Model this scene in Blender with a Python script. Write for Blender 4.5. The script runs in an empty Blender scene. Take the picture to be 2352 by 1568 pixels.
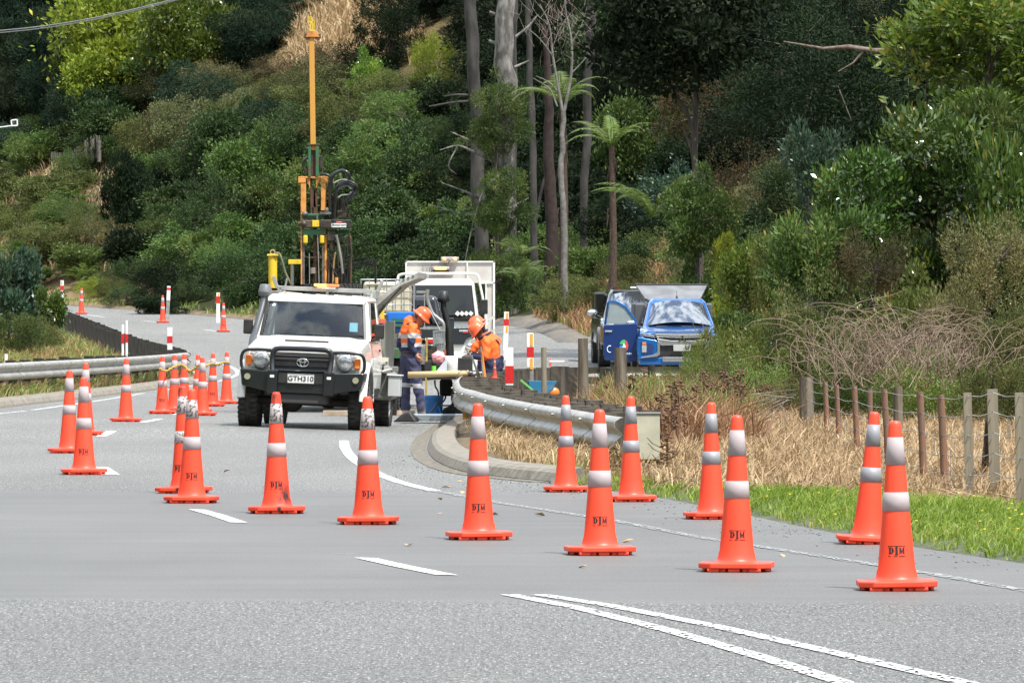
import bpy, bmesh, math, random
import numpy as np
from mathutils import Vector, Matrix, Euler
from math import sin, cos, pi, radians

scene = bpy.context.scene
COL = scene.collection
R = random.Random(7)

# ---------------------------------------------------------------- camera
CAMH = 1.42                      # metres above the road
FPX, CX, HY = 14500.0, 1176.0, 742.0   # focal length, centre and horizon of a 2352 px wide print
cam_data = bpy.data.cameras.new('camera')
cam = bpy.data.objects.new('camera', cam_data)
COL.objects.link(cam)
cam_data.sensor_width = 36.0
cam_data.lens = FPX / 2352.0 * 36.0
cam_data.clip_start = 0.5
cam_data.clip_end = 6000
cam.location = (0, 0, CAMH)
cam.rotation_euler = (radians(90) - math.atan(42.0 / FPX), 0, 0)
scene.camera = cam

# ---------------------------------------------------------------- world, sun, exposure
SUN_EL, SUN_AZ = 60.0, 140.0     # azimuth: degrees clockwise from +Y (away from the camera)
world = bpy.data.worlds.new('World')
scene.world = world
world.use_nodes = True
wn, wl = world.node_tree.nodes, world.node_tree.links
wn.clear()
w_out = wn.new('ShaderNodeOutputWorld')
w_bg = wn.new('ShaderNodeBackground')
w_sky = wn.new('ShaderNodeTexSky')
w_sky.sky_type = 'NISHITA'
w_sky.sun_disc = False
w_sky.sun_elevation = radians(SUN_EL)
w_sky.sun_rotation = radians(SUN_AZ)
w_bg.inputs['Strength'].default_value = 0.13
w_tc = wn.new('ShaderNodeTexCoord')
w_noise = wn.new('ShaderNodeTexNoise')
w_noise.inputs['Scale'].default_value = 8.5
w_noise.inputs['Detail'].default_value = 7
w_noise.inputs['Roughness'].default_value = 0.6
w_ramp = wn.new('ShaderNodeValToRGB')
w_ramp.color_ramp.elements[0].position = 0.43
w_ramp.color_ramp.elements[1].position = 0.57
w_mix = wn.new('ShaderNodeMixRGB')
w_mix.inputs['Color2'].default_value = (7.6, 7.9, 8.2, 1)    # sunlit cumulus
wl.new(w_tc.outputs['Generated'], w_noise.inputs['Vector'])
wl.new(w_noise.outputs['Fac'], w_ramp.inputs['Fac'])
wl.new(w_ramp.outputs['Color'], w_mix.inputs['Fac'])
wl.new(w_sky.outputs['Color'], w_mix.inputs['Color1'])
wl.new(w_mix.outputs['Color'], w_bg.inputs['Color'])
wl.new(w_bg.outputs['Background'], w_out.inputs['Surface'])

sun_data = bpy.data.lights.new('sun', 'SUN')
sun_data.energy = 3.0
sun_data.angle = radians(0.6)
sun_data.color = (1.0, 0.96, 0.89)
sun = bpy.data.objects.new('sun', sun_data)
COL.objects.link(sun)
_e, _a = radians(SUN_EL), radians(SUN_AZ)
to_sun = Vector((cos(_e) * sin(_a), cos(_e) * cos(_a), sin(_e)))
sun.rotation_euler = to_sun.to_track_quat('Z', 'Y').to_euler()

scene.view_settings.view_transform = 'Standard'
scene.view_settings.look = 'None'
scene.view_settings.exposure = 1.12
scene.view_settings.gamma = 1.0
scene.view_settings.use_curve_mapping = False
scene.cycles.max_bounces = 6
scene.cycles.transparent_max_bounces = 8
scene.cycles.diffuse_bounces = 3

# ---------------------------------------------------------------- small helpers
def W(px, py, d):
    """point at distance d that the print shows at px, py (used to measure the place)"""
    return Vector(((px - CX) / FPX * d, d, CAMH - (py - HY) / FPX * d))

def prop(o, label=None, cat=None, group=None, kind=None):
    if label: o['label'] = label
    if cat: o['category'] = cat
    if group: o['group'] = group
    if kind: o['kind'] = kind
    return o

def thing(name, label, cat, loc=(0, 0, 0), rz=0.0, group=None):
    o = bpy.data.objects.new(name, None)
    COL.objects.link(o)
    o.empty_display_size = 0.2
    o.location = loc
    o.rotation_euler = (0, 0, rz)
    return prop(o, label, cat, group)

def link(name, me, parent=None, loc=None):
    o = bpy.data.objects.new(name, me)
    COL.objects.link(o)
    if parent: o.parent = parent
    if loc is not None: o.location = loc
    return o

def copy_tree(o, parent=None):
    c = o.copy()
    COL.objects.link(c)
    c.parent = parent
    for ch in list(o.children):
        copy_tree(ch, c)
    return c

class MB:
    """collects shapes and links them as one mesh object"""
    def __init__(s):
        s.v, s.f, s.m, s.sm = [], [], [], []
    def add(s, vs, fs, m=0, smooth=False):
        n = len(s.v)
        s.v += [tuple(v) for v in vs]
        for f in fs:
            s.f.append(tuple(i + n for i in f)); s.m.append(m); s.sm.append(smooth)
        return s
    def box(s, c, d, m=0, rz=0.0, rx=0.0, ry=0.0):
        M = Euler((rx, ry, rz)).to_matrix()
        vs = [Vector(c) + M @ Vector((sx * d[0] / 2, sy * d[1] / 2, sz * d[2] / 2))
              for sz in (-1, 1) for sx, sy in ((-1, -1), (1, -1), (1, 1), (-1, 1))]
        return s.add(vs, [(3, 2, 1, 0), (4, 5, 6, 7), (0, 1, 5, 4), (1, 2, 6, 5), (2, 3, 7, 6), (3, 0, 4, 7)], m)
    def bx(s, x0, x1, y0, y1, z0, z1, m=0):
        return s.box(((x0 + x1) / 2, (y0 + y1) / 2, (z0 + z1) / 2), (x1 - x0, y1 - y0, z1 - z0), m)
    def hexa(s, p, m=0):
        return s.add(p, [(3, 2, 1, 0), (4, 5, 6, 7), (0, 1, 5, 4), (1, 2, 6, 5), (2, 3, 7, 6), (3, 0, 4, 7)], m)
    def bar(s, a, b, w, h, m=0):
        a, b = Vector(a), Vector(b)
        d = (b - a); L = d.length; d.normalize()
        up = Vector((0, 0, 1)) if abs(d.z) < 0.9 else Vector((0, 1, 0))
        sd = d.cross(up).normalized(); up = sd.cross(d)
        q = []
        for p in (a, b):
            q += [p - sd * w / 2 - up * h / 2, p + sd * w / 2 - up * h / 2, p + sd * w / 2 + up * h / 2, p - sd * w / 2 + up * h / 2]
        return s.hexa(q, m)
    def loft(s, rings, m=0, smooth=True, cap=True, closed=True):
        n = len(rings[0]); vs = [p for r in rings for p in r]; fs = []
        for i in range(len(rings) - 1):
            for j in range(n if closed else n - 1):
                k = (j + 1) % n
                fs.append((i * n + j, i * n + k, (i + 1) * n + k, (i + 1) * n + j))
        s.add(vs, fs, m, smooth)
        if cap:
            s.add(rings[0], [tuple(reversed(range(n)))], m)
            s.add(rings[-1], [tuple(range(n))], m)
        return s
    def tube(s, pts, r, n=8, m=0, cap=True, smooth=True, flat=1.0):
        pts = [Vector(p) for p in pts]
        rs = r if isinstance(r, (list, tuple)) else [r] * len(pts)
        rings = []
        ref = None
        for i, p in enumerate(pts):
            t = (pts[min(i + 1, len(pts) - 1)] - pts[max(i - 1, 0)]).normalized()
            if ref is None:
                ref = Vector((0, 0, 1)) if abs(t.z) < 0.9 else Vector((1, 0, 0))
            u = t.cross(ref).normalized(); v = u.cross(t).normalized(); ref = v
            rings.append([p + (u * cos(a) + v * sin(a) * flat) * rs[i] for a in [2 * pi * k / n for k in range(n)]])
        return s.loft(rings, m, smooth, cap)
    def cyl(s, a, b, r, r2=None, n=16, m=0):
        return s.tube([a, b], [r, r if r2 is None else r2], n, m)
    def lathe(s, prof, c=(0, 0, 0), n=24, m=0, axis='Z', smooth=True, cap=False):
        rings = []
        for r, h in prof:
            ring = []
            for k in range(n):
                a = 2 * pi * k / n
                p = (r * cos(a), r * sin(a), h)
                if axis == 'X': p = (h, r * cos(a), r * sin(a))
                elif axis == 'Y': p = (r * sin(a), h, r * cos(a))
                ring.append(Vector(c) + Vector(p))
            rings.append(ring)
        return s.loft(rings, m, smooth, cap)
    def prism(s, poly, y0, y1, m=0, plane='XZ'):
        """polygon in the XZ (or XY) plane, thick along the other axis"""
        n = len(poly)
        if plane == 'XZ':
            a = [(p[0], y0, p[1]) for p in poly]; b = [(p[0], y1, p[1]) for p in poly]
        elif plane == 'YZ':
            a = [(y0, p[0], p[1]) for p in poly]; b = [(y1, p[0], p[1]) for p in poly]
        else:
            a = [(p[0], p[1], y0) for p in poly]; b = [(p[0], p[1], y1) for p in poly]
        s.add(a + b, [tuple(range(n)), tuple(range(2 * n - 1, n - 1, -1))] +
              [(j, n + j, n + (j + 1) % n, (j + 1) % n) for j in range(n)], m)
        return s
    def ball(s, c, r, m=0, n=12, k=8):
        r = r if isinstance(r, (tuple, list)) else (r, r, r)
        rings = []
        for i in range(k + 1):
            t = pi * (i / k) ; t = min(max(t, 0.02), pi - 0.02)
            rings.append([(c[0] + r[0] * sin(t) * cos(2 * pi * j / n), c[1] + r[1] * sin(t) * sin(2 * pi * j / n), c[2] - r[2] * cos(t)) for j in range(n)])
        return s.loft(rings, m, True, True)
    def mesh(s, name, mats):
        me = bpy.data.meshes.new(name)
        me.from_pydata(s.v, [], s.f)
        for mm in (mats if isinstance(mats, (list, tuple)) else [mats]):
            me.materials.append(mm)
        me.polygons.foreach_set('material_index', s.m)
        me.polygons.foreach_set('use_smooth', s.sm)
        me.update()
        bm = bmesh.new(); bm.from_mesh(me)
        bmesh.ops.recalc_face_normals(bm, faces=bm.faces)
        bm.to_mesh(me); bm.free()
        return me
    def build(s, name, mats, parent=None, bevel=0.0, seg=2, loc=None, rot=None):
        o = link(name, s.mesh(name, mats), parent, loc)
        if rot: o.rotation_euler = rot
        if bevel:
            b = o.modifiers.new('bevel', 'BEVEL'); b.width = bevel; b.segments = seg; b.limit_method = 'ANGLE'
            b.angle_limit = radians(35); b.harden_normals = False
            for p in o.data.polygons: p.use_smooth = True
            w = o.modifiers.new('wn', 'WEIGHTED_NORMAL')
        return o

def arr_mesh(name, V, F, mats, rnd=None, smooth=False, mi=None):
    """numpy arrays to mesh; F is (n,k). rnd: one value per face"""
    me = bpy.data.meshes.new(name)
    nf, k = F.shape
    me.vertices.add(len(V)); me.vertices.foreach_set('co', np.asarray(V, np.float32).ravel())
    me.loops.add(nf * k); me.loops.foreach_set('vertex_index', F.astype(np.int32).ravel())
    me.polygons.add(nf)
    me.polygons.foreach_set('loop_start', (np.arange(nf) * k).astype(np.int32))
    me.polygons.foreach_set('loop_total', np.full(nf, k, np.int32))
    for mm in (mats if isinstance(mats, (list, tuple)) else [mats]): me.materials.append(mm)
    if mi is not None: me.polygons.foreach_set('material_index', mi.astype(np.int32))
    if smooth: me.polygons.foreach_set('use_smooth', np.ones(nf, bool))
    me.update(calc_edges=True)
    if rnd is not None:
        at = me.attributes.new('rnd', 'FLOAT', 'FACE'); at.data.foreach_set('value', np.asarray(rnd, np.float32))
    return me

# ---------------------------------------------------------------- materials
_M = {}
def mat(name, col, rough=0.5, metal=0.0, col2=None, nscale=8.0, ndet=4.0, nlo=0.35, nhi=0.65, bump=0.0, bscale=None,
        bdist=0.01, spec=0.5, coat=0.0, emit=None, estr=0.0, alpha=1.0, coord='Object', stretch=None, trans=0.0):
    if name in _M: return _M[name]
    m = bpy.data.materials.new(name); _M[name] = m
    m.use_nodes = True
    nt = m.node_tree; N, L = nt.nodes, nt.links
    b = N['Principled BSDF']
    b.inputs['Base Color'].default_value = (*col, 1)
    b.inputs['Roughness'].default_value = rough
    b.inputs['Metallic'].default_value = metal
    b.inputs['Specular IOR Level'].default_value = spec
    b.inputs['Coat Weight'].default_value = coat
    b.inputs['Coat Roughness'].default_value = 0.06
    b.inputs['Transmission Weight'].default_value = trans
    if emit:
        b.inputs['Emission Color'].default_value = (*emit, 1)
        b.inputs['Emission Strength'].default_value = estr
    b.inputs['Alpha'].default_value = alpha
    if col2 or bump:
        if coord == 'World':
            g = N.new('ShaderNodeNewGeometry'); src = g.outputs['Position']
        else:
            g = N.new('ShaderNodeTexCoord'); src = g.outputs['Object']
        if stretch:
            mp = N.new('ShaderNodeMapping'); mp.inputs['Scale'].default_value = stretch
            L.new(src, mp.inputs['Vector']); src = mp.outputs['Vector']
        if col2:
            n = N.new('ShaderNodeTexNoise'); n.inputs['Scale'].default_value = nscale; n.inputs['Detail'].default_value = ndet
            L.new(src, n.inputs['Vector'])
            r = N.new('ShaderNodeMapRange'); r.inputs['From Min'].default_value = nlo; r.inputs['From Max'].default_value = nhi
            L.new(n.outputs['Fac'], r.inputs['Value'])
            mx = N.new('ShaderNodeMixRGB'); mx.inputs['Color1'].default_value = (*col, 1); mx.inputs['Color2'].default_value = (*col2, 1)
            L.new(r.outputs['Result'], mx.inputs['Fac']); L.new(mx.outputs['Color'], b.inputs['Base Color'])
        if bump:
            n2 = N.new('ShaderNodeTexNoise'); n2.inputs['Scale'].default_value = bscale or nscale; n2.inputs['Detail'].default_value = 5
            L.new(src, n2.inputs['Vector'])
            bp = N.new('ShaderNodeBump'); bp.inputs['Strength'].default_value = bump; bp.inputs['Distance'].default_value = bdist
            L.new(n2.outputs['Fac'], bp.inputs['Height']); L.new(bp.outputs['Normal'], b.inputs['Normal'])
    return m

def leaf_mat(name, c1, c2, c3=None, rough=0.45, tr=0.3, spec=0.5, big=0.0):
    """leaves: colour varies leaf by leaf (c1..c2, a few c3), light passes through"""
    m = bpy.data.materials.new(name); _M[name] = m
    m.use_nodes = True
    nt = m.node_tree; N, L = nt.nodes, nt.links
    b = N['Principled BSDF']; out = N['Material Output']
    b.inputs['Roughness'].default_value = rough
    b.inputs['Specular IOR Level'].default_value = spec
    at = N.new('ShaderNodeAttribute'); at.attribute_name = 'rnd'
    ob = N.new('ShaderNodeObjectInfo')
    rp = N.new('ShaderNodeValToRGB')
    e = rp.color_ramp.elements
    e[0].position = 0.0; e[0].color = (*c1, 1)
    e[1].position = 0.86; e[1].color = (*c2, 1)
    if c3:
        x = e.new(0.965); x.color = (*c3, 1)
    L.new(at.outputs['Fac'], rp.inputs['Fac'])
    hs = N.new('ShaderNodeHueSaturation')
    mr = N.new('ShaderNodeMapRange'); mr.inputs['To Min'].default_value = 0.72; mr.inputs['To Max'].default_value = 1.3
    mh = N.new('ShaderNodeMapRange'); mh.inputs['To Min'].default_value = 0.487; mh.inputs['To Max'].default_value = 0.513
    L.new(ob.outputs['Random'], mr.inputs['Value']); L.new(mr.outputs['Result'], hs.inputs['Value'])
    L.new(ob.outputs['Random'], mh.inputs['Value']); L.new(mh.outputs['Result'], hs.inputs['Hue'])
    L.new(rp.outputs['Color'], hs.inputs['Color'])
    L.new(hs.outputs['Color'], b.inputs['Base Color'])
    t = N.new('ShaderNodeBsdfTranslucent'); L.new(hs.outputs['Color'], t.inputs['Color'])
    mx = N.new('ShaderNodeMixShader'); mx.inputs['Fac'].default_value = tr
    L.new(b.outputs['BSDF'], mx.inputs[1]); L.new(t.outputs['BSDF'], mx.inputs[2]); L.new(mx.outputs['Shader'], out.inputs['Surface'])
    return m

def glass_mat(name, tint=(0.75, 0.85, 0.85), clear=0.6, rough=0.02, ior=1.6):
    m = bpy.data.materials.new(name); _M[name] = m
    m.use_nodes = True
    nt = m.node_tree; N, L = nt.nodes, nt.links
    out = N['Material Output']; N.remove(N['Principled BSDF'])
    t = N.new('ShaderNodeBsdfTransparent'); t.inputs['Color'].default_value = (*[c * clear for c in tint], 1)
    g = N.new('ShaderNodeBsdfGlossy'); g.inputs['Roughness'].default_value = rough
    f = N.new('ShaderNodeFresnel'); f.inputs['IOR'].default_value = ior
    mx = N.new('ShaderNodeMixShader')
    L.new(f.outputs['Fac'], mx.inputs['Fac']); L.new(t.outputs['BSDF'], mx.inputs[1]); L.new(g.outputs['BSDF'], mx.inputs[2])
    L.new(mx.outputs['Shader'], out.inputs['Surface'])
    return m

def text_mesh(txt, size, material, name='lettering', depth=0.002, align='CENTER', bold=0.0):
    """lettering as a thin solid; lies in the XZ plane facing -Y"""
    cu = bpy.data.curves.new(name, 'FONT'); cu.body = txt; cu.size = size; cu.align_x = align; cu.align_y = 'CENTER'
    cu.extrude = depth; cu.offset = bold; cu.resolution_u = 3
    o = bpy.data.objects.new(name, cu); COL.objects.link(o)
    dg = bpy.context.evaluated_depsgraph_get()
    me = bpy.data.meshes.new_from_object(o.evaluated_get(dg))
    bpy.data.objects.remove(o); bpy.data.curves.remove(cu)
    me.transform(Matrix.Rotation(pi / 2, 4, 'X'))
    me.materials.clear(); me.materials.append(material)
    me.name = name
    return me

# ---------------------------------------------------------------- the lie of the land
def softplus(v, k):
    v = np.asarray(v, float) / k
    return k * np.where(v > 20, v, np.log1p(np.exp(np.minimum(v, 20))))
def sstep(a, b, v):
    t = np.clip((np.asarray(v, float) - a) / (b - a), 0, 1)
    return t * t * (3 - 2 * t)

def Gp(x, y):
    """height of the road plane"""
    x = np.asarray(x, float); y = np.asarray(y, float)
    zl = 0.0235 * softplus(y - 153, 8.0)
    zr = 0.030 * softplus(y - 128, 3.0)
    w = sstep(-3.5, 0.5, x) * (1 - sstep(175, 215, y))
    z = zl * (1 - w) + zr * w
    z = z - 0.038 * np.clip(x + 2.7, -1.0, 1.0) * np.exp(-((y - 85) / 4.5) ** 2)
    return z

ROAD_ROWS = [((-11, -8), (11, -8)), ((-10, 15), (7.0, 15)), ((-9, 25), (5.3, 25)), ((-8.4, 33.6), (3.7, 33.6)), ((-8.2, 41), (2.35, 41.5)),
             ((-8.2, 50), (1.25, 51)), ((-8.6, 56), (.42, 55.5)), ((-8.8, 60), (-.40, 60)), ((-9.0, 70), (-.86, 70)), ((-9.1, 80), (-.94, 80)), ((-9.05, 90), (-.78, 90)),
             ((-8.75, 105), (1.0, 103)), ((-8.1, 124), (1.5, 120)), ((-7.25, 142), (1.5, 138)), ((-6.9, 147), (1.5, 146)), ((-7.3, 152), (1.2, 158)), ((-8.6, 161), (.2, 172)),
             ((-10.8, 176), (-2.9, 193)), ((-13.3, 196), (-8.5, 216)), ((-17.2, 217), (-17.0, 241)), ((-24, 236), (-30, 262)), ((-40, 255), (-48, 285))]
SIDE_ROWS = [((-.9, 95.0), (-2.2, 108)), ((.2, 100.2), (-2.0, 150)), ((1.2, 102.5), (.9, 159)), ((3, 103.6), (3.4, 156.5)), ((5.0, 108), (5.4, 148))]

def dense(pts, step):
    out = []
    for a, b in zip(pts[:-1], pts[1:]):
        n = max(1, int(math.ceil(math.dist(a, b) / step)))
        for i in range(n):
            out.append((a[0] + (b[0] - a[0]) * i / n, a[1] + (b[1] - a[1]) * i / n))
    out.append(tuple(pts[-1]))
    return out
def catmull(P, per=8):
    P = [np.array(p, float) for p in P]
    Q = [2 * P[0] - P[1]] + P + [2 * P[-1] - P[-2]]
    out = []
    for i in range(1, len(Q) - 2):
        for k in range(per):
            t = k / per
            a, b, c, d = Q[i - 1:i + 3]
            out.append(0.5 * (2 * b + (c - a) * t + (2 * a - 5 * b + 4 * c - d) * t * t + (3 * b - a - 3 * c + d) * t ** 3))
    out.append(P[-1])
    return [tuple(p) for p in out]

def inpoly(x, y, poly):
    x = np.asarray(x, float); y = np.asarray(y, float)
    c = np.zeros(x.shape, bool)
    n = len(poly); j = n - 1
    for i in range(n):
        xi, yi = poly[i]; xj, yj = poly[j]
        if yi != yj:
            c ^= ((yi > y) != (yj > y)) & (x < (xj - xi) * (y - yi) / (yj - yi) + xi)
        j = i
    return c
def pdist(x, y, line):
    x = np.asarray(x, float); y = np.asarray(y, float)
    best = np.full(x.shape, 1e9)
    for (ax, ay), (bx, by) in zip(line[:-1], line[1:]):
        dx, dy = bx - ax, by - ay
        t = np.clip(((x - ax) * dx + (y - ay) * dy) / (dx * dx + dy * dy + 1e-9), 0, 1)
        best = np.minimum(best, np.hypot(x - ax - t * dx, y - ay - t * dy))
    return best

ROAD_L = catmull([r[0] for r in ROAD_ROWS], 6)
ROAD_R = catmull([r[1] for r in ROAD_ROWS], 6)
ROAD_POLY = ROAD_L + ROAD_R[::-1]
SIDE_L = catmull([r[0] for r in SIDE_ROWS], 6)
SIDE_R = catmull([r[1] for r in SIDE_ROWS], 6)
SIDE_POLY = SIDE_L + SIDE_R[::-1]
BANK = [(-90, 330), (-48, 292), (-30, 268), (-17.5, 247), (-8.7, 221), (-2.6, 200), (-.2, 182), (.4, 170), (2, 163), (4.2, 160), (5.9, 150), (5.7, 130),
        (4.9, 112), (4.6, 98), (5.4, 89), (7.2, 84.5), (10, 82), (18, 76), (34, 56), (80, 20)]
VALLEY = BANK + [(80, -60), (-90, -60)]

def roadness(x, y):
    d = np.minimum(pdist(x, y, ROAD_POLY + ROAD_POLY[:1]), pdist(x, y, SIDE_POLY + SIDE_POLY[:1]))
    ins = inpoly(x, y, ROAD_POLY) | inpoly(x, y, SIDE_POLY)
    return np.where(ins, -d, d)
def hillf(x, y):
    t = np.where(inpoly(x, y, VALLEY), 0.0, pdist(x, y, BANK))
    s = softplus(t - 1.2, 0.5) - softplus(-1.2, 0.5)
    h = 0.60 * s - 0.22 * softplus(s - 45, 6)
    h = np.minimum(h, 60)
    return h + np.where(s > 0.5, 0.5 * np.sin(x * 0.31 + y * 0.11) * np.minimum(s / 8, 1) + 0.3 * np.sin(x * 0.9 - y * 0.23) * np.minimum(s / 8, 1), 0)
def Gt(x, y, rd=None):
    """height of the ground (earth, grass)"""
    x = np.asarray(x, float); y = np.asarray(y, float)
    if rd is None: rd = roadness(x, y)
    lip = np.where(y > 57, 0.11, 0.035)
    z = Gp(x, y) - 0.06 + (0.06 + lip) * sstep(0.0, 0.55, rd)
    z = z + 0.03 * np.sin(x * 2.1 + 1.3 * np.sin(y * .7)) * np.sin(y * 1.1) * sstep(0.6, 2.0, rd)
    return z + hillf(x, y)
def gz(x, y):
    return float(Gt(np.array([x]), np.array([y]))[0])
def rz_(x, y):
    return float(Gp(x, y))

def march(px, py, d0=40.0, d1=420.0):
    """where the line of sight through a spot of the print meets the ground"""
    d = np.arange(d0, d1, 0.5)
    x = (px - CX) / FPX * d; z = CAMH - (py - HY) / FPX * d
    g = Gt(x, d)
    k = np.nonzero(z <= g)[0]
    return float(d[k[0]]) if len(k) else 400.0
# ---------------------------------------------------------------- ground sheet
def ground_mat():
    m = bpy.data.materials.new('ground_earth'); m.use_nodes = True
    nt = m.node_tree; N, L = nt.nodes, nt.links
    b = N['Principled BSDF']; b.inputs['Roughness'].default_value = 0.95; b.inputs['Specular IOR Level'].default_value = 0.1
    a = N.new('ShaderNodeAttribute'); a.attribute_name = 'soil'
    g = N.new('ShaderNodeNewGeometry')
    n = N.new('ShaderNodeTexNoise'); n.inputs['Scale'].default_value = 5; n.inputs['Detail'].default_value = 8; n.inputs['Roughness'].default_value = 0.7
    L.new(g.outputs['Position'], n.inputs['Vector'])
    r = N.new('ShaderNodeMapRange'); r.inputs['From Min'].default_value = .3; r.inputs['From Max'].default_value = .7
    r.inputs['To Min'].default_value = 0.55; r.inputs['To Max'].default_value = 1.35
    L.new(n.outputs['Fac'], r.inputs['Value'])
    mx = N.new('ShaderNodeMixRGB'); mx.blend_type = 'MULTIPLY'; mx.inputs['Fac'].default_value = 1
    L.new(a.outputs['Color'], mx.inputs['Color1']); L.new(r.outputs['Result'], mx.inputs['Color2'])
    L.new(mx.outputs['Color'], b.inputs['Base Color'])
    bp = N.new('ShaderNodeBump'); bp.inputs['Strength'].default_value = .8; bp.inputs['Distance'].default_value = .05
    L.new(n.outputs['Fac'], bp.inputs['Height']); L.new(bp.outputs['Normal'], b.inputs['Normal'])
    return m

def axis(parts):
    out = []
    for a, b, s in parts:
        out += list(np.arange(a, b, s))
    return np.array(out + [parts[-1][1]])
gx = axis([(-1500, -200, 130), (-200, -60, 20), (-60, -20, 2.5), (-20, 16, .4), (16, 60, 2.5), (60, 200, 20), (200, 1500, 130)])
gy = axis([(-200, 0, 25), (0, 30, 3), (30, 175, .4), (175, 270, .6), (270, 420, 5), (420, 1000, 60), (1000, 3000, 400)])
X, Y = np.meshgrid(gx, gy)
Xf, Yf = X.ravel(), Y.ravel()
rd_all = roadness(Xf, Yf)
Z = Gt(Xf, Yf, rd_all)
nx, ny = len(gx), len(gy)
ii = (np.arange(ny - 1)[:, None] * nx + np.arange(nx - 1)[None, :]).ravel()
F = np.stack([ii, ii + 1, ii + nx + 1, ii + nx], 1)
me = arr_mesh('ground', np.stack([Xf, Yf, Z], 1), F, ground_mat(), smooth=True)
# soil colours: what grows or lies there
def mixc(a, b, t): return a * (1 - t[:, None]) + b * t[:, None]
hl = hillf(Xf, Yf)
wob = np.sin(Xf * 1.7) * .5 + np.sin(Yf * .9 + Xf) * .5
c = np.tile(np.array([.20, .145, .075]), (len(Xf), 1))                      # dry grass and litter
c = mixc(c, np.array([.075, .11, .022]), sstep(.2, -.1, (Yf - (56.5 - 2.4 * Xf)) / 6 + wob * .1) * (Yf < 62))   # green verge
c = mixc(c, np.array([.012, .017, .006]), sstep(.3, 1.6, hl))                  # leaf litter, with the shade under the bush put into its colour
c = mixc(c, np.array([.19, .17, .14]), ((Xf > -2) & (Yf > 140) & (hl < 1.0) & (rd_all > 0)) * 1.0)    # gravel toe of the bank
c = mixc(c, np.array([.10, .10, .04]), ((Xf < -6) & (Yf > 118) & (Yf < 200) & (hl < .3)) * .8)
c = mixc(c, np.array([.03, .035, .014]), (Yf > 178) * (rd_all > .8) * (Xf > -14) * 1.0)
tan = np.exp(-(((Xf + 6.9) / 3.0) ** 2)) * sstep(228, 236, Yf) * sstep(8, 10.5, hl)
c = mixc(c, np.array([.36, .25, .12]), np.clip(tan * 1.6, 0, 1))
c = mixc(c, np.array([.13, .125, .12]), sstep(.5, .1, rd_all) * sstep(-.3, 0, rd_all))
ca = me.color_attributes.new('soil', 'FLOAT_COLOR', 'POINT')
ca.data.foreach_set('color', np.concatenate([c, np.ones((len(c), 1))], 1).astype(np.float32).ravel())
ground = link('ground', me); prop(ground, 'dry earth and grassy ground rising to the bush covered bank', kind='structure')

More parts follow.
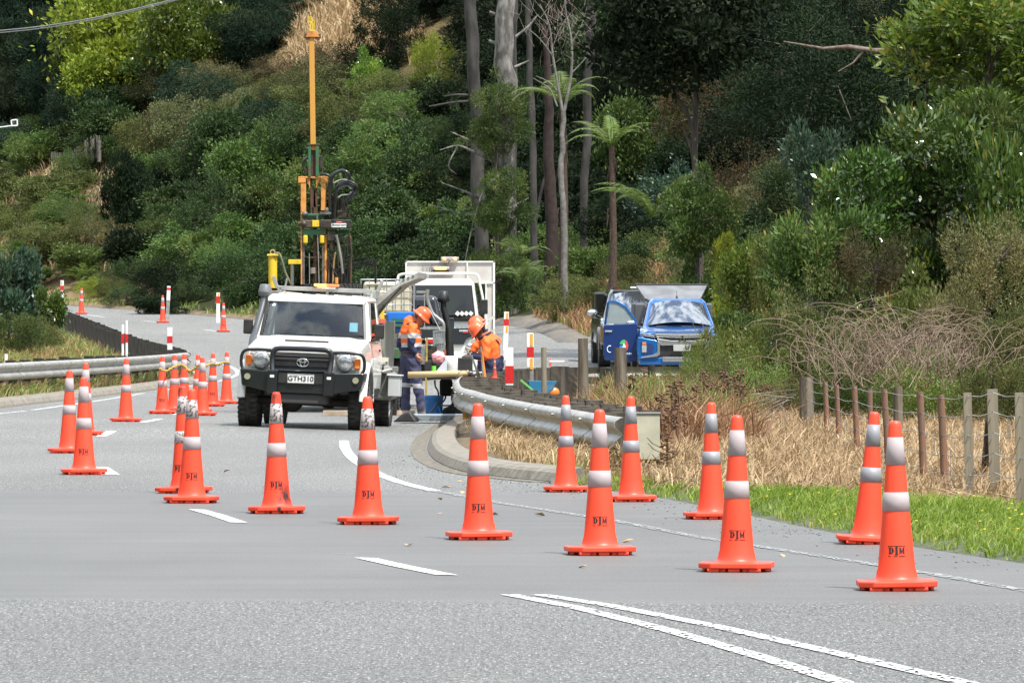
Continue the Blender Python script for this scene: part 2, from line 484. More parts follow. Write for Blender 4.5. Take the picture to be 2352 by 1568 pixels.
# ---------------------------------------------------------------- asphalt
def road_mat():
    m = bpy.data.materials.new('chipseal'); m.use_nodes = True
    nt = m.node_tree; N, L = nt.nodes, nt.links
    b = N['Principled BSDF']
    g = N.new('ShaderNodeNewGeometry'); pos = g.outputs['Position']
    sp = N.new('ShaderNodeSeparateXYZ'); L.new(pos, sp.inputs[0])
    def noise(sc, det=3, rough=.6, st=None):
        n = N.new('ShaderNodeTexNoise'); n.inputs['Scale'].default_value = sc; n.inputs['Detail'].default_value = det; n.inputs['Roughness'].default_value = rough
        if st:
            mp = N.new('ShaderNodeMapping'); mp.inputs['Scale'].default_value = st; L.new(pos, mp.inputs['Vector']); L.new(mp.outputs['Vector'], n.inputs['Vector'])
        else: L.new(pos, n.inputs['Vector'])
        return n.outputs['Fac']
    def mrange(v, a, b2, c0=0., d0=1., smooth=False):
        r = N.new('ShaderNodeMapRange'); r.inputs['From Min'].default_value = a; r.inputs['From Max'].default_value = b2
        r.inputs['To Min'].default_value = c0; r.inputs['To Max'].default_value = d0
        if smooth: r.interpolation_type = 'SMOOTHSTEP'
        L.new(v, r.inputs['Value']); return r.outputs['Result']
    def math_(op, a, b2):
        x = N.new('ShaderNodeMath'); x.operation = op
        for i, q in enumerate((a, b2)):
            if isinstance(q, (int, float)): x.inputs[i].default_value = q
            else: L.new(q, x.inputs[i])
        return x.outputs[0]
    def mix(f, a, b2, mode='MIX'):
        x = N.new('ShaderNodeMixRGB'); x.blend_type = mode
        if isinstance(f, (int, float)): x.inputs['Fac'].default_value = f
        else: L.new(f, x.inputs['Fac'])
        for k, q in (('Color1', a), ('Color2', b2)):
            if isinstance(q, tuple): x.inputs[k].default_value = (*q, 1)
            else: L.new(q, x.inputs[k])
        return x.outputs['Color']
    edge = math_('MULTIPLY', math_('SUBTRACT', noise(.8, 4), .5), 1.1)
    yy = math_('ADD', math_('ADD', sp.outputs['Y'], edge), math_('MULTIPLY', sp.outputs['X'], .12))
    # smooth machine laid patch between 32 m and 53 m, stone chip elsewhere
    patch = math_('MULTIPLY', mrange(yy, 32.0, 32.5), mrange(yy, 53.2, 52.4))
    # stone chips in tar; shading of the raised stones put into the stretched grain
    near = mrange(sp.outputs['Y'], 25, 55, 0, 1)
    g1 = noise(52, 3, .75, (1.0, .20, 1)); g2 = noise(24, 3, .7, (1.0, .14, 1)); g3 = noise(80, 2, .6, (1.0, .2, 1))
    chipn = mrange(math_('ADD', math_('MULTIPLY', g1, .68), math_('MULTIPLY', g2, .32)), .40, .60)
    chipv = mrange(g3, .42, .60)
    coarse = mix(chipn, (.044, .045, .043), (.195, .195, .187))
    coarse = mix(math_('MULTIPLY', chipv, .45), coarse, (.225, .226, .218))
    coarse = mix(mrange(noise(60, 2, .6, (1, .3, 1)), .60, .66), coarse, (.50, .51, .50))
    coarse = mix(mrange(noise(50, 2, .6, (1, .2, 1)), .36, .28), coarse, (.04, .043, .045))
    fine = mix(mrange(noise(60, 3, .7, (1, .25, 1)), .3, .7), (.112, .112, .109), (.148, .148, .144))
    col = mix(patch, coarse, fine)
    # large worn tone
    big = mrange(noise(.35, 5, .6, (1.0, .35, 1)), .3, .7, .88, 1.13)
    col = mix(1.0, col, big, 'MULTIPLY')
    streak = mrange(noise(1.4, 4, .6, (.25, 1.6, 1)), .35, .7, 1.05, .86)
    col = mix(math_('MULTIPLY', patch, .9), col, mix(1.0, col, streak, 'MULTIPLY'))
    # pale stone beyond the patch
    pale = mrange(yy, 53, 58, 0, 1)
    col = mix(math_('MULTIPLY', pale, .55), col, mix(1.0, col, (1.35, 1.35, 1.33), 'MULTIPLY'))
    col = mix(1.0, col, (1.0, .985, .945), 'MULTIPLY')
    L.new(col, b.inputs['Base Color'])
    b.inputs['Roughness'].default_value = .62
    b.inputs['Specular IOR Level'].default_value = .45
    bp = N.new('ShaderNodeBump'); bp.inputs['Distance'].default_value = .006
    L.new(mrange(patch, 0, 1, .9, .25), bp.inputs['Strength'])
    L.new(math_('ADD', chipn, chipv), bp.inputs['Height']); L.new(bp.outputs['Normal'], b.inputs['Normal'])
    return m
def N_out(node, k): return node.outputs[k]
ROADM = road_mat()

def strip_sheet(name, Lp, Rp, dz, m, nacross=26, hw=None):
    rows = []
    for (lx, ly), (rx, ry) in zip(Lp, Rp):
        t = np.linspace(0, 1, nacross)
        rows.append(np.stack([lx + (rx - lx) * t, ly + (ry - ly) * t], 1))
    A = np.array(rows)
    z = Gp(A[..., 0], A[..., 1]) + dz
    V = np.concatenate([A, z[..., None]], 2).reshape(-1, 3)
    n, k = len(rows), nacross
    i = (np.arange(n - 1)[:, None] * k + np.arange(k - 1)[None, :]).ravel()
    F = np.stack([i, i + 1, i + k + 1, i + k], 1)
    return link(name, arr_mesh(name, V, F, m, smooth=True))
def resample(a, n):
    a = np.array(a); s = np.concatenate([[0], np.cumsum(np.hypot(*np.diff(a, axis=0).T))]); t = np.linspace(0, s[-1], n)
    return list(zip(np.interp(t, s, a[:, 0]), np.interp(t, s, a[:, 1])))
def fine_rows(Lp, Rp, f=8):
    o1, o2 = [], []
    for i in range(len(Lp) - 1):
        for k in range(f):
            t = k / f
            o1.append(tuple(np.array(Lp[i]) * (1 - t) + np.array(Lp[i + 1]) * t)); o2.append(tuple(np.array(Rp[i]) * (1 - t) + np.array(Rp[i + 1]) * t))
    return o1 + [Lp[-1]], o2 + [Rp[-1]]
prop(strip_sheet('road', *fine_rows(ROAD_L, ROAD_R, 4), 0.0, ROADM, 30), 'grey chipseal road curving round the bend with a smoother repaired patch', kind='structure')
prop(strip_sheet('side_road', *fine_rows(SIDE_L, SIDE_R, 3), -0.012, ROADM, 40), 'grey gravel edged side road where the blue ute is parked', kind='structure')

# ---------------------------------------------------------------- painted lines
def paint_mat(name, c, wear):
    m = mat(name, c, .6, col2=tuple(x * .55 for x in c), nscale=26, nlo=wear, nhi=wear + .2, coord='World', bump=.3, bscale=60, bdist=.004)
    nt = m.node_tree; N, L = nt.nodes, nt.links
    b = N['Principled BSDF']
    g = N.new('ShaderNodeNewGeometry'); n = N.new('ShaderNodeTexNoise'); n.inputs['Scale'].default_value = 44; n.inputs['Detail'].default_value = 4
    mp = N.new('ShaderNodeMapping'); mp.inputs['Scale'].default_value = (1, .25, 1); L.new(g.outputs['Position'], mp.inputs['Vector']); L.new(mp.outputs['Vector'], n.inputs['Vector'])
    r = N.new('ShaderNodeMapRange'); r.inputs['From Min'].default_value = wear; r.inputs['From Max'].default_value = wear + .06
    r.inputs['To Min'].default_value = 1; r.inputs['To Max'].default_value = 0
    L.new(n.outputs['Fac'], r.inputs['Value']); L.new(r.outputs['Result'], b.inputs['Alpha'])
    return m
PAINT = paint_mat('road_paint', (.56, .57, .54), .53)
PAINT_NEW = paint_mat('fresh_road_paint', (.66, .67, .63), .58)
PAINT_WORN = paint_mat('worn_road_paint', (.33, .335, .33), .47)
def line_strip(name, pts, w, m, label, closed_ends=True, skew=0.0, dz=.005):
    pts = dense(pts, .35)
    P = np.array(pts); T = np.gradient(P, axis=0); T /= np.linalg.norm(T, axis=1)[:, None] + 1e-9
    Nn = np.stack([T[:, 1], -T[:, 0]], 1)
    A, B = P - Nn * w / 2, P + Nn * w / 2
    if skew:
        A[0] += T[0] * skew; B[-1] -= T[-1] * skew
    V = np.zeros((len(P) * 2, 3)); V[0::2, :2] = A; V[1::2, :2] = B
    V[:, 2] = Gp(V[:, 0], V[:, 1]) + dz
    i = np.arange(len(P) - 1) * 2
    F = np.stack([i, i + 1, i + 3, i + 2], 1)
    o = link(name, arr_mesh(name, V, F, m)); return prop(o, label, kind='structure')
def gp(px, py):     # spot of the road plane the print shows at px, py
    lo, hi = None, None
    d = np.arange(20.0, 330.0, .25)
    x = (px - CX) / FPX * d; z = CAMH - (py - HY) / FPX * d - Gp(x, d)
    k = np.nonzero(z <= 0)[0]
    if not len(k): return ((px - CX) / FPX * 250, 250.0)
    k = int(k[0]); a, b_ = z[k - 1], z[k]
    dd = float(d[k - 1] + .25 * a / (a - b_)) if k else float(d[0])
    return ((px - CX) / FPX * dd, dd)
# double no-overtaking line
line_strip('road_marking', [gp(1170, 1366), gp(1330, 1397), gp(1550, 1452), gp(1760, 1513), gp(1935, 1568), (2.2, 18), (4.5, 5)], .10, PAINT, 'left of the two parallel white lines at the bottom of the picture')
line_strip('road_marking', [gp(1238, 1366), gp(1400, 1391), gp(1650, 1440), gp(1900, 1496), gp(2215, 1568), (2.75, 18), (5.0, 5)], .10, PAINT, 'right of the two parallel white lines at the bottom of the picture')
for pts, lab, ww in [([gp(835, 1281), gp(925, 1301), gp(1030, 1322)], 'bold white centre line dash on the smooth patch nearest the double line', .115),
                 ([gp(768, 1271), gp(812, 1272)], 'tiny white paint stub beside the nearest centre line dash', .07),
                 ([gp(450, 1170), gp(500, 1184), gp(550, 1201)], 'white centre line dash left of the very dirty cone', .115),
                 ([gp(228, 1073), gp(255, 1091)], 'white dash poking out behind the clean lettered cone on the left', .17),
                 ([gp(230, 1003), gp(258, 990)], 'short white dash left of centre behind the left cones', .13),
                 ([gp(326, 970), gp(368, 962)], 'short white dash below the roped cones', .12), ([gp(400, 953), gp(418, 949)], 'white dash hidden among the roped cones', .12)]:
    line_strip('road_marking', pts, ww, PAINT_NEW, lab, skew=.12)
# edge lines
line_strip('edge_line', [(4.3, 24), gp(2352, 1356), gp(2100, 1311), gp(1850, 1272), gp(1600, 1233), gp(1400, 1194), gp(1250, 1171), gp(1145, 1155), gp(1000, 1128)], .09, PAINT_WORN, 'worn white edge line along the right shoulder by the grass')
line_strip('edge_line', catmull([gp(1000, 1128), gp(920, 1108), gp(855, 1082), gp(812, 1054), gp(793, 1030), gp(790, 1012)], 5), .12, PAINT, 'white edge line curling towards the front of the white ute')
line_strip('edge_line', [(-8.45, 80), gp(0, 950), gp(60, 944)], .11, PAINT, 'left edge line where it leaves the picture beside the kerb')
line_strip('edge_line', catmull([gp(75, 942), gp(180, 927), gp(260, 915), gp(330, 903)], 4), .12, PAINT, 'left edge line in front of the near guardrail')
line_strip('edge_line', catmull([gp(362, 898), gp(440, 886), gp(505, 875), gp(540, 863), gp(546, 855), gp(535, 845), gp(510, 836), gp(480, 829)], 5), .12, PAINT, 'white edge line rounding the nose of the left kerb')
line_strip('edge_line', [(-30.0, 258.6), (-23, 249), gp(112, 694.5), gp(270, 704), gp(430, 720), gp(590, 735), (-5.2, 203)], .13, PAINT_WORN, 'white edge line of the far road at the foot of the ferny bank')
for a, b, lab in [((200, 723), (243, 729), 'faint centre dash right of the farthest cone'), ((330, 736.5), (362, 740), 'faint centre dash left of the middle far cone'),
                  ((470, 757), (500, 761), 'faint centre dash left of the nearest far cone')]:
    line_strip('road_marking', [gp(*a), gp(*b)], .13, PAINT, lab)

# ---------------------------------------------------------------- kerbs
CONC = mat('kerb_concrete', (.27, .245, .20), .9, col2=(.15, .135, .105), nscale=9, bump=.5, bscale=50, bdist=.01, coord='World')
GUTTER = mat('gutter_concrete', (.20, .18, .14), .95, col2=(.08, .07, .055), nscale=16, nlo=.4, nhi=.6, bump=.6, bscale=40, bdist=.01, coord='World')
def kerb(name, path, side, label, prof, joint=1.8):
    """prof: (offset away from the road, height) pairs"""
    top = thing(name, label, 'kerb', (0, 0, 0))
    P = np.array(resample(catmull(path, 10), 2 + int(sum(math.dist(a, b) for a, b in zip(path[:-1], path[1:])) / .3)))
    T = np.gradient(P, axis=0); T /= np.linalg.norm(T, axis=1)[:, None]
    Nn = np.stack([T[:, 1], -T[:, 0]], 1) * side
    step = max(2, int(joint / .3)); k = 0
    while k < len(P) - 1:
        e = min(k + step, len(P) - 1)
        for nm, pr, mm in (('gutter_slab', prof[0], GUTTER), ('kerb_stone', prof[1], CONC)):
            rings = []
            for i in range(k, e + 1):
                g = .012 if i == k else (-.012 if i == e else 0)
                rings.append([(P[i, 0] + Nn[i, 0] * o + T[i, 0] * g, P[i, 1] + Nn[i, 1] * o + T[i, 1] * g, rz_(P[i, 0], P[i, 1]) + h) for o, h in pr])
            b = MB(); b.loft(rings, 0, False, True); b.build(nm, mm, top)
        k = e
    return top
KPROF = ([(-.19, .006), (-.02, -.01 + .016), (-.02, -.1), (-.19, -.1)], [(0, .01), (.05, .085), (.10, .11), (.31, .13), (.33, -.1), (0, -.1)])
RK = [(.35, 56.4), (-.10, 58.2), (-.49, 60.6), (-.78, 65), (-.93, 70), (-1.0, 76), (-1.0, 82), (-.92, 88), (-.70, 93), (-.15, 97.0), (.9, 99.6), (2.4, 101.2), (4.2, 102.0)]
kerb('kerb', RK, 1, 'low concrete kerb curving round the grassy corner in front of the right guardrail', KPROF)
LK = [(-9.2, 88), (-8.98, 97), (-8.68, 107), (-8.2, 120), (-7.72, 132), (-7.28, 143), (-7.08, 147), (-7.35, 151.5), (-8.2, 158), (-9.4, 166)]
kerb('kerb', LK, -1, 'long concrete kerb at the foot of the left guardrail', KPROF, 3.0)

# ---------------------------------------------------------------- leaf clusters
def rand_dirs(rng, n):
    v = rng.normal(size=(n, 3)); return v / np.linalg.norm(v, axis=1)[:, None]
def leaves(rng, P, Dr, ln, wd, fold=.15):
    """diamond leaves: P base points, Dr directions"""
    n = len(P)
    s = np.cross(Dr, rand_dirs(rng, n)); s /= np.linalg.norm(s, axis=1)[:, None] + 1e-9
    up = np.cross(s, Dr)
    ln = ln * rng.uniform(.6, 1.25, n)[:, None]; wd = wd * rng.uniform(.7, 1.2, n)[:, None]
    V = np.empty((n, 4, 3))
    V[:, 0] = P; V[:, 2] = P + Dr * ln
    mid = P + Dr * ln * .5
    V[:, 1] = mid + s * wd / 2 + up * wd * fold; V[:, 3] = mid - s * wd / 2 + up * wd * fold
    return V.reshape(-1, 3), (np.arange(n)[:, None] * 4 + np.arange(4)[None, :])
def crown_mesh(name, seed, n, rad=1.0, nclump=26, ln=.16, wd=.07, shape=(1, 1, .85), crad=.33, droop=0.0, spiky=0.0, up=.25, hollow=.45, twigs=7):
    """a crown of radius about rad made of ragged leaf clumps; single leaves keep their real size"""
    rng = np.random.default_rng(seed)
    cd = rand_dirs(rng, nclump); cd[:, 2] = cd[:, 2] * .9 + .05
    far = rng.random(nclump) < .25
    cr = rng.uniform(hollow, 1.0, nclump) ** .7
    cc = cd * cr[:, None] * (1 - crad * .55) * rad * np.where(far, 1.28, 1.0)[:, None]
    cs = crad * rad * rng.uniform(.35, 1.35, nclump)
    w = cs ** 2; w /= w.sum()
    k = rng.choice(nclump, n, p=w)
    dr = rand_dirs(rng, n)
    rr = rng.uniform(.25, 1.0, n) ** .45
    tail = rng.random(n) < .20
    rr = np.where(tail, rr * rng.uniform(1.0, 1.75, n), rr)
    an = rng.uniform(.55, 1.6, (nclump, 3))
    pos = cc[k] + dr * (cs[k] * rr)[:, None] * an[k] * np.array([1, 1, .75 + spiky])
    pos *= np.array(shape)
    # leaf direction: outwards from the clump, up a little, drooping if asked
    D = dr * .9 + rand_dirs(rng, n) * .8 + np.array([0, 0, up - droop])
    D /= np.linalg.norm(D, axis=1)[:, None]
    V, F = leaves(rng, pos, D, ln, wd)
    rnd = np.clip(rng.normal(.48, .15, n) + (rng.random(nclump)[k] - .5) * .6, 0, 1)
    # bare twigs showing between the clumps
    b = MB()
    for _ in range(twigs):
        q = rng.integers(nclump); a = cc[q] * np.array(shape)
        p0 = a * .15; mid = a * .6 + rng.normal(size=3) * .06 * rad; end = a * 1.05 + rng.normal(size=3) * .1 * rad
        b.tube([p0, mid, end], [.016 * rad, .010 * rad, .004 * rad], 4, 0, False)
    tv = np.array(b.v) if b.v else np.zeros((0, 3)); tf = np.array(b.f) if b.f else np.zeros((0, 4), int)
    V2 = np.concatenate([V, tv]); F2 = np.concatenate([F, tf + len(V)])
    mi = np.concatenate([np.zeros(n), np.ones(len(tf))])
    return arr_mesh(name, V2, F2, [LM['mid'], BARK], np.concatenate([rnd, np.full(len(tf), .5)]), mi=mi)

BARK = mat('twig_bark', (.045, .036, .028), .95, col2=(.10, .085, .068), nscale=14)
LM = {}
LM['mid'] = leaf_mat('leaf_mid_green', (.034, .068, .013), (.105, .165, .034), (.20, .17, .04), rough=.55, spec=.35)
LM['dark'] = leaf_mat('leaf_dark_green', (.015, .034, .009), (.052, .092, .022), (.09, .10, .03), rough=.6, spec=.35)
LM['deep'] = leaf_mat('leaf_deep_shade_green', (.005, .012, .005), (.017, .030, .010), rough=.75, spec=.2)  # near-black leaf colour with the deep shade of the wood put into it
LM['pine'] = leaf_mat('pine_needles', (.008, .022, .014), (.024, .048, .024), (.07, .06, .03), rough=.8, spec=.15, tr=.15)
LM['yellow'] = leaf_mat('leaf_yellow_green', (.085, .13, .012), (.28, .32, .035), (.50, .42, .05), tr=.4, spec=.3)
LM['lime'] = leaf_mat('leaf_bright_green', (.06, .12, .015), (.17, .25, .035), (.36, .30, .05), rough=.3, tr=.4)
LM['olive'] = leaf_mat('leaf_olive_scrub', (.048, .062, .018), (.145, .17, .048), (.20, .15, .06), rough=.7, spec=.25)
LM['grey'] = leaf_mat('leaf_grey_scrub', (.058, .066, .026), (.16, .17, .068), (.18, .14, .08), rough=.7, spec=.25)
LM['rust'] = leaf_mat('leaf_rust_brown', (.028, .034, .014), (.085, .060, .028), (.16, .055, .025), rough=.7, spec=.2)
LM['brown'] = leaf_mat('leaf_brown_green', (.06, .066, .020), (.17, .155, .055), (.26, .16, .08), rough=.55)
LM['laurel'] = leaf_mat('leaf_glossy_laurel', (.026, .060, .010), (.085, .155, .026), (.22, .22, .03), rough=.25, tr=.2, spec=.8)
LM['bluish'] = leaf_mat('leaf_bluish_green', (.02, .05, .028), (.06, .11, .06), (.12, .13, .06), rough=.4)
LM['fern'] = leaf_mat('fern_frond_green', (.045, .085, .012), (.12, .17, .035), (.22, .20, .05), tr=.4)
LM['fernlight'] = leaf_mat('tree_fern_frond_green', (.07, .12, .018), (.16, .22, .045), tr=.4)
LM['drygrass'] = leaf_mat('dry_grass_straw', (.24, .155, .07), (.52, .38, .20), (.70, .56, .34), rough=.6, tr=.25)
LM['dryrust'] = leaf_mat('dry_weed_rust', (.14, .07, .03), (.34, .19, .09), (.5, .34, .18), rough=.7, tr=.2)
LM['green'] = leaf_mat('verge_grass_green', (.12, .20, .02), (.30, .42, .06), (.50, .46, .16), tr=.45, spec=.3)
LM['weed'] = leaf_mat('weed_leaf_green', (.08, .13, .025), (.22, .27, .06), (.36, .20, .08), tr=.35)

# crown templates, one mesh each (leaf sizes in metres once scaled by about 2)
T = {}
T['a'] = [crown_mesh('crown_leaves', 11 + i, 11000, 1.0, 30, .085, .042, (1, .9, .85)) for i in range(3)]          # ordinary broadleaf
T['b'] = [crown_mesh('crown_leaves', 21 + i, 15000, 1.0, 46, .055, .022, (1, .9, .8), crad=.24, spiky=.5) for i in range(3)]   # fine scrub
T['p'] = [crown_mesh('crown_needles', 31 + i, 15000, 1.0, 34, .10, .016, (.9, .9, 1.0), crad=.26, droop=.1, spiky=-.2) for i in range(2)]  # conifer
T['g'] = [crown_mesh('crown_leaves', 41 + i, 6500, 1.0, 34, .13, .046, (1, .85, .85), crad=.30, up=.5, spiky=.3) for i in range(2)]   # long leaves, near
T['c'] = [crown_mesh('crown_leaves', 51, 5200, 1.0, 18, .15, .07, (1, .8, .9), crad=.34, hollow=.35)]                          # loose
T['s'] = [crown_mesh('crown_leaves', 61, 9000, 1.0, 30, .055, .022, (1, .9, .7), crad=.26, up=.8, spiky=.9, hollow=.4, twigs=16)]  # upright sprays

_tr = MB(); rr0 = random.Random(3)
_tr.tube([(0, 0, 0), (.03, 0, .3), (-.02, .02, .62), (.01, 0, 1)], [.06, .045, .035, .02], 7)
for k in range(6):
    a = k * 1.1; z0 = .35 + .1 * k
    _tr.tube([(0, 0, z0), (.10 * cos(a), .10 * sin(a), z0 + .10), (.24 * cos(a), .24 * sin(a), z0 + .16)], [.02, .014, .006], 5)
TRUNK = _tr.mesh('trunk', BARK)
rt = random.Random(17)
def tree(px, cy, w, h, tmpl, lm, label, d=None, name='shrub', cat='shrub', group=None, rz=None, tall=False):
    if d is None: d = march(px, cy + .30 * h) - (.1 if group else .9)
    c = W(px, cy, d)
    g = gz(c.x, c.y)
    s = w / 2 / (FPX / d); sz = h / 2 / (FPX / d)
    base_z = min(g, c.z)
    t = thing(name, label, cat, (c.x, c.y, base_z), 0, group)
    top, bot = c.z + sz, (c.z - sz if tall else min(c.z - sz, g - .1))
    n = max(1, int(round((top - bot) / (2.3 * max(s, sz)))))
    for k in range(n):
        hz = (top - bot) / n / 2
        cz = bot + hz * (2 * k + 1)
        cr = link('crown', rt.choice(T[tmpl]), t, (rt.uniform(-.15, .15) * s * (n > 1), rt.uniform(-.1, .1) * s, cz - base_z))
        cr.rotation_euler = (0, 0, rt.uniform(0, 6.28) if rz is None else rz)
        cr.scale = (s * 1.05, s, hz * 1.2)
        for q, mm in ((0, LM[lm]), (1, BARK)):
            cr.material_slots[q].link = 'OBJECT'; cr.material_slots[q].material = mm
    tr = link('trunk', TRUNK, t)
    k = max(.6, min(s, 2.5))
    tr.scale = (k, k, max(.4, c.z - base_z))
    return t
# ---------------------------------------------------------------- the bush, from the back to the front
ORD = 'first second third fourth fifth sixth seventh eighth ninth tenth eleventh twelfth thirteenth fourteenth fifteenth sixteenth'.split()
def row(lst):
    for a in lst: tree(*a[:7], **(a[7] if len(a) > 7 else {}))
def fill(x0, x1, y0, y1, sx, sy, w, h, tm, lms, label, group, jit=.45, d=None, name='shrub', cat='shrub', seed=1):
    q = random.Random(seed)
    y = y0; r = 0; nr = int((y1 - y0) / sy) + 1
    while y <= y1:
        x = x0 + (sx / 2 if r % 2 else 0); kk = 0
        while x <= x1:
            xx, yy = x + q.uniform(-jit, jit) * sx, y + q.uniform(-jit, jit) * sy
            k = q.uniform(.8, 1.25)
            if any(((xx - e[0]) / (e[2] * .34)) ** 2 + ((yy - e[1]) / (e[3] * .34)) ** 2 < 1 for e in NAMED): x += sx; continue
            lmx = q.choice(lms); kk += 1
            tier = '' if nr < 2 else (' of the ' + ['top', 'second', 'third', 'fourth', 'fifth', 'sixth'][min(r, 5)] + ' tier')
            lab = label + ', ' + ORD[min(kk, 16) - 1] + ' from the left' + tier
            tree(xx, yy, w * k, h * k * q.uniform(.85, 1.15), q.choice(tm), lmx, lab, group=group, name=name, cat=cat,
                 d=(None if d is None else d + q.uniform(-3, 3)))
            x += sx
        y += sy; r += 1
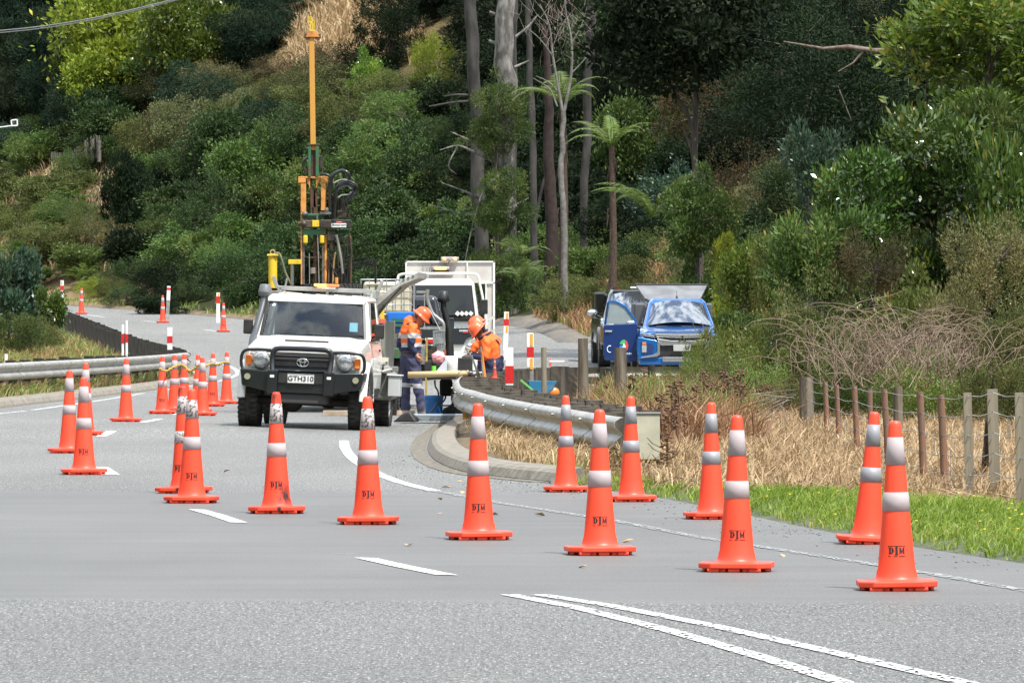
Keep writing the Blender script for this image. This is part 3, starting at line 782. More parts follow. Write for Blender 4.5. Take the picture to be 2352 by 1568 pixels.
NAMED_LIST = [
 (1600, 70, 430, 380, 'a', 'deep', 'big near black tree crown overhanging left of the brown limb', dict(d=147, name='tree', cat='tree', tall=True)),
 (1860, 190, 430, 360, 'b', 'deep', 'wide near black crown just below the brown limb', dict(d=141, name='tree', cat='tree', tall=True)),
 (1420, 200, 240, 330, 'p', 'deep', 'black green conifer behind the lower tree fern', dict(name='conifer_tree', cat='conifer')),
 (1300, 60, 240, 330, 'p', 'deep', 'tall black conifer behind the bare sapling twigs', dict(name='conifer_tree', cat='conifer')),
 (300, 110, 330, 330, 'a', 'yellow', 'large yellow green tree with golden left edge at upper left', dict(name='tree', cat='tree')),
 (215, 205, 170, 210, 'a', 'yellow', 'golden tipped lower left shoulder of foliage below the yellow green tree', dict(name='tree', cat='tree')),
 (450, 90, 230, 260, 'a', 'lime', 'green gold tree crown right of the large yellow green tree', dict(name='tree', cat='tree')),
 (400, 150, 210, 150, 'a', 'mid', 'mid green tree in front of the golden crowns at upper left', dict(name='tree', cat='tree')),
 (250, 250, 170, 130, 'a', 'dark', 'dark green shrub below the golden left edge tree', {}),
 (480, 190, 150, 110, 'b', 'brown', 'brown tinged bush between the gold tree and the drill mast'),
 (640, 170, 170, 90, 'b', 'rust', 'reddish brown scrub left of the mast below the tan grass'),
 (770, 140, 150, 90, 'b', 'rust', 'rust coloured shrub just right of the orange mast pole'),
 (580, 240, 170, 110, 'b', 'grey', 'pale grey scrub bush left of the orange mast pole'),
 (800, 260, 180, 140, 'b', 'olive', 'olive scrub bush right of the orange mast pole'),
 (430, 290, 200, 170, 'b', 'grey', 'greyish twiggy bush high on the bank left of the mast'),
 (330, 330, 180, 160, 'b', 'olive', 'olive rounded bush at the left shoulder of the bank'),
 (290, 460, 140, 230, 'a', 'deep', 'very dark rounded bush with a shaded hollow at the left end of the bank'),
 (560, 400, 190, 190, 'a', 'mid', 'fresh green bush left of the green mast section'),
 (620, 480, 150, 160, 'a', 'mid', 'leafy green bush directly left of the drill mast'),
 (600, 330, 160, 110, 'b', 'mid', 'small leaved green bush behind the mast pole foot'),
 (420, 580, 190, 120, 'a', 'mid', 'mid green bush low on the bank above the middle far cone'),
 (900, 80, 240, 240, 'p', 'deep', 'black green conifer crown leaning over the tan grass slope', dict(name='conifer_tree', cat='conifer')),
 (850, 190, 110, 140, 'a', 'lime', 'light green bush under the black green conifer', {}),
 (1000, 150, 130, 150, 'b', 'yellow', 'yellow leaved understorey between the conifer and the second grey trunk', {}),
 (930, 270, 250, 160, 'p', 'mid', 'spreading green cypress branchwork right of the mast hoses', dict(name='conifer_tree', cat='conifer')),
 (880, 380, 260, 190, 'p', 'mid', 'feathery green conifer behind the black hose loops', dict(name='conifer_tree', cat='conifer')),
 (1010, 330, 170, 160, 'p', 'dark', 'darker feathery conifer left of the second grey trunk', dict(name='conifer_tree', cat='conifer')),
 (910, 500, 200, 150, 'a', 'dark', 'dark shrub below the feathery conifer'),
 (1010, 515, 105, 120, 'c', 'mid', 'broad leaved green sapling standing above the truck headboard', dict(tall=True)),
 (1140, 210, 170, 80, 'p', 'mid', 'dark green branch spray wrapped round the big grey trunk', dict(d=183.2, name='conifer_tree', cat='conifer')),
 (1190, 600, 110, 130, 'c', 'mid', 'bright leafy shrub right of the truck headboard', {}),
 (1270, 570, 160, 110, 'a', 'mid', 'light green shrub under the tree ferns'),
 (1320, 660, 150, 70, 'b', 'olive', 'grassy green bush on the dirt bank left of the black ute'),
 (1480, 330, 200, 260, 'a', 'mid', 'layered light green tree left of the dark upper right wood', dict(name='tree', cat='tree')),
 (1530, 480, 220, 190, 'a', 'bluish', 'soft bluish green tree above the raised canopy of the blue ute', dict(name='tree', cat='tree')),
 (1600, 620, 170, 110, 'b', 'grey', 'grey green twiggy bush just above the raised canopy'),
 (1450, 610, 150, 110, 'a', 'dark', 'dark bush behind the black ute roof'),
 (1620, 260, 260, 240, 'b', 'rust', 'dark tree with reddish dead sprays in the shaded wood', dict(name='tree', cat='tree')),
 (1420, 120, 230, 230, 'a', 'dark', 'dark leafy tree top right of the bare sapling crown', dict(name='tree', cat='tree')),
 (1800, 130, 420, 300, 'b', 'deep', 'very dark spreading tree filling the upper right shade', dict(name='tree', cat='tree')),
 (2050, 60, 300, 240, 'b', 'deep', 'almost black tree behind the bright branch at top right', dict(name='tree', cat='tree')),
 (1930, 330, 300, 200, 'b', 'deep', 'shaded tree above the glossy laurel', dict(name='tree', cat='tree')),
 (1720, 430, 220, 200, 'b', 'rust', 'brownish shaded shrub left of the blunt leaved bush', {}),
 # the sunny thicket on the right
 (1870, 375, 180, 170, 'g', 'bluish', 'blunt leaved blue green shrub standing up from the thicket top', dict(d=108)),
 (1760, 480, 190, 160, 'b', 'brown', 'brown leaved bush left of the glossy laurel', {}),
 (2150, 360, 330, 280, 'g', 'laurel', 'big glossy dark green laurel with shining leaves', dict(d=101)),
 (1990, 450, 270, 260, 'g', 'laurel', 'glossy laurel bush left of the big one with white glints', dict(d=100)),
 (2260, 300, 260, 170, 'g', 'mid', 'green leafy mass between the bright corner tree and the laurels', dict(d=102.5, name='tree', cat='tree')),
 (2330, 560, 200, 200, 'g', 'laurel', 'shaded lower laurel above the brown green bush at right', dict(d=97)),
 (2320, 430, 240, 320, 'g', 'laurel', 'dark glossy laurel at the right edge of the picture', dict(d=99)),
 (1890, 560, 220, 190, 'g', 'mid', 'upright leafed green bush below the left laurel', dict(d=97)),
 (2270, 105, 400, 300, 'g', 'lime', 'bright yellow green tree reaching in from the top right corner', dict(d=104, tall=True, name='tree', cat='tree')),
 (2130, 85, 190, 110, 'g', 'lime', 'bright leafy bough pointing left at the top right', dict(d=105, tall=True, name='tree', cat='tree')),
 (2250, 260, 240, 130, 'g', 'lime', 'yellow flecked lower bough of the bright corner tree', dict(d=103.5, tall=True, name='tree', cat='tree')),
 (1715, 650, 140, 190, 'g', 'lime', 'yellow green leafy shrub hiding the right side of the blue ute', dict(d=119)),
 (1775, 600, 120, 150, 'g', 'weed', 'tall light green shoot shrub right of the raised canopy', dict(d=117)),
 (1665, 580, 55, 110, 'g', 'yellow', 'slender yellow leaved shoot beside the canopy lid', dict(d=121)),
 (1700, 760, 130, 110, 'g', 'mid', 'leafy bush covering the right headlamp of the blue ute', dict(d=112)),
 (2010, 590, 200, 160, 's', 'rust', 'shrub with reddish upright tips in the thicket', dict(d=92)),
 (1860, 690, 230, 120, 'b', 'olive', 'olive bush behind the left part of the dead brambles', dict(d=90)),
 (2090, 690, 250, 120, 'a', 'weed', 'sunlit yellow green bush behind the dead brambles', dict(d=87)),
 (2270, 600, 280, 260, 's', 'brown', 'large sunlit brown green bush at the right edge', dict(d=84)),
 (2180, 720, 220, 190, 'b', 'brown', 'brown green bush above the right fence posts', dict(d=82)),
 (2330, 780, 200, 230, 'b', 'olive', 'dark olive bush behind the last fence posts', dict(d=80)),
 (1780, 810, 220, 120, 's', 'weed', 'low weedy bush left of the fence corner post', dict(d=90)),
 (1960, 790, 260, 110, 'b', 'olive', 'low olive bush under the dead brambles', dict(d=85)),
 (1610, 850, 130, 110, 's', 'weed', 'sappy green weeds growing in front of the blue ute bumper', dict(d=97)),
 (1555, 870, 90, 90, 's', 'weed', 'light green weed clump left of the number plate weeds', dict(d=95)),
 (1700, 860, 150, 110, 's', 'brown', 'brownish green weed clump right of the ute', dict(d=92)),
 (1930, 850, 200, 120, 'b', 'mid', 'green bush tangled through the left side of the dead brambles', dict(d=81)),
 (2110, 860, 220, 110, 'b', 'weed', 'sunlit bush tangled through the middle of the dead brambles', dict(d=79)),
 (2280, 870, 200, 130, 'b', 'olive', 'olive bush behind the pale fence posts', dict(d=77)),
 (1605, 500, 170, 210, 'a', 'mid', 'mid green tree hiding the trunk of the big black crown', dict(d=144, name='tree', cat='tree')),
 (1480, 905, 80, 90, 's', 'weed', 'thin green weed beside the split timber post', dict(d=88)),
 (1560, 920, 120, 110, 's', 'weed', 'knee high green weeds left of the flat stump', dict(d=86)),
 (1650, 915, 150, 130, 's', 'brown', 'brown seeding weeds behind the dead dock stalks', dict(d=88)),
 (1740, 880, 160, 130, 's', 'weed', 'green weeds between the dock stalks and the strainer post', dict(d=88)),
 (1800, 910, 110, 110, 's', 'brown', 'brown weeds tangled behind the strainer post', dict(d=87)),
 (1620, 800, 110, 80, 's', 'weed', 'sprays of fresh weed reaching up before the number plate', dict(d=101)),
 (1690, 800, 150, 140, 'g', 'weed', 'yellow green bush below the leafy shrub right of the ute', dict(d=106)),
 # left foreground island
 (45, 650, 150, 190, 'c', 'bluish', 'dark glossy leaved shrub with orange berries at the left edge', dict(d=186)),
 (105, 690, 90, 80, 'c', 'laurel', 'small glossy shrub beside the road at left', dict(d=184)),
 (20, 760, 160, 110, 'b', 'mid', 'fine leaved green bush on the left traffic island', dict(d=168)),
 (90, 765, 120, 70, 'b', 'olive', 'olive fine leaved bush next to the dark posts', dict(d=172)),
 (165, 380, 110, 90, 's', 'mid', 'upright broom like green shrub below the old paling fence', {}),
 (85, 300, 120, 90, 'p', 'mid', 'rounded green pine sapling at far left', {}),
 (30, 330, 110, 120, 'a', 'bluish', 'bluish leaved shrub beneath the white bracket at left', {}),
 (215, 660, 90, 60, 'b', 'yellow', 'low yellow flowered bush at the foot of the bank', None or {}),
 (265, 665, 90, 70, 'b', 'olive', 'low olive bush with yellow flowers behind the far cones', {}),
]
NAMED = [a[:4] for a in NAMED_LIST if not (len(a) > 7 and a[7].get('d', 200) < 125)] + [(790, 70, 250, 150), (185, 345, 110, 60), (1155, 560, 60, 100)]
# the backing woods
fill(-70, 640, -70, 270, 100, 68, 190, 190, 'p', ['pine', 'pine', 'deep'], 'dark pine of the far wood', 'dark pines of the far wood', name='pine_tree', cat='pine tree', seed=2)
fill(480, 640, -40, 110, 90, 60, 170, 150, 'p', ['pine'], 'dark ridge pine left of the mast', 'dark pines on the ridge', name='pine_tree', cat='pine tree', seed=3)
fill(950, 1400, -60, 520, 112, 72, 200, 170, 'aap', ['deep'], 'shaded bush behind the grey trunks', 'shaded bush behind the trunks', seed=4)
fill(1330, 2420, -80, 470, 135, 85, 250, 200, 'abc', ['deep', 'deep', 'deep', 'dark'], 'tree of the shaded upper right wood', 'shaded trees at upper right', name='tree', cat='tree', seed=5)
fill(1180, 1700, 540, 690, 95, 50, 150, 105, 'ab', ['dark', 'mid', 'deep', 'olive'], 'low shrub behind the parked vehicles', 'undergrowth behind the vehicles', seed=6)
fill(280, 1090, 330, 640, 95, 60, 170, 135, 'abac', ['dark', 'deep', 'mid', 'dark'], 'dark shrub of the steep far bank', 'dark green shrubs of the far bank', seed=7)
fill(270, 1100, 650, 690, 75, 40, 110, 60, 'ab', ['deep', 'dark'], 'shade shrub below the far bank', 'shade plants at the foot of the far bank', seed=8)
fill(-20, 260, 380, 650, 80, 52, 130, 90, 'abs', ['olive', 'mid', 'brown', 'fern', 'weed'], 'small bush of the ferny left bank', 'small bushes of the ferny left bank', seed=9)
fill(380, 1000, 205, 330, 90, 50, 170, 100, 'b', ['olive', 'grey', 'olive', 'brown'], 'grey green scrub around the drill mast', 'grey green scrub of the slope', seed=10)
fill(1660, 2400, 420, 700, 105, 58, 190, 125, 'abg', ['mid', 'olive', 'dark', 'mid'], 'green thicket bush right of blue ute', 'mixed thicket right of the blue ute', seed=11)
fill(1700, 2420, 745, 830, 90, 42, 160, 100, 'bs', ['olive', 'weed', 'mid'], 'low sunlit bush behind the wire fence', 'low bushes behind the wire fence', seed=13)
fill(-40, 250, 250, 390, 80, 52, 140, 100, 'ap', ['bluish', 'mid', 'dark'], 'bluish shrub below the pine wood', 'bluish shrubs below the pine wood', seed=12)

fill(2470, 3300, 120, 820, 190, 120, 320, 250, 'ab', ['mid', 'dark', 'olive'], 'bank bush beyond the right edge', 'bushes beyond the right edge', seed=41)
row(NAMED_LIST)


# ---------------------------------------------------------------- ferns
def frond_arrays(rng, L, droop, npin, pw, az, el, base=(0, 0, 0)):
    """one arching frond: a stalk with leaflets that shorten to the tip"""
    V, F = [], []
    t = np.linspace(0, 1, npin)
    ang = el - droop * t ** 1.2
    seg = L / npin
    r = np.cumsum(np.cos(ang)) * seg; z = np.cumsum(np.sin(ang)) * seg
    dirh = np.array([cos(az), sin(az), 0]); side = np.array([-sin(az), cos(az), 0])
    pts = np.array(base) + r[:, None] * dirh + z[:, None] * np.array([0, 0, 1])
    tang = np.cos(ang)[:, None] * dirh + np.sin(ang)[:, None] * np.array([0, 0, 1])
    pl = pw * np.sin(np.clip(t * 1.02 + .10, 0, 1) * pi) ** .7 * (1 - .25 * t)
    n = 0
    for sgn in (-1, 1):
        D = side * sgn + tang * .45 + np.array([0, 0, -.28]) + rng.normal(size=(npin, 3)) * .07
        D /= np.linalg.norm(D, axis=1)[:, None]
        ln = pl[:, None]; wd = seg * .95
        q = np.empty((npin, 4, 3)); q[:, 0] = pts; q[:, 2] = pts + D * ln
        m_ = pts + D * ln * .35
        q[:, 1] = m_ + tang * wd * .5; q[:, 3] = m_ - tang * wd * .5
        V.append(q.reshape(-1, 3)); F.append(np.arange(npin)[:, None] * 4 + np.arange(4) + n); n += npin * 4
    q = np.empty((npin - 1, 4, 3)); w = .008 + .012 * (1 - t[:-1, None])
    q[:, 0] = pts[:-1] - side * w; q[:, 1] = pts[:-1] + side * w; q[:, 2] = pts[1:] + side * w; q[:, 3] = pts[1:] - side * w
    V.append(q.reshape(-1, 3)); F.append(np.arange(npin - 1)[:, None] * 4 + np.arange(4) + n)
    return np.concatenate(V), np.concatenate(F)
def frond_mesh(seed, L, droop, npin, pw, el, m):
    rng = np.random.default_rng(seed)
    V, F = frond_arrays(rng, L, droop, npin, pw, 0, el)
    return arr_mesh('frond', V, F, m, np.clip(rng.normal(.5, .25, len(F)), 0, 1))
FR_BIG = [frond_mesh(71 + i, 2.1, 1.5 + .3 * i, 46, .36, .75, LM['fernlight']) for i in range(3)]
FR_SM = [frond_mesh(81 + i, .95, 1.5 + .3 * i, 26, .17, .9, LM['fern']) for i in range(3)]
def fern(px, py, d, size, label, n=9, trunk_to=None, lm=None, angs=None, fr=FR_SM, name='fern', group=None, seed=0, el=(0, .5)):
    q = random.Random(seed + int(px))
    c = W(px, py, d); g = gz(c.x, c.y)
    bz = min(g, c.z) if trunk_to is None else g
    t = thing(name, label, 'tree fern' if trunk_to else 'fern', (c.x, c.y, bz), 0, group)
    for k in range(n):
        o = link('frond', q.choice(fr), t, (0, 0, c.z - bz))
        a = angs[k] if angs else k * 2 * pi / n + q.uniform(-.25, .25)
        o.rotation_euler = (q.uniform(-.2, .2), -q.uniform(*el), a)
        s = size * q.uniform(.85, 1.15); o.scale = (s, s, s)
        if lm:
            o.material_slots[0].link = 'OBJECT'; o.material_slots[0].material = LM[lm]
    if trunk_to:
        b = MB(); h = c.z - bz
        b.tube([(0, 0, 0), (.05, 0, h * .5), (0, 0, h)], [trunk_to * 1.4, trunk_to, trunk_to * .8], 9)
        for k in range(26):
            z = h * (k / 26); a = q.uniform(0, 6.3)
            b.tube([(trunk_to * cos(a), trunk_to * sin(a), z), (trunk_to * 1.5 * cos(a), trunk_to * 1.5 * sin(a), z - .35)], [.03, .006], 4)
        b.build('trunk', mat('fern_trunk', (.045, .028, .02), .95, col2=(.09, .06, .04), nscale=20), t)
    return t
fern(1292, 238, 176, .9, 'tall tree fern with pale drooping fronds beside the bare sapling', 9, .11, fr=FR_BIG, name='tree_fern', seed=1)
fern(1405, 335, 165, .78, 'second lower tree fern with flat fronds right of the bare sapling', 8, .09, fr=FR_BIG, name='tree_fern', seed=2)
fern(1500, 500, 152, .95, 'tree fern whose long fronds sweep down left above the dirt bank', 7, None, fr=FR_BIG, name='tree_fern', seed=3, el=(.1, .5),
     angs=[pi, pi + .25, pi - .3, 2.3, 4.0, .6, 5.6])
fern(1195, 590, 176, .6, 'young fern at the foot of the big grey trunk', 8, None, fr=FR_BIG, seed=4, lm='fern')
fern(1200, 640, 168, .5, 'small fern beside the truck headboard', 8, None, fr=FR_BIG, seed=5, lm='fern')
fern(530, 452, march(530, 475) - 1.5, .75, 'pale fern poking out of the bank left of the mast', 8, None, fr=FR_BIG, seed=6, lm='fern')
fern(530, 610, march(530, 630) - 1.5, .7, 'fern with hanging fronds low on the shaded bank', 8, None, fr=FR_BIG, seed=7, lm='fern')
q = random.Random(5)
for k in range(46):
    px, py = q.uniform(40, 250), q.uniform(455, 655)
    if px > 195 and py < 520: continue
    d = march(px, py + 12)
    fern(px, py, d - .3, q.uniform(.75, 1.25), 'arching green fern on the sunny left bank', 8, group='ferns of the left bank', seed=k)

# ---------------------------------------------------------------- trunks that stand alone
BARK_G = mat('grey_pine_bark', (.085, .078, .070), .95, col2=(.25, .24, .215), nscale=5.5, ndet=9, nlo=.4, nhi=.62, bump=.9, bscale=7, bdist=.06, stretch=(1, 1, .35))
BARK_D = mat('dark_bark', (.022, .020, .018), .95, col2=(.065, .06, .053), nscale=4, ndet=8, bump=.8, bscale=9, bdist=.04, stretch=(1, 1, .35))
def trunk(pts, label, m, d, limbs=(), name='tree', group=None):
    """pts: (px, py, half width px)"""
    P = [W(a, b, d) for a, b, _ in pts]; r = [c / (FPX / d) for *_, c in pts]
    g = gz(P[0].x, P[0].y)
    t = thing(name, label, 'tree', (P[0].x, P[0].y, g))
    o = Vector((P[0].x, P[0].y, g))
    P[0].z = min(P[0].z, g - .1)
    b = MB(); q = random.Random(int(pts[0][0]))
    dn = [P[0]]; rs = [r[0]]; wob_ = .35
    for i in range(1, len(P)):
        for k in range(1, 5):
            dn.append(P[i - 1].lerp(P[i], k / 4) + Vector((q.uniform(-1, 1), q.uniform(-1, 1), 0)) * r[i] * wob_); rs.append((r[i - 1] * (4 - k) + r[i] * k) / 4 * q.uniform(.96, 1.05))
    b.tube([p - o for p in dn], rs, 14); b.build('trunk', m, t)
    for lp in limbs:
        lb = MB(); Q = [W(a, c, d + (e if len(x) > 3 else 0)) - o for x in lp for a, c, rr, *e0 in [x] for e in [(e0[0] if e0 else 0)]]
        lr = [x[2] / (FPX / d) for x in lp]
        if len(Q) > 2:
            Q2 = [Vector(v) for v in catmull([tuple(v) for v in Q], 4)]; lr = list(np.interp(np.linspace(0, 1, len(Q2)), np.linspace(0, 1, len(lr)), lr)); Q = Q2
        lb.tube(Q, lr, 6); lb.build('branch', m, t)
    return t
DEADW = mat('dead_branch_wood', (.22, .20, .18), .9, col2=(.12, .10, .09), nscale=8)
trunk([(1161, 600, 29), (1161, 480, 26), (1160, 300, 24.5), (1161, 150, 23), (1160, -60, 21)], 'thick pale grey pine trunk with stub branches in the middle of the bush', BARK_G, 184,
      [[(1140, 480, 4), (1080, 445, 3), (1015, 420, 1.2)], [(1142, 375, 4), (1090, 350, 3.4), (1052, 335, 2.4), (1010, 345, 1.2)],
       [(1142, 350, 3.4), (1085, 325, 3), (1035, 303, 1.2)], [(1150, 400, 3.4, -1), (1110, 440, 2.6, -1), (1085, 520, 1.8, -1), (1068, 600, 1.2, -1)],
       [(1052, 335, 2.4), (1030, 380, 1.6), (1048, 400, .9)], [(1145, 500, 3), (1060, 490, 2), (985, 470, 1)], [(1185, 85, 4), (1215, 60, 3), (1235, 35, 1.4)],
       [(1138, 34, 5), (1124, 28, 3.6)], [(1140, 100, 5), (1122, 94, 4)], [(1182, 155, 4), (1215, 140, 2)], [(1185, 470, 3), (1215, 455, 1.6)]])
trunk([(1110, 520, 17), (1098, 330, 16), (1088, 150, 15), (1078, -60, 14)], 'darker straight trunk left of the thick pale trunk', BARK_D, 196,
      [[(1090, 232, 4), (1040, 236, 3), (985, 245, 2)], [(1085, 220, 4), (1050, 218, 3), (1020, 222, 1.6)], [(1080, 295, 3), (1120, 310, 2)]])
trunk([(1300, 545, 8), (1296, 480, 7), (1290, 400, 6.5), (1292, 330, 6), (1294, 260, 5.5)], 'slender bare sapling that forks above the tree fern', mat('pale_sapling_bark', (.20, .19, .17), .9, col2=(.11, .10, .09), nscale=9), 170,
      [[(1294, 265, 4.4), (1282, 200, 3.6), (1270, 130, 3), (1262, 60, 2), (1240, 10, 1)], [(1294, 265, 4.4), (1312, 170, 3.6), (1312, 90, 3), (1300, 30, 2), (1296, -20, 1)],
       [(1270, 130, 2), (1240, 90, 1.4), (1205, 60, .8)], [(1312, 170, 2), (1340, 140, 1.4), (1368, 105, .8)], [(1285, 215, 2), (1262, 190, 1.4), (1232, 175, .8)],
       [(1268, 110, 1.6), (1290, 60, 1.2), (1320, 20, .7)], [(1312, 100, 1.6), (1335, 60, 1.2), (1350, 10, .7)], [(1262, 60, 1.2), (1230, 30, .9), (1215, -5, .6)],
       [(1280, 245, 2.4), (1262, 205, 1.8), (1225, 180, 1)]])
trunk([(1230, 520, 9), (1226, 420, 8), (1222, 300, 8), (1216, 150, 7), (1210, -50, 6)], 'thin lichen grey trunk between the thick trunk and the sapling', BARK_D, 190, [[(1232, 500, 4), (1245, 430, 4), (1262, 380, 2)]])
trunk([(1268, 540, 16), (1266, 440, 14), (1262, 330, 12), (1258, 180, 9), (1250, 60, 5)], 'dark reddish stump like trunk behind the bare sapling', mat('reddish_trunk', (.022, .014, .012), .95, col2=(.045, .028, .022), nscale=6, bump=.8), 186)
trunk([(1340, 380, 9), (1350, 220, 10), (1358, 60, 11), (1362, -60, 10)], 'leaning dark trunk right of the bare sapling crown', BARK_D, 192)
trunk([(1180, 300, 8), (1178, 100, 9), (1186, -50, 8)], 'dim trunk just behind the thick pale trunk', BARK_D, 205)
# twiggy fuzz of the bare sapling
b = MB(); q = random.Random(9)
tw = thing('bare_twigs', 'fine bare twig crown of the slender sapling at the top centre', 'twigs', W(1285, 60, 170))
for k in range(150):
    a = Vector((q.gauss(0, .55), q.gauss(0, .3), q.gauss(.1, .5))); 
    e = a + Vector((q.uniform(-.35, .35), q.uniform(-.2, .2), q.uniform(.1, .5)))
    b.tube([a, (a + e) / 2 + Vector((q.uniform(-.05, .05), 0, 0)), e], [.007, .006, .003], 3, cap=False)
prop(b.build('twig_spray', mat('bare_twig', (.24, .19, .16), .9), tw), kind='stuff')
# limb under the bright corner tree
lb = thing('fallen_branch', 'brown limb reaching left across the dark shade at upper right', 'branch', W(2085, 115, 120))
b = MB(); o = W(2085, 115, 120)
b.tube([W(x, y, 120) - o for x, y in ((2140, 118), (2085, 115), (2010, 118), (1950, 108), (1890, 112), (1800, 96))], [.07, .06, .055, .045, .03, .012], 7)
b.tube([W(x, y, 120) - o for x, y in ((1985, 116), (1960, 145), (1925, 165))], [.03, .02, .01], 5)
b.build('limb', mat('brown_limb', (.10, .065, .05), .9, col2=(.2, .16, .13), nscale=12), lb)

# ---------------------------------------------------------------- grasses (nobody could count the blades)
def blades(name, pts, hgt, wid, lm, label, lean=.5, bend=.5, seed=0, zoff=0.0, gust=(0.3, 0)):
    """pts (n,2) roots"""
    rng = np.random.default_rng(seed)
    n = len(pts)
    z = Gt(pts[:, 0], pts[:, 1]) - .01 + zoff
    B = np.concatenate([pts, z[:, None]], 1)
    az = rng.uniform(0, 2 * pi, n); h = hgt * rng.uniform(.45, 1.25, n)
    ln = lean * rng.uniform(.1, 1.3, n)
    hd = np.stack([np.cos(az) + gust[0], np.sin(az) + gust[1], np.zeros(n)], 1)
    up = np.array([0, 0, 1.0])
    m1 = B + up * (h * .55)[:, None] + hd * (h * ln * .35)[:, None]
    tp = B + up * (h * (1 - bend * .5 * ln))[:, None] + hd * (h * ln * (.8 + bend))[:, None]
    fa = rng.uniform(0, pi, n); sd = np.stack([np.cos(fa), np.sin(fa) * .4, np.zeros(n)], 1)
    w = wid * rng.uniform(.6, 1.3, n)[:, None]
    V = np.empty((n, 6, 3))
    V[:, 0] = B - sd * w * .6; V[:, 1] = B + sd * w * .6; V[:, 2] = m1 + sd * w * .5; V[:, 3] = m1 - sd * w * .5
    V[:, 4] = tp + sd * w * .12; V[:, 5] = tp - sd * w * .12
    i = np.arange(n)[:, None] * 6
    F = np.concatenate([i + np.array([0, 1, 2, 3]), i + np.array([3, 2, 4, 5])])
    r = np.clip(rng.normal(.5, .24, n) + .12 * np.sin(pts[:, 0] * 1.9 + np.sin(pts[:, 1] * .8) * 2), 0, 1)
    o = link(name, arr_mesh(name, V.reshape(-1, 3), F, LM[lm], np.concatenate([r, r])))
    return prop(o, label, 'grass', kind='stuff')
def scatter(n, x0, x1, y0, y1, keep, seed, clump=0.0, yp=1.0):
    rng = np.random.default_rng(seed)
    out = []
    if clump:
        m = max(1, n // 14)
        c = np.stack([rng.uniform(x0, x1, m), y0 + (y1 - y0) * rng.uniform(0, 1, m) ** yp], 1)
        P = c[rng.integers(0, m, n)] + rng.normal(size=(n, 2)) * clump
    else:
        P = np.stack([rng.uniform(x0, x1, n), y0 + (y1 - y0) * rng.uniform(0, 1, n) ** yp], 1)
    return P[keep(P[:, 0], P[:, 1])]
def green_edge(x, y):      # the mown strip lies between the shoulder and this line
    return y - (58.0 - 2.55 * x + .8 * np.sin(x * 3) + .4 * np.sin(x * 7.7))
k_dry = lambda x, y: (roadness(x, y) > .45) & (green_edge(x, y) > -.3) & (hillf(x, y) < .8) & ~((x < 2.6) & (y > 99))
P = scatter(70000, -1, 9.5, 50, 100, k_dry, 1, .10, 1.25)
blades('dry_grass', P, .26, .010, 'drygrass', 'bleached straw coloured grass between the fence and the mown verge', 1.4, .9, 1)
P = scatter(26000, 1.0, 9.5, 48, 78, k_dry, 2, .16)
blades('dry_grass', P, .13, .010, 'drygrass', 'flattened pale hay lying below the fence', 3.2, 1.3, 2, gust=(.6, -.3))
k_g = lambda x, y: (roadness(x, y) > .18) & (green_edge(x, y) < .4)
P = scatter(90000, .3, 7, 34, 58, k_g, 3, .05)
blades('green_grass', P, .085, .009, 'green', 'short fresh green grass of the verge with small yellow flowers', .9, .6, 3)
k_k = lambda x, y: (roadness(x, y) > .5) & (roadness(x, y) < 3.4)
P = scatter(26000, -1.2, 1.6, 57, 98, k_k, 4, .09)
blades('dry_grass', P, .17, .011, 'drygrass', 'tufty dry grass under the right guardrail behind the kerb', 1.0, .8, 4)
P = scatter(5000, -1.2, 1.6, 57, 98, k_k, 5, .07)
blades('green_grass', P, .13, .010, 'weed', 'sparse green weeds among the dry grass behind the kerb', 1.0, .7, 5)
k_l = lambda x, y: inpoly(x, y, [(-9.6, 90), (-7.7, 143), (-7.7, 150), (-9.2, 160), (-13.8, 195), (-20, 222), (-26, 200), (-20, 110), (-12, 90)])
P = scatter(60000, -20, -7, 100, 205, k_l, 6, .18)
blades('island_grass', P, .30, .018, 'weed', 'green and brown grass on the left traffic island behind the guardrail', .9, .6, 6)
P = scatter(26000, -20, -7, 100, 205, k_l, 7, .2)
blades('island_grass', P, .34, .018, 'dryrust', 'brown seeding grass on the left traffic island', .8, .6, 7)
P = scatter(9000, -9.4, -7.2, 90, 150, lambda x, y: (roadness(x, y) > .4) & (roadness(x, y) < 1.4), 8, .1)
blades('dry_grass', P, .16, .014, 'drygrass', 'dry grass between the left kerb and the posts of the guardrail', 1.1, .8, 8)
k_b = lambda x, y: (roadness(x, y) > .8) & (hillf(x, y) < 4.5)
P = scatter(30000, -.5, 6.5, 146, 176, k_b, 9, .25)
blades('bank_grass', P, .42, .022, 'dryrust', 'tawny seeding grass on the dirt bank left of the black ute', .7, .6, 9)
P = scatter(14000, -.5, 6.5, 146, 170, k_b, 10, .25)
blades('bank_grass', P, .25, .022, 'weed', 'green grass growing low on the dirt bank', .8, .6, 10)
P = scatter(16000, -30, -6, 205, 268, lambda x, y: (roadness(x, y) > .3) & (roadness(x, y) < 2.6), 11, .2)
blades('bank_grass', P, .22, .03, 'weed', 'strip of green grass along the far edge of the road', .8, .6, 11)
P = scatter(60000, -14, 0, 238, 290, lambda x, y: (np.exp(-(((x + 6.6) / 3.0) ** 2)) > .40) & (hillf(x, y) > 9.3), 12, .3)
blades('hill_grass', P, .75, .05, 'drygrass', 'tall tan grass on the open slope high behind the drill mast', .7, .6, 12)
P = scatter(16000, -26, -15, 246, 275, lambda x, y: hillf(x, y) > 1, 13, .3)
blades('hill_grass', P, .45, .035, 'drygrass', 'patches of tan grass between the ferns of the left bank', .8, .6, 13)
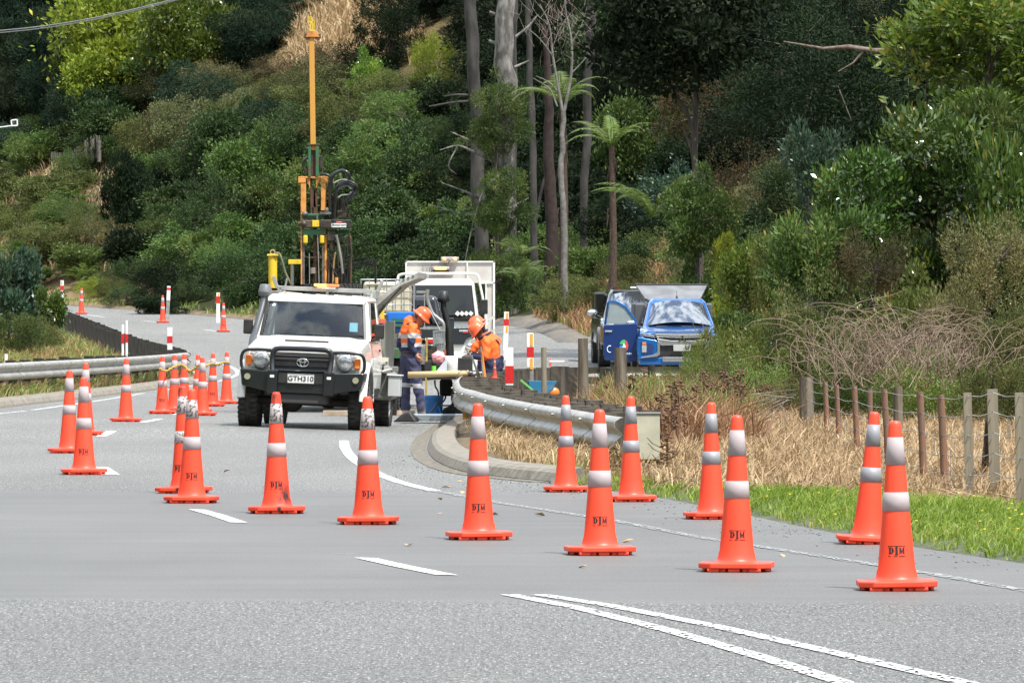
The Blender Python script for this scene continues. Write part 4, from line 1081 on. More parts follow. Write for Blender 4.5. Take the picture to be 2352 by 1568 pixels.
# weeds and rusty dock between the utes and the fence
kw = lambda x, y: (roadness(x, y) > .8) & (hillf(x, y) < 1.0) & ((x < 2.6) | (y > 87))
P = scatter(42000, 1.4, 8.5, 72, 101, kw, 14, .16)
blades('weed_patch', P, .50, .020, 'weed', 'waist high green weeds in the corner before the blue ute', .6, .5, 14)
P = scatter(30000, 1.2, 8, 64, 98, kw, 15, .14)
blades('weed_patch', P, .52, .014, 'dryrust', 'rusty brown dead weeds around the old stumps', .6, .5, 15)
# yellow flowers
q = random.Random(21); fb = MB()
for k in range(85):
    px, py = q.uniform(1500, 2352), q.uniform(1150, 1290)
    x, y = gp(px, py)
    if roadness(np.array([x]), np.array([y]))[0] < .3: continue
    z = gz(x, y) + q.uniform(.06, .10)
    fb.lathe([(.001, -.002), (.007, .003), (.011, .0)], (x, y, z), 7)
prop(fb.build('yellow_flowers', mat('yellow_petals', (.75, .52, .02), .5)), 'tiny yellow flowers dotted over the green verge', 'flowers', kind='stuff')

# dark dead stalks (dock) that stand out one by one
DS = mat('dead_dock_stalk', (.10, .055, .035), .9, col2=(.16, .09, .05), nscale=20)
dock = MB(); q = random.Random(4)
dock.tube([(0, 0, 0), (.02, 0, .35), (-.01, 0, .75), (.03, 0, 1.0)], [.011, .010, .008, .004], 5)
for k in range(60):
    z = .35 + .62 * q.random(); a = q.uniform(0, 6.28); r = .045 * (1.1 - z * .6) + .01
    dock.ball((r * cos(a), r * sin(a), z), .012 + .008 * q.random(), n=4, k=3)
for k in range(4):
    a = q.uniform(0, 6.28); z = .3 + .12 * k
    dock.tube([(0, 0, z), (.10 * cos(a), .10 * sin(a), z + .16), (.14 * cos(a), .14 * sin(a), z + .3)], [.006, .005, .003], 4)
dme = dock.mesh('dead_weed_stalk', DS)
def stalk(px, base, top, d=None):
    x, y = gp(px, base) if d is None else ((px - CX) / FPX * d, d)
    g = gz(x, y); h = (CAMH - (top - HY) / FPX * y) - g
    o = link('dead_weed', dme, None, (x, y, g)); o.scale = (1.3, 1.3, max(.3, h)); o.rotation_euler = (q.uniform(-.05, .05), q.uniform(-.08, .08), q.uniform(0, 6))
    return prop(o, 'dark brown dead dock stalk standing in the dry grass', 'weed', 'dead dock stalks')
for px, bs, tp in [(1520, 1075, 900), (1548, 1060, 880), (1562, 1068, 870), (1577, 1040, 905), (1600, 1035, 880), (1612, 1010, 850), (1640, 1015, 880), (1655, 1000, 850), (1673, 1018, 865), (1688, 1010, 860),
                   (1702, 1022, 845), (1712, 1005, 880), (1532, 1110, 1000), (1740, 1000, 890), (1760, 985, 880), (1775, 990, 885), (1795, 985, 900), (1590, 1000, 890), (1630, 985, 870), (1455, 1010, 855), (1480, 960, 845), (1398, 985, 880)]:
    stalk(px, bs, tp)

# ---------------------------------------------------------------- dead bramble heap
BR = mat('dead_bramble', (.27, .205, .15), .85, col2=(.12, .085, .055), nscale=5)
b = MB(); q = random.Random(12)
o0 = W(2060, 830, 80)
for k in range(330):
    px = q.triangular(1840, 2340, 2050); r0 = W(px, q.uniform(820, 900), 80 + q.uniform(-3, 2)) - o0
    L = q.uniform(.5, 1.35); a = q.uniform(-1.0, 1.2); up = q.uniform(.2, .8)
    p1 = r0 + Vector((L * .4 * sin(a), q.uniform(-.3, .3), up * L * .75)); p2 = p1 + Vector((L * .5 * sin(a) + q.uniform(-.1, .1), q.uniform(-.3, .3), q.uniform(-.05, .22)))
    p3 = p2 + Vector((L * .35 * sin(a) * q.uniform(-.6, 1.2), q.uniform(-.2, .2), q.uniform(-.45, .12)))
    pp = [Vector(v) for v in catmull([tuple(v) for v in (r0, p1, p2, p3)], 4)]
    b.tube(pp, list(np.linspace(.0062, .0025, len(pp))), 4, cap=False)
t = thing('dead_brambles', 'tangled heap of pale dead bramble canes above the fence', 'brambles', o0)
b.build('cane_tangle', BR, t)
b = MB()
for k in range(60):
    px, py = q.uniform(1080, 1420), 0
    x, y = q.uniform(.2, 2.0), q.uniform(53.5, 58)
    z = gz(x, y); a = q.uniform(-.5, .5)
    b.tube([(x, y, z + .02), (x + .2 * cos(a), y + .2 * sin(a), z + q.uniform(.02, .09)), (x + .45 * cos(a), y + .3 * sin(a), z + .02)], [.006, .006, .003], 4)
prop(b.build('stick_litter', mat('stick_litter_wood', (.13, .08, .05), .9)), 'loose brown sticks and bark behind the kerb end', 'sticks', kind='stuff')
# ---------------------------------------------------------------- guardrails
GALV = mat('galvanised_steel', (.46, .45, .41), .45, .40, col2=(.31, .30, .26), nscale=3, bump=.15, bscale=20, coord='World')
GALV_OLD_SHADED = mat('weathered_shaded_galvanised_steel', (.42, .42, .38), .5, .5, col2=(.27, .27, .23), nscale=4, bump=.2, bscale=14, coord='World')
POSTW = mat('creosoted_timber', (.045, .038, .028), .95, col2=(.115, .10, .08), nscale=5, ndet=8, bump=.9, bscale=14, bdist=.02, stretch=(1.2, 1.2, .5))
POSTB = mat('black_creosoted_timber', (.018, .017, .015), .9, col2=(.05, .046, .038), nscale=6, bump=.8, bscale=14, bdist=.02, stretch=(2, 2, .3))
WPROF = [(0, .155), (.028, .15), (.075, .118), (.083, .09), (.075, .06), (.03, .028), (.004, 0), (.03, -.028), (.075, -.06), (.083, -.09), (.075, -.118), (.028, -.15), (0, -.155)]
BOLT = MB().cyl((0, -.02, 0), (0, .010, 0), .013, n=8).mesh('bolt', GALV_OLD_SHADED)
def guardrail(label, path, side, ztop, plen, pspace, pm, back=.36, pw=.2, ph=.02, rail_m=GALV, skip=0, group=None):
    path = catmull(path, 12)
    L = sum(math.dist(a, b) for a, b in zip(path[:-1], path[1:]))
    n = max(6, int(L / .25)); P = np.array(resample(path, n)); T_ = np.gradient(P, axis=0); T_ /= np.linalg.norm(T_, axis=1)[:, None]
    Nn = np.stack([T_[:, 1], -T_[:, 0]], 1) * side
    zt = np.interp(np.linspace(0, 1, n), np.linspace(0, 1, len(ztop)), ztop)
    t = thing('guardrail', label, 'guardrail', (P[0, 0], P[0, 1], 0), 0, group); o = P[0]
    step = int(plen / (L / (n - 1))); k = 0; idx = 0
    while k < n - 1:
        e = min(k + step, n - 1)
        rings = []
        for i in range(k, e + 1):
            j = min(i, n - 1); zz = rz_(P[j, 0], P[j, 1]) + zt[j] - .155
            ex = .006 if i == k else 0.0
            pr = [(a + ex, b) for a, b in WPROF] + [(a - .005 + ex, b) for a, b in WPROF[::-1]]
            off = T_[j] * (-.15 if (i == k and k) else 0)
            rings.append([(P[j, 0] - o[0] + off[0] + Nn[j, 0] * a, P[j, 1] - o[1] + off[1] + Nn[j, 1] * a, zz + b) for a, b in pr])
        b = MB(); b.loft(rings, 0, True, True)
        pn = b.build('rail_panel', rail_m, t)
        for f in pn.data.polygons:
            if len(f.vertices) > 4: f.use_smooth = False
        # splice bolts
        if k:
            for dz in (-.09, .09):
                bo = link('bolt', BOLT, t, (P[k, 0] - o[0] + Nn[k, 0] * .09, P[k, 1] - o[1] + Nn[k, 1] * .09, rz_(*P[k]) + zt[k] - .155 + dz))
                bo.rotation_euler = (0, 0, math.atan2(Nn[k, 1], Nn[k, 0]) + pi / 2)
        k = e
    # posts with block-outs
    m = int(L / pspace) + 1; Q = resample(path, m)
    pb = MB().box((0, 0, 0), (pw, pw * .9, 1.0)).mesh('post', pm)
    bb = MB().box((0, 0, 0), (pw, back - .1, .36)).mesh('block', pm)
    rq = random.Random(int(L * 10))
    for i, (x, y) in enumerate(Q):
        if i < skip: continue
        j = int(i / max(1, m - 1) * (n - 1)); nx_, ny_ = Nn[j]; a = math.atan2(ny_, nx_) + pi / 2 + rq.uniform(-.06, .06)
        g = rz_(x, y); top = g + zt[j] + ph + rq.uniform(-.03, .02)
        bl = link('block', bb, t, (x - o[0] - nx_ * (.01 + (back - .1) / 2), y - o[1] - ny_ * (.01 + (back - .1) / 2), top - .19)); bl.rotation_euler = (rq.uniform(-.03, .03), 0, a)
        h = top + .3 - g
        po = link('post', pb, t, (x - o[0] - nx_ * (back - .08 + pw * .45), y - o[1] - ny_ * (back - .08 + pw * .45), g - .3 + h / 2 + .015)); po.scale = (1, 1, h); po.rotation_euler = (rq.uniform(-.02, .02), rq.uniform(-.02, .02), a)
    return t
RG = [(1.02, 57.6), (.78, 60.5), (.48, 64.5), (.12, 69), (-.22, 74), (-.52, 80), (-.70, 85.5), (-.74, 90.5), (-.58, 95.2), (-.18, 98.9), (.50, 101.3)]
t_rg = guardrail('curved grey guardrail on thick timber posts at the right of the work site', RG, -1, [.56, .56, .57, .60, .66, .70], 3.3, .85, POSTW, back=.50, skip=3)
guardrail('dim far side of the guardrail loop seen from behind below the blue door', [(.50, 101.3), (1.3, 102.3), (2.4, 102.9), (4.4, 103.1)], -1, [.70, .72], 4.0, 1.5, POSTW, back=.36, pw=.18, rail_m=GALV_OLD_SHADED)  # darker steel puts the shade on the rail's back into its colour
guardrail('long guardrail with a bright upper edge running along the left kerb', [(-9.75, 92), (-9.35, 104), (-9.08, 112), (-8.65, 121), (-8.15, 131), (-7.66, 141), (-7.48, 145)], 1, [.72, .71, .70, .69], 4.0, 2.0, POSTB, back=.36)
guardrail('guardrail seen from behind as a row of black posts on the left', [(-7.48, 145.4), (-7.75, 149.5), (-8.5, 156), (-9.75, 165), (-12.0, 183), (-14.4, 201), (-17.0, 214)], 1, [.70, .72, .74], 4.0, 2.0, POSTB, back=.36, ph=.03)
# amber delineators fixed in the right rail and end pieces
AMB = mat('amber_reflector', (.75, .35, .03), .35, col2=(.5, .22, .02), nscale=30)
for px, py, d in ((1068, 954, 82.5), (1122, 965, 75.5), (1236, 962, 68.5)):
    c = W(px, py, d); t = MB().bx(-.03, .03, -.012, .012, -.055, .055).bx(-.012, .012, .012, .05, -.02, .02)
    o = t.build('delineator', AMB, t_rg, bevel=.006); o.matrix_world = Matrix.Translation(c); o.location = c - t_rg.location
T_END = thing('rail_end_box', 'cream weathered box closing the near end of the right guardrail', 'end box', W(1476, 1055, 57.2))
oe = W(1476, 1055, 57.2)
CREAM = mat('weathered_cream_paint', (.48, .47, .37), .7, col2=(.30, .31, .22), nscale=5, ndet=8, nlo=.35, nhi=.75, bump=.3, bscale=10)
b = MB(); b.bx(-.135, .155, -.02, .01, 0, .41); b.bx(.125, .155, .01, .35, 0, .41); b.bx(-.135, -.11, .01, .3, 0, .41)
b.build('panel', CREAM, T_END, bevel=.006)
MB().bx(-.15, .165, -.03, .36, .41, .425).build('lid', mat('dull_lead_sheet', (.16, .16, .155), .6), T_END, bevel=.004)
b = MB(); b.tube([(.04, .1, 0), (.07, -.02, -.25)], .018, 8); b.tube([(-.01, .1, 0), (.02, -.02, -.23)], .018, 8)
b.build('strut', GALV, T_END)
MB().bx(-.02, .16, .05, .25, -.32, 0).build('post', POSTW, T_END)
# galvanised end wing of the left rail
c = W(455, 862, 146); t = thing('rail_end_wing', 'small curved steel wing at the nose of the left guardrail', 'rail end', c)
b = MB(); rg = []
for k in range(7):
    a = k / 6 * 1.5; rg.append([(.28 * sin(a) - .1 + 0, .25 * (1 - cos(a)) , z - .02) for z in (.155, -.155)] )
b.loft([[p for p in r_] + [(r_[1][0], r_[1][1] + .01, r_[1][2]), (r_[0][0], r_[0][1] + .01, r_[0][2])] for r_ in rg], 0, True, True)
b.build('wing_sheet', GALV, t)

# ---------------------------------------------------------------- marker posts
WHITE = mat('white_painted_wood', (.78, .78, .76), .55, col2=(.60, .60, .57), nscale=9, nlo=.55, nhi=.8)
REDB = mat('red_reflective_band', (.62, .02, .02), .45, col2=(.45, .015, .015), nscale=30)
YEL = mat('yellow_reflector', (.80, .38, .02), .4)
GREYW = mat('grey_weathered_paint', (.36, .36, .34), .8, col2=(.20, .19, .17), nscale=7, ndet=8, nlo=.35, nhi=.6)
def marker(px, top, base, d, w, label, bands, lower=None, lean=0.0, amber=()):
    c = W(px, top, d); z0 = (CAMH - (base - HY) / FPX * d)
    g = gz(c.x, c.y); z0 = min(z0, g) if g < c.z - .1 else z0
    h = c.z - z0
    t = thing('marker_post', label, 'marker post', (c.x, c.y, z0)); t.rotation_euler = (0, lean, 0)
    MB().box((0, 0, h / 2), (w, w * .55, h)).build('post', lower if lower else WHITE, t, bevel=.006)
    if lower: MB().box((0, 0, h * .80), (w + .004, w * .55 + .004, h * .40 + .004)).build('white_sleeve', WHITE, t, bevel=.006)
    for a, bb in bands:
        MB().box((0, 0, c.z - z0 - (a + bb) / 2), (w + .010, w * .55 + .010, bb - a)).build('red_band', REDB, t)
    for a, bb, off in amber:
        MB().box((off, -w * .275 - .008, h - (a + bb) / 2), (w * .42, .006, bb - a)).build('reflector', YEL, t)
    return t
marker(1170, 798, 912, 84.5, .105, 'broad white post with one red band inside the right guardrail', [(.245, .475)])
marker(1218, 765, 905, 98, .10, 'white post with red band and orange reflectors and a flaking grey base', [(.215, .375)], GREYW, .0, [(.01, .20, .02), (.39, .56, .02)])
marker(1160, 716, 788, 148, .115, 'white post with red band beside the dirt bank right of the truck', [(.17, .32)], None, .03, [(.02, .15, .02), (.34, .48, .02)])
marker(142, 644, 700, 232, .12, 'white post with red band left of the farthest cone', [(.19, .36)], None, .01, [(.03, .15, -.01), (.38, .47, -.01)])
marker(384, 657, 716, 219, .12, 'leaning grey white post behind the middle far cone', [(.05, .14)], GREYW, .05)
marker(501, 672, 723, 214, .12, 'white post with dark red band before the shaded bank right of the far cones', [(.13, .36)], None, 0, [(.02, .12, .02)])
marker(282, 745, 812, 150, .055, 'thin left one of the paired white posts behind the left guardrail', [(.22, .45)])
marker(291, 736, 812, 150.3, .055, 'thin right one of the paired white posts behind the left guardrail', [(.32, .52)])
marker(390, 752, 800, 147, .115, 'short white post with two red marks near the corner of the left guardrail', [(.20, .36)])
marker(139, 700, 722, 214, .09, 'small white post with a red mark half hidden by the left shrub', [(.10, .22)])
marker(14, 813, 838, 125, .06, 'little white stake at the left edge above the guardrail', [])
t = thing('steel_post', 'thin bluish steel post standing among the black posts at left', 'post', (W(153, 770, 196).x, 196, gz(W(153, 770, 196).x, 196)))
MB().bx(-.06, .06, -.03, .03, -.1, .75).build('post', mat('bluish_galvanised', (.32, .40, .42), .4, .5), t, bevel=.005)

# ---------------------------------------------------------------- loose timber posts
POSTG = mat('grey_brown_post_timber', (.075, .060, .042), .95, col2=(.19, .16, .12), nscale=6, ndet=8, bump=.9, bscale=14, bdist=.015, stretch=(2.5, 2.5, .25))
POSTP = mat('pale_post_timber', (.25, .22, .165), .9, col2=(.15, .135, .10), nscale=6, ndet=8, bump=.6, bscale=14, bdist=.01, stretch=(2.5, 2.5, .25))
POSTR = mat('rusty_top_post_timber', (.16, .10, .07), .9, col2=(.30, .12, .06), nscale=2.2, nlo=.45, nhi=.6, bump=.6, bscale=14, bdist=.01, stretch=(2.5, 2.5, .25))
def post(px, top, base, w, m, label, d=None, lean=0.0, round_=True, name='timber_post', group=None, ragged=False):
    if d is None: x, y = gp(px, base)
    else: x, y = (px - CX) / FPX * d, d
    g = gz(x, y) - .05; h = CAMH - (top - HY) / FPX * y - g
    t = thing(name, label, 'post', (x, y, g), 0, group)
    b = MB()
    if round_: b.tube([(0, 0, 0), (.004, 0, h * .5), (0, 0, h)], [w * .52, w * .5, w * .48], 10, smooth=True)
    else: b.box((0, 0, h / 2), (w, w * .6, h))
    if ragged:
        for k in range(6):
            a = k * 1.05; b.tube([(w * .45 * cos(a), w * .45 * sin(a), h * .15), (w * .62 * cos(a), w * .62 * sin(a), h * .30 + .02 * k), (w * .7 * cos(a + .4), w * .7 * sin(a), h * .42)], [.02, .014, .004], 4)
    b.build('post', m, t); t.rotation_euler = (0, lean, 0)
    return t
post(1339, 777, 936, .155, POSTG, 'tall square cut grey timber post left of the blue door', d=90)
post(1425, 798, 948, .18, POSTG, 'thick split timber post standing before the blue ute bumper', d=86, ragged=True)
post(1249, 798, 918, .085, POSTP, 'slim pale post right of the post with orange reflectors', d=93)
post(1290, 842, 905, .21, POSTB, 'broad dark timber stub behind the guardrail near the blue barrow', d=101)
post(1400, 845, 920, .17, POSTB, 'dark timber stub below the blue door', d=101)
post(1496, 838, 925, .13, POSTB, 'dark stub hidden in weeds below the blue bumper', d=101)
# weathered lumps of wood in the weeds
for px, py, d, s, lab in ((1530, 945, 72, (.28, .12, .10), 'flat grey stump end lying in the weeds'), (1530, 960, 71, (.20, .12, .06), 'smaller dark chunk of wood under the grey stump end')):
    c = W(px, py, d); t = thing('log', lab, 'log', c); b = MB(); b.tube([(-s[0], 0, 0), (0, .03, .01), (s[0], .02, 0)], [s[2], s[1], s[2] * .8], 9, flat=.5)
    b.build('wood', POSTG, t)

# ---------------------------------------------------------------- wire fence
FP = [(1852, 866, 1000, .18, POSTG, 'thick mossy strainer post at the corner of the wire fence', 77), (1895, 877, 1022, .062, POSTR, 'rust topped post next to the thick strainer', None),
      (1921, 883, 1045, .055, POSTR, 'second slim rust brown post from the strainer', None), (1961, 885, 1079, .06, POSTR, 'third rust topped post from the strainer, leaning slightly', None),
      (1998, 893, 1075, .055, POSTR, 'slim brown post just left of the silver banded right cone', 62), (2031, 893, 1104, .06, POSTR, 'rust topped post right of the silver banded right cone', None),
      (2062, 889, 1040, .11, POSTG, 'stout grey post behind the frontmost cone tip', 70), (2113, 899, 1135, .062, POSTR, 'brown post immediately right of the frontmost cone', None),
      (2161, 907, 1145, .062, POSTR, 'brown post with a rusty upper half, second right of the frontmost cone', None), (2222, 901, 1151, .065, POSTP, 'pale square post left of the braced grey post', None),
      (2279, 893, 1147, .085, POSTP, 'pale post with a dark brace leaning on it', None), (2341, 901, 1161, .07, POSTP, 'pale post at the right edge of the picture', None), (2420, 900, 1178, .07, POSTP, 'pale post just outside the right edge', None)]
tops = []
leans = [0, .03, .035, .045, 0, .05, 0, .04, .04, .025, .03, .02, 0]
for (px, tp, bs, w, m, lab, d), ln in zip(FP, leans):
    po = post(px + (bs - tp) * ln * 1.0, tp, bs, w, m, lab, d=d, lean=-ln, name='fence_post', round_=(m is not POSTP))
    y = po.location.y; tops.append((Vector((px / 1.0, 0, 0)), W(px, tp, y), po.location.copy()))
c0 = W(2262, 1117, 55); c1 = W(2276, 960, 52)
t = thing('brace_post', 'dark timber brace slanting behind the pale post', 'post', c0); MB().tube([(0, 0, -.05), c1 - c0], [.05, .045], 9).build('brace', POSTB, t)
c = W(1808, 1000, 78); t = thing('broken_post', 'short broken rusty stake leaning left of the strainer', 'post', c)
MB().tube([(.05, 0, -.25), (-.03, 0, .12)], [.035, .032], 8).build('stake', POSTR, t)
WIRE = mat('fence_wire', (.30, .30, .28), .5, .6)
sel = [0, 1, 2, 3, 5, 7, 8, 9, 10, 11, 12]
t = thing('wire_fence', 'strands of slack galvanised wire strung along the slim posts', 'wire fence', tops[0][2])
b = MB(); o = tops[0][2]; q = random.Random(3)
for lv in (.97, .80, .62, .44, .27, .10):
    pts = []
    for i, k in enumerate(sel):
        top, foot = tops[k][1], tops[k][2]
        p = foot.lerp(top, lv) + Vector((0, -.05, 0)) - o
        if pts:
            m_ = (pts[-1] + p) / 2; m_.z -= .02; pts.append(m_)
        pts.append(p)
    b.tube(pts, .0035, 4, cap=False)
for k in range(70):
    s = q.uniform(0, len(sel) - 1.01); i = int(s); f = s - i
    A = tops[sel[i]]; B_ = tops[sel[i + 1]]
    ft = A[2].lerp(B_[2], f); tp = A[1].lerp(B_[1], f)
    l0 = q.uniform(.1, .6); b.tube([ft.lerp(tp, l0) - o + Vector((0, -.05, 0)), ft.lerp(tp, l0 + .18) - o + Vector((0, -.05, 0))], .0022, 3, cap=False)
b.build('wire', WIRE, t)
# slack loose wire coil left of the strainer
b = MB(); oo = W(1770, 960, 76)
for k in range(7):
    pts = [Vector((q.uniform(-.35, .35), q.uniform(-.2, .2), q.uniform(-.25, .35))) for _ in range(5)]
    b.tube([Vector(v) for v in catmull([tuple(p) for p in pts], 5)], .0022, 3, cap=False)
t = thing('wire_tangle', 'loose tangle of wire in the dry grass left of the strainer', 'wire', oo); b.build('wire', WIRE, t)

# old paling fence high on the left, wires overhead, white bracket
t0 = W(150, 350, march(150, 372) - 2.0); t = thing('paling_fence', 'old grey paling fence on the hill at upper left', 'fence', t0)
PAL = mat('old_grey_paling', (.08, .07, .06), .95, col2=(.17, .155, .135), nscale=8)
pm = MB().box((0, 0, .5), (.052, .03, 1)).mesh('paling', PAL)
q = random.Random(8)
for i in range(26):
    f = i / 25; px = 118 + 112 * f; base = 366 + 4 * sin(f * 4); tp = 351 - 37 * float(sstep(.3, .9, f)) - q.uniform(0, 3)
    dd_ = march(px, 372) - 2.0; p = W(px, base, dd_); g = W(px, tp, dd_)
    o = link('paling', pm, t, p - t0); o.scale = (1, 1, max(.25, g.z - p.z)); o.rotation_euler = (0, q.uniform(-.05, .05), q.uniform(-.2, .2))
for px, tp in ((213, 318), (228, 322)):
    dd_ = march(px, 372) - 2.2; p = W(px, 372, dd_); MB().tube([p - t0, W(px, tp, dd_) - t0], .09, 7).build('post', PAL, t)
t = thing('power_line', 'pair of thin overhead wires crossing the top left corner', 'power line', (0, 0, 0))
for dy in (0, 5):
    a = W(-40, 74 + dy, 150); c = W(430, -8 + dy * .6, 118)
    pts = [a.lerp(c, k / 8) - Vector((0, 0, .12 * sin(pi * k / 8))) for k in range(9)]
    MB().tube(pts, .013, 5, cap=False).build('wire', mat('overhead_wire', (.30, .31, .33), .4, .6), t)
c = W(33, 282, 262); t = thing('white_bracket', 'small white square frame showing above the bushes at far left', 'bracket', c)
b = MB()
for a_, c_ in (((-.10, 0, -.12), (-.13, 0, .10)), ((-.13, 0, .10), (.12, 0, .13)), ((.12, 0, .13), (.13, 0, -.12)), ((.13, 0, -.12), (-.10, 0, -.12))): b.bar(a_, c_, .05, .05)
b.bar((-.1, 0, -.12), (-.7, 0, -.20), .04, .04)
b.build('frame', mat('bright_white_metal', (.8, .8, .8), .4), t)

# ---------------------------------------------------------------- traffic cones
ORA = mat('cone_orange', (.96, .088, .040), .42, col2=(.94, .070, .032), nscale=3, emit=(.95, .07, .03), estr=0.0, coord='Object')
ORAF = mat('cone_orange_scuffed', (.90, .072, .028), .5, col2=(.30, .03, .018), nscale=7, ndet=7, nlo=.60, nhi=.72)
ORAD = mat('cone_orange_smeared', (.88, .070, .028), .55, col2=(.05, .018, .014), nscale=9, ndet=6, nlo=.55, nhi=.63, stretch=(1, 1, .30))
ORAOLD = mat('cone_faded_red', (.60, .045, .035), .65, col2=(.45, .10, .06), nscale=8)
SLV = mat('cone_sleeve_white', (.46, .40, .41), .6, col2=(.40, .345, .355), nscale=8, spec=.2)
SLVG = mat('cone_sleeve_silver', (.33, .33, .36), .5, .15, col2=(.27, .27, .30), nscale=8)
SLVD = mat('cone_sleeve_speckled', (.48, .43, .43), .6, col2=(.10, .09, .08), nscale=48, ndet=4, nlo=.52, nhi=.60)
SLVT = mat('cone_sleeve_tan', (.45, .33, .17), .7, col2=(.32, .20, .10), nscale=12)
INK = mat('stencil_ink', (.018, .014, .014), .6)
def cone_r(z): return .1035 + (.0315 - .1035) * (z - .07) / .83
def ringpoly(r, n=28): return [(r * cos(2 * pi * k / n), r * sin(2 * pi * k / n)) for k in range(n)]
CB = MB(); CB.lathe([(.135, .048), (.120, .056), (.111, .070), (.1065, .095), (cone_r(.12), .12), (cone_r(.2), .2), (cone_r(.5), .5), (cone_r(.87), .87), (.0305, .884), (.027, .8935), (.018, .8985), (.0, .90)], n=36)
def sleeve(z0, z1):
    return MB().lathe([(cone_r(z0) + .0002, z0), (cone_r(z0) + .0026, z0 + .001), (cone_r(z1) + .0026, z1 - .001), (cone_r(z1) + .0002, z1)], n=36)
BASE = MB()
h_ = .210; cch = .075
oct_ = [(-h_ + cch, -h_), (h_ - cch, -h_), (h_, -h_ + cch), (h_, h_ - cch), (h_ - cch, h_), (-h_ + cch, h_), (-h_, h_ - cch), (-h_, -h_ + cch)]
BASE.prism(oct_, .020, .052, plane='XY')
b2 = BASE
for k in range(8):
    a = k * pi / 4 + pi / 8; b2.box((.165 * cos(a), .165 * sin(a), .011), (.075, .055, .022), rz=a)
for sx in (-1, 0, 1):
    for sy in (-1, 1): b2.box((sx * .12, sy * .175, .011), (.07, .05, .022))
cone_me = CB.mesh('cone_body', ORA); sl1 = sleeve(.665, .812).mesh('reflective_band', SLV); sl2 = sleeve(.42, .52).mesh('reflective_band', SLV)
base_me = BASE.mesh('base', ORA)
# the letters D T M and the small line of print below, wrapped round the cone
LT = MB()
def onc(u, v):
    z = v; r = cone_r(z) + .0012; a = u / r
    return (r * sin(a), -r * cos(a), z)
def lq(p):   # quad strip in letter space
    LT.add([onc(*a) for a in p], [tuple(range(len(p)))])
def stroke(u0, v0, u1, v1, w, seg=4):
    for k in range(seg):
        a, c = k / seg, (k + 1) / seg
        A = (u0 + (u1 - u0) * a, v0 + (v1 - v0) * a); B_ = (u0 + (u1 - u0) * c, v0 + (v1 - v0) * c)
        if abs(v1 - v0) > abs(u1 - u0) * .3: lq([(A[0] - w / 2, A[1]), (A[0] + w / 2, A[1]), (B_[0] + w / 2, B_[1]), (B_[0] - w / 2, B_[1])])
        else: lq([(A[0], A[1] - w / 2), (B_[0], B_[1] - w / 2), (B_[0], B_[1] + w / 2), (A[0], A[1] + w / 2)])
V0 = .195
stroke(-.036, V0, -.036, V0 + .034, .010); stroke(-.044, V0 + .0015, -.026, V0 + .0015, .0035); stroke(-.044, V0 + .0325, -.026, V0 + .0325, .0035)
for k in range(8):
    a0, a1 = -pi / 2 + k * pi / 8, -pi / 2 + (k + 1) * pi / 8
    def dp(a, r, e): return (-.030 + (r + e) * cos(a) * .92, V0 + .017 + r * sin(a))
    wth = .005 + .006 * cos((a0 + a1) / 2)
    lq([dp(a0, .017 - .002, -wth), dp(a0, .017, 0), dp(a1, .017, 0), dp(a1, .017 - .002, -wth)])
stroke(0, V0 - .006, 0, V0 + .040, .012); stroke(-.009, V0 - .0045, .009, V0 - .0045, .004); stroke(-.047, V0 + .041, .047, V0 + .041, .0035, 8)
stroke(-.0465, V0 + .035, -.0445, V0 + .041, .003, 1); stroke(.0445, V0 + .041, .0465, V0 + .035, .003, 1)
stroke(.018, V0, .018, V0 + .034, .005); stroke(.014, V0 + .001, .023, V0 + .001, .003); stroke(.018, V0 + .034, .028, V0 + .004, .008); stroke(.028, V0 + .004, .037, V0 + .034, .005)
stroke(.039, V0, .039, V0 + .034, .009); stroke(.033, V0 + .001, .045, V0 + .001, .003)
for u0, n, w in ((-.046, 3, .0042), (-.014, 4, .004), (.014, 7, .0038)):
    for k in range(n):
        u = u0 + k * (w + .0012); stroke(u, V0 - .017, u, V0 - .010, w * .35, 1); stroke(u, V0 - .0105, u + w, V0 - .0105, .0013, 1)
        stroke(u + w * .7, V0 - .016, u + w * .7, V0 - .011, w * .3, 1)
LTM = LT.mesh('lettering', INK)

def cone(px, base, top, label, txt=False, body=None, sl=None, rz=0.0, d=None, group='orange traffic cones closing the lane', lean=None, z=None, upper=None):
    if d is None:
        x, y = gp(px, base - 2)
    else: x, y = (px - CX) / FPX * d, d
    h = (base - top) / FPX * y
    s = h / .90
    t = thing('traffic_cone', label, 'traffic cone', (x, y, max(rz_(x, y), gz(x, y)) + .001 if z is None else z), 0, group)
    q = random.Random(int(px * 7 + base))
    l = lean if lean is not None else q.uniform(-.012, .012)
    t.rotation_euler = (q.uniform(-.008, .008), l, rz)
    t.scale = (s, s, s)
    cb = link('cone_body', cone_me, t); bs = link('base', base_me, t); a = link('reflective_band', sl1, t); c2 = link('reflective_band', sl2, t)
    bv = bs.modifiers.new('bevel', 'BEVEL'); bv.width = .007; bv.segments = 2
    bs.rotation_euler = (0, 0, q.choice((0, .12, -.12, .05)) if body is None else q.uniform(-.1, .1))
    if body:
        for o in (cb, bs): o.material_slots[0].link = 'OBJECT'; o.material_slots[0].material = body
    if sl:
        for o in ((a,) if upper else (a, c2)): o.material_slots[0].link = 'OBJECT'; o.material_slots[0].material = sl
    if txt: link('lettering', LTM, t)
    return t
cone(2060, 1356, 968, 'frontmost cone at right with clean lettering, nearest of all', True, rz=-.05)
cone(1692, 1313, 955, 'clean lettered cone, second from the right in the front row', True)
cone(1378, 1275, 942, 'clean lettered cone in front of the near end of the right guardrail', True)
cone(1100, 1240, 928, 'clean lettered cone in front of the curved kerb', True)
cone(846, 1205, 912, 'lettered cone with a speckled upper band standing right of the ute number plate', True, ORAF, SLVD, upper=True, rz=.04)
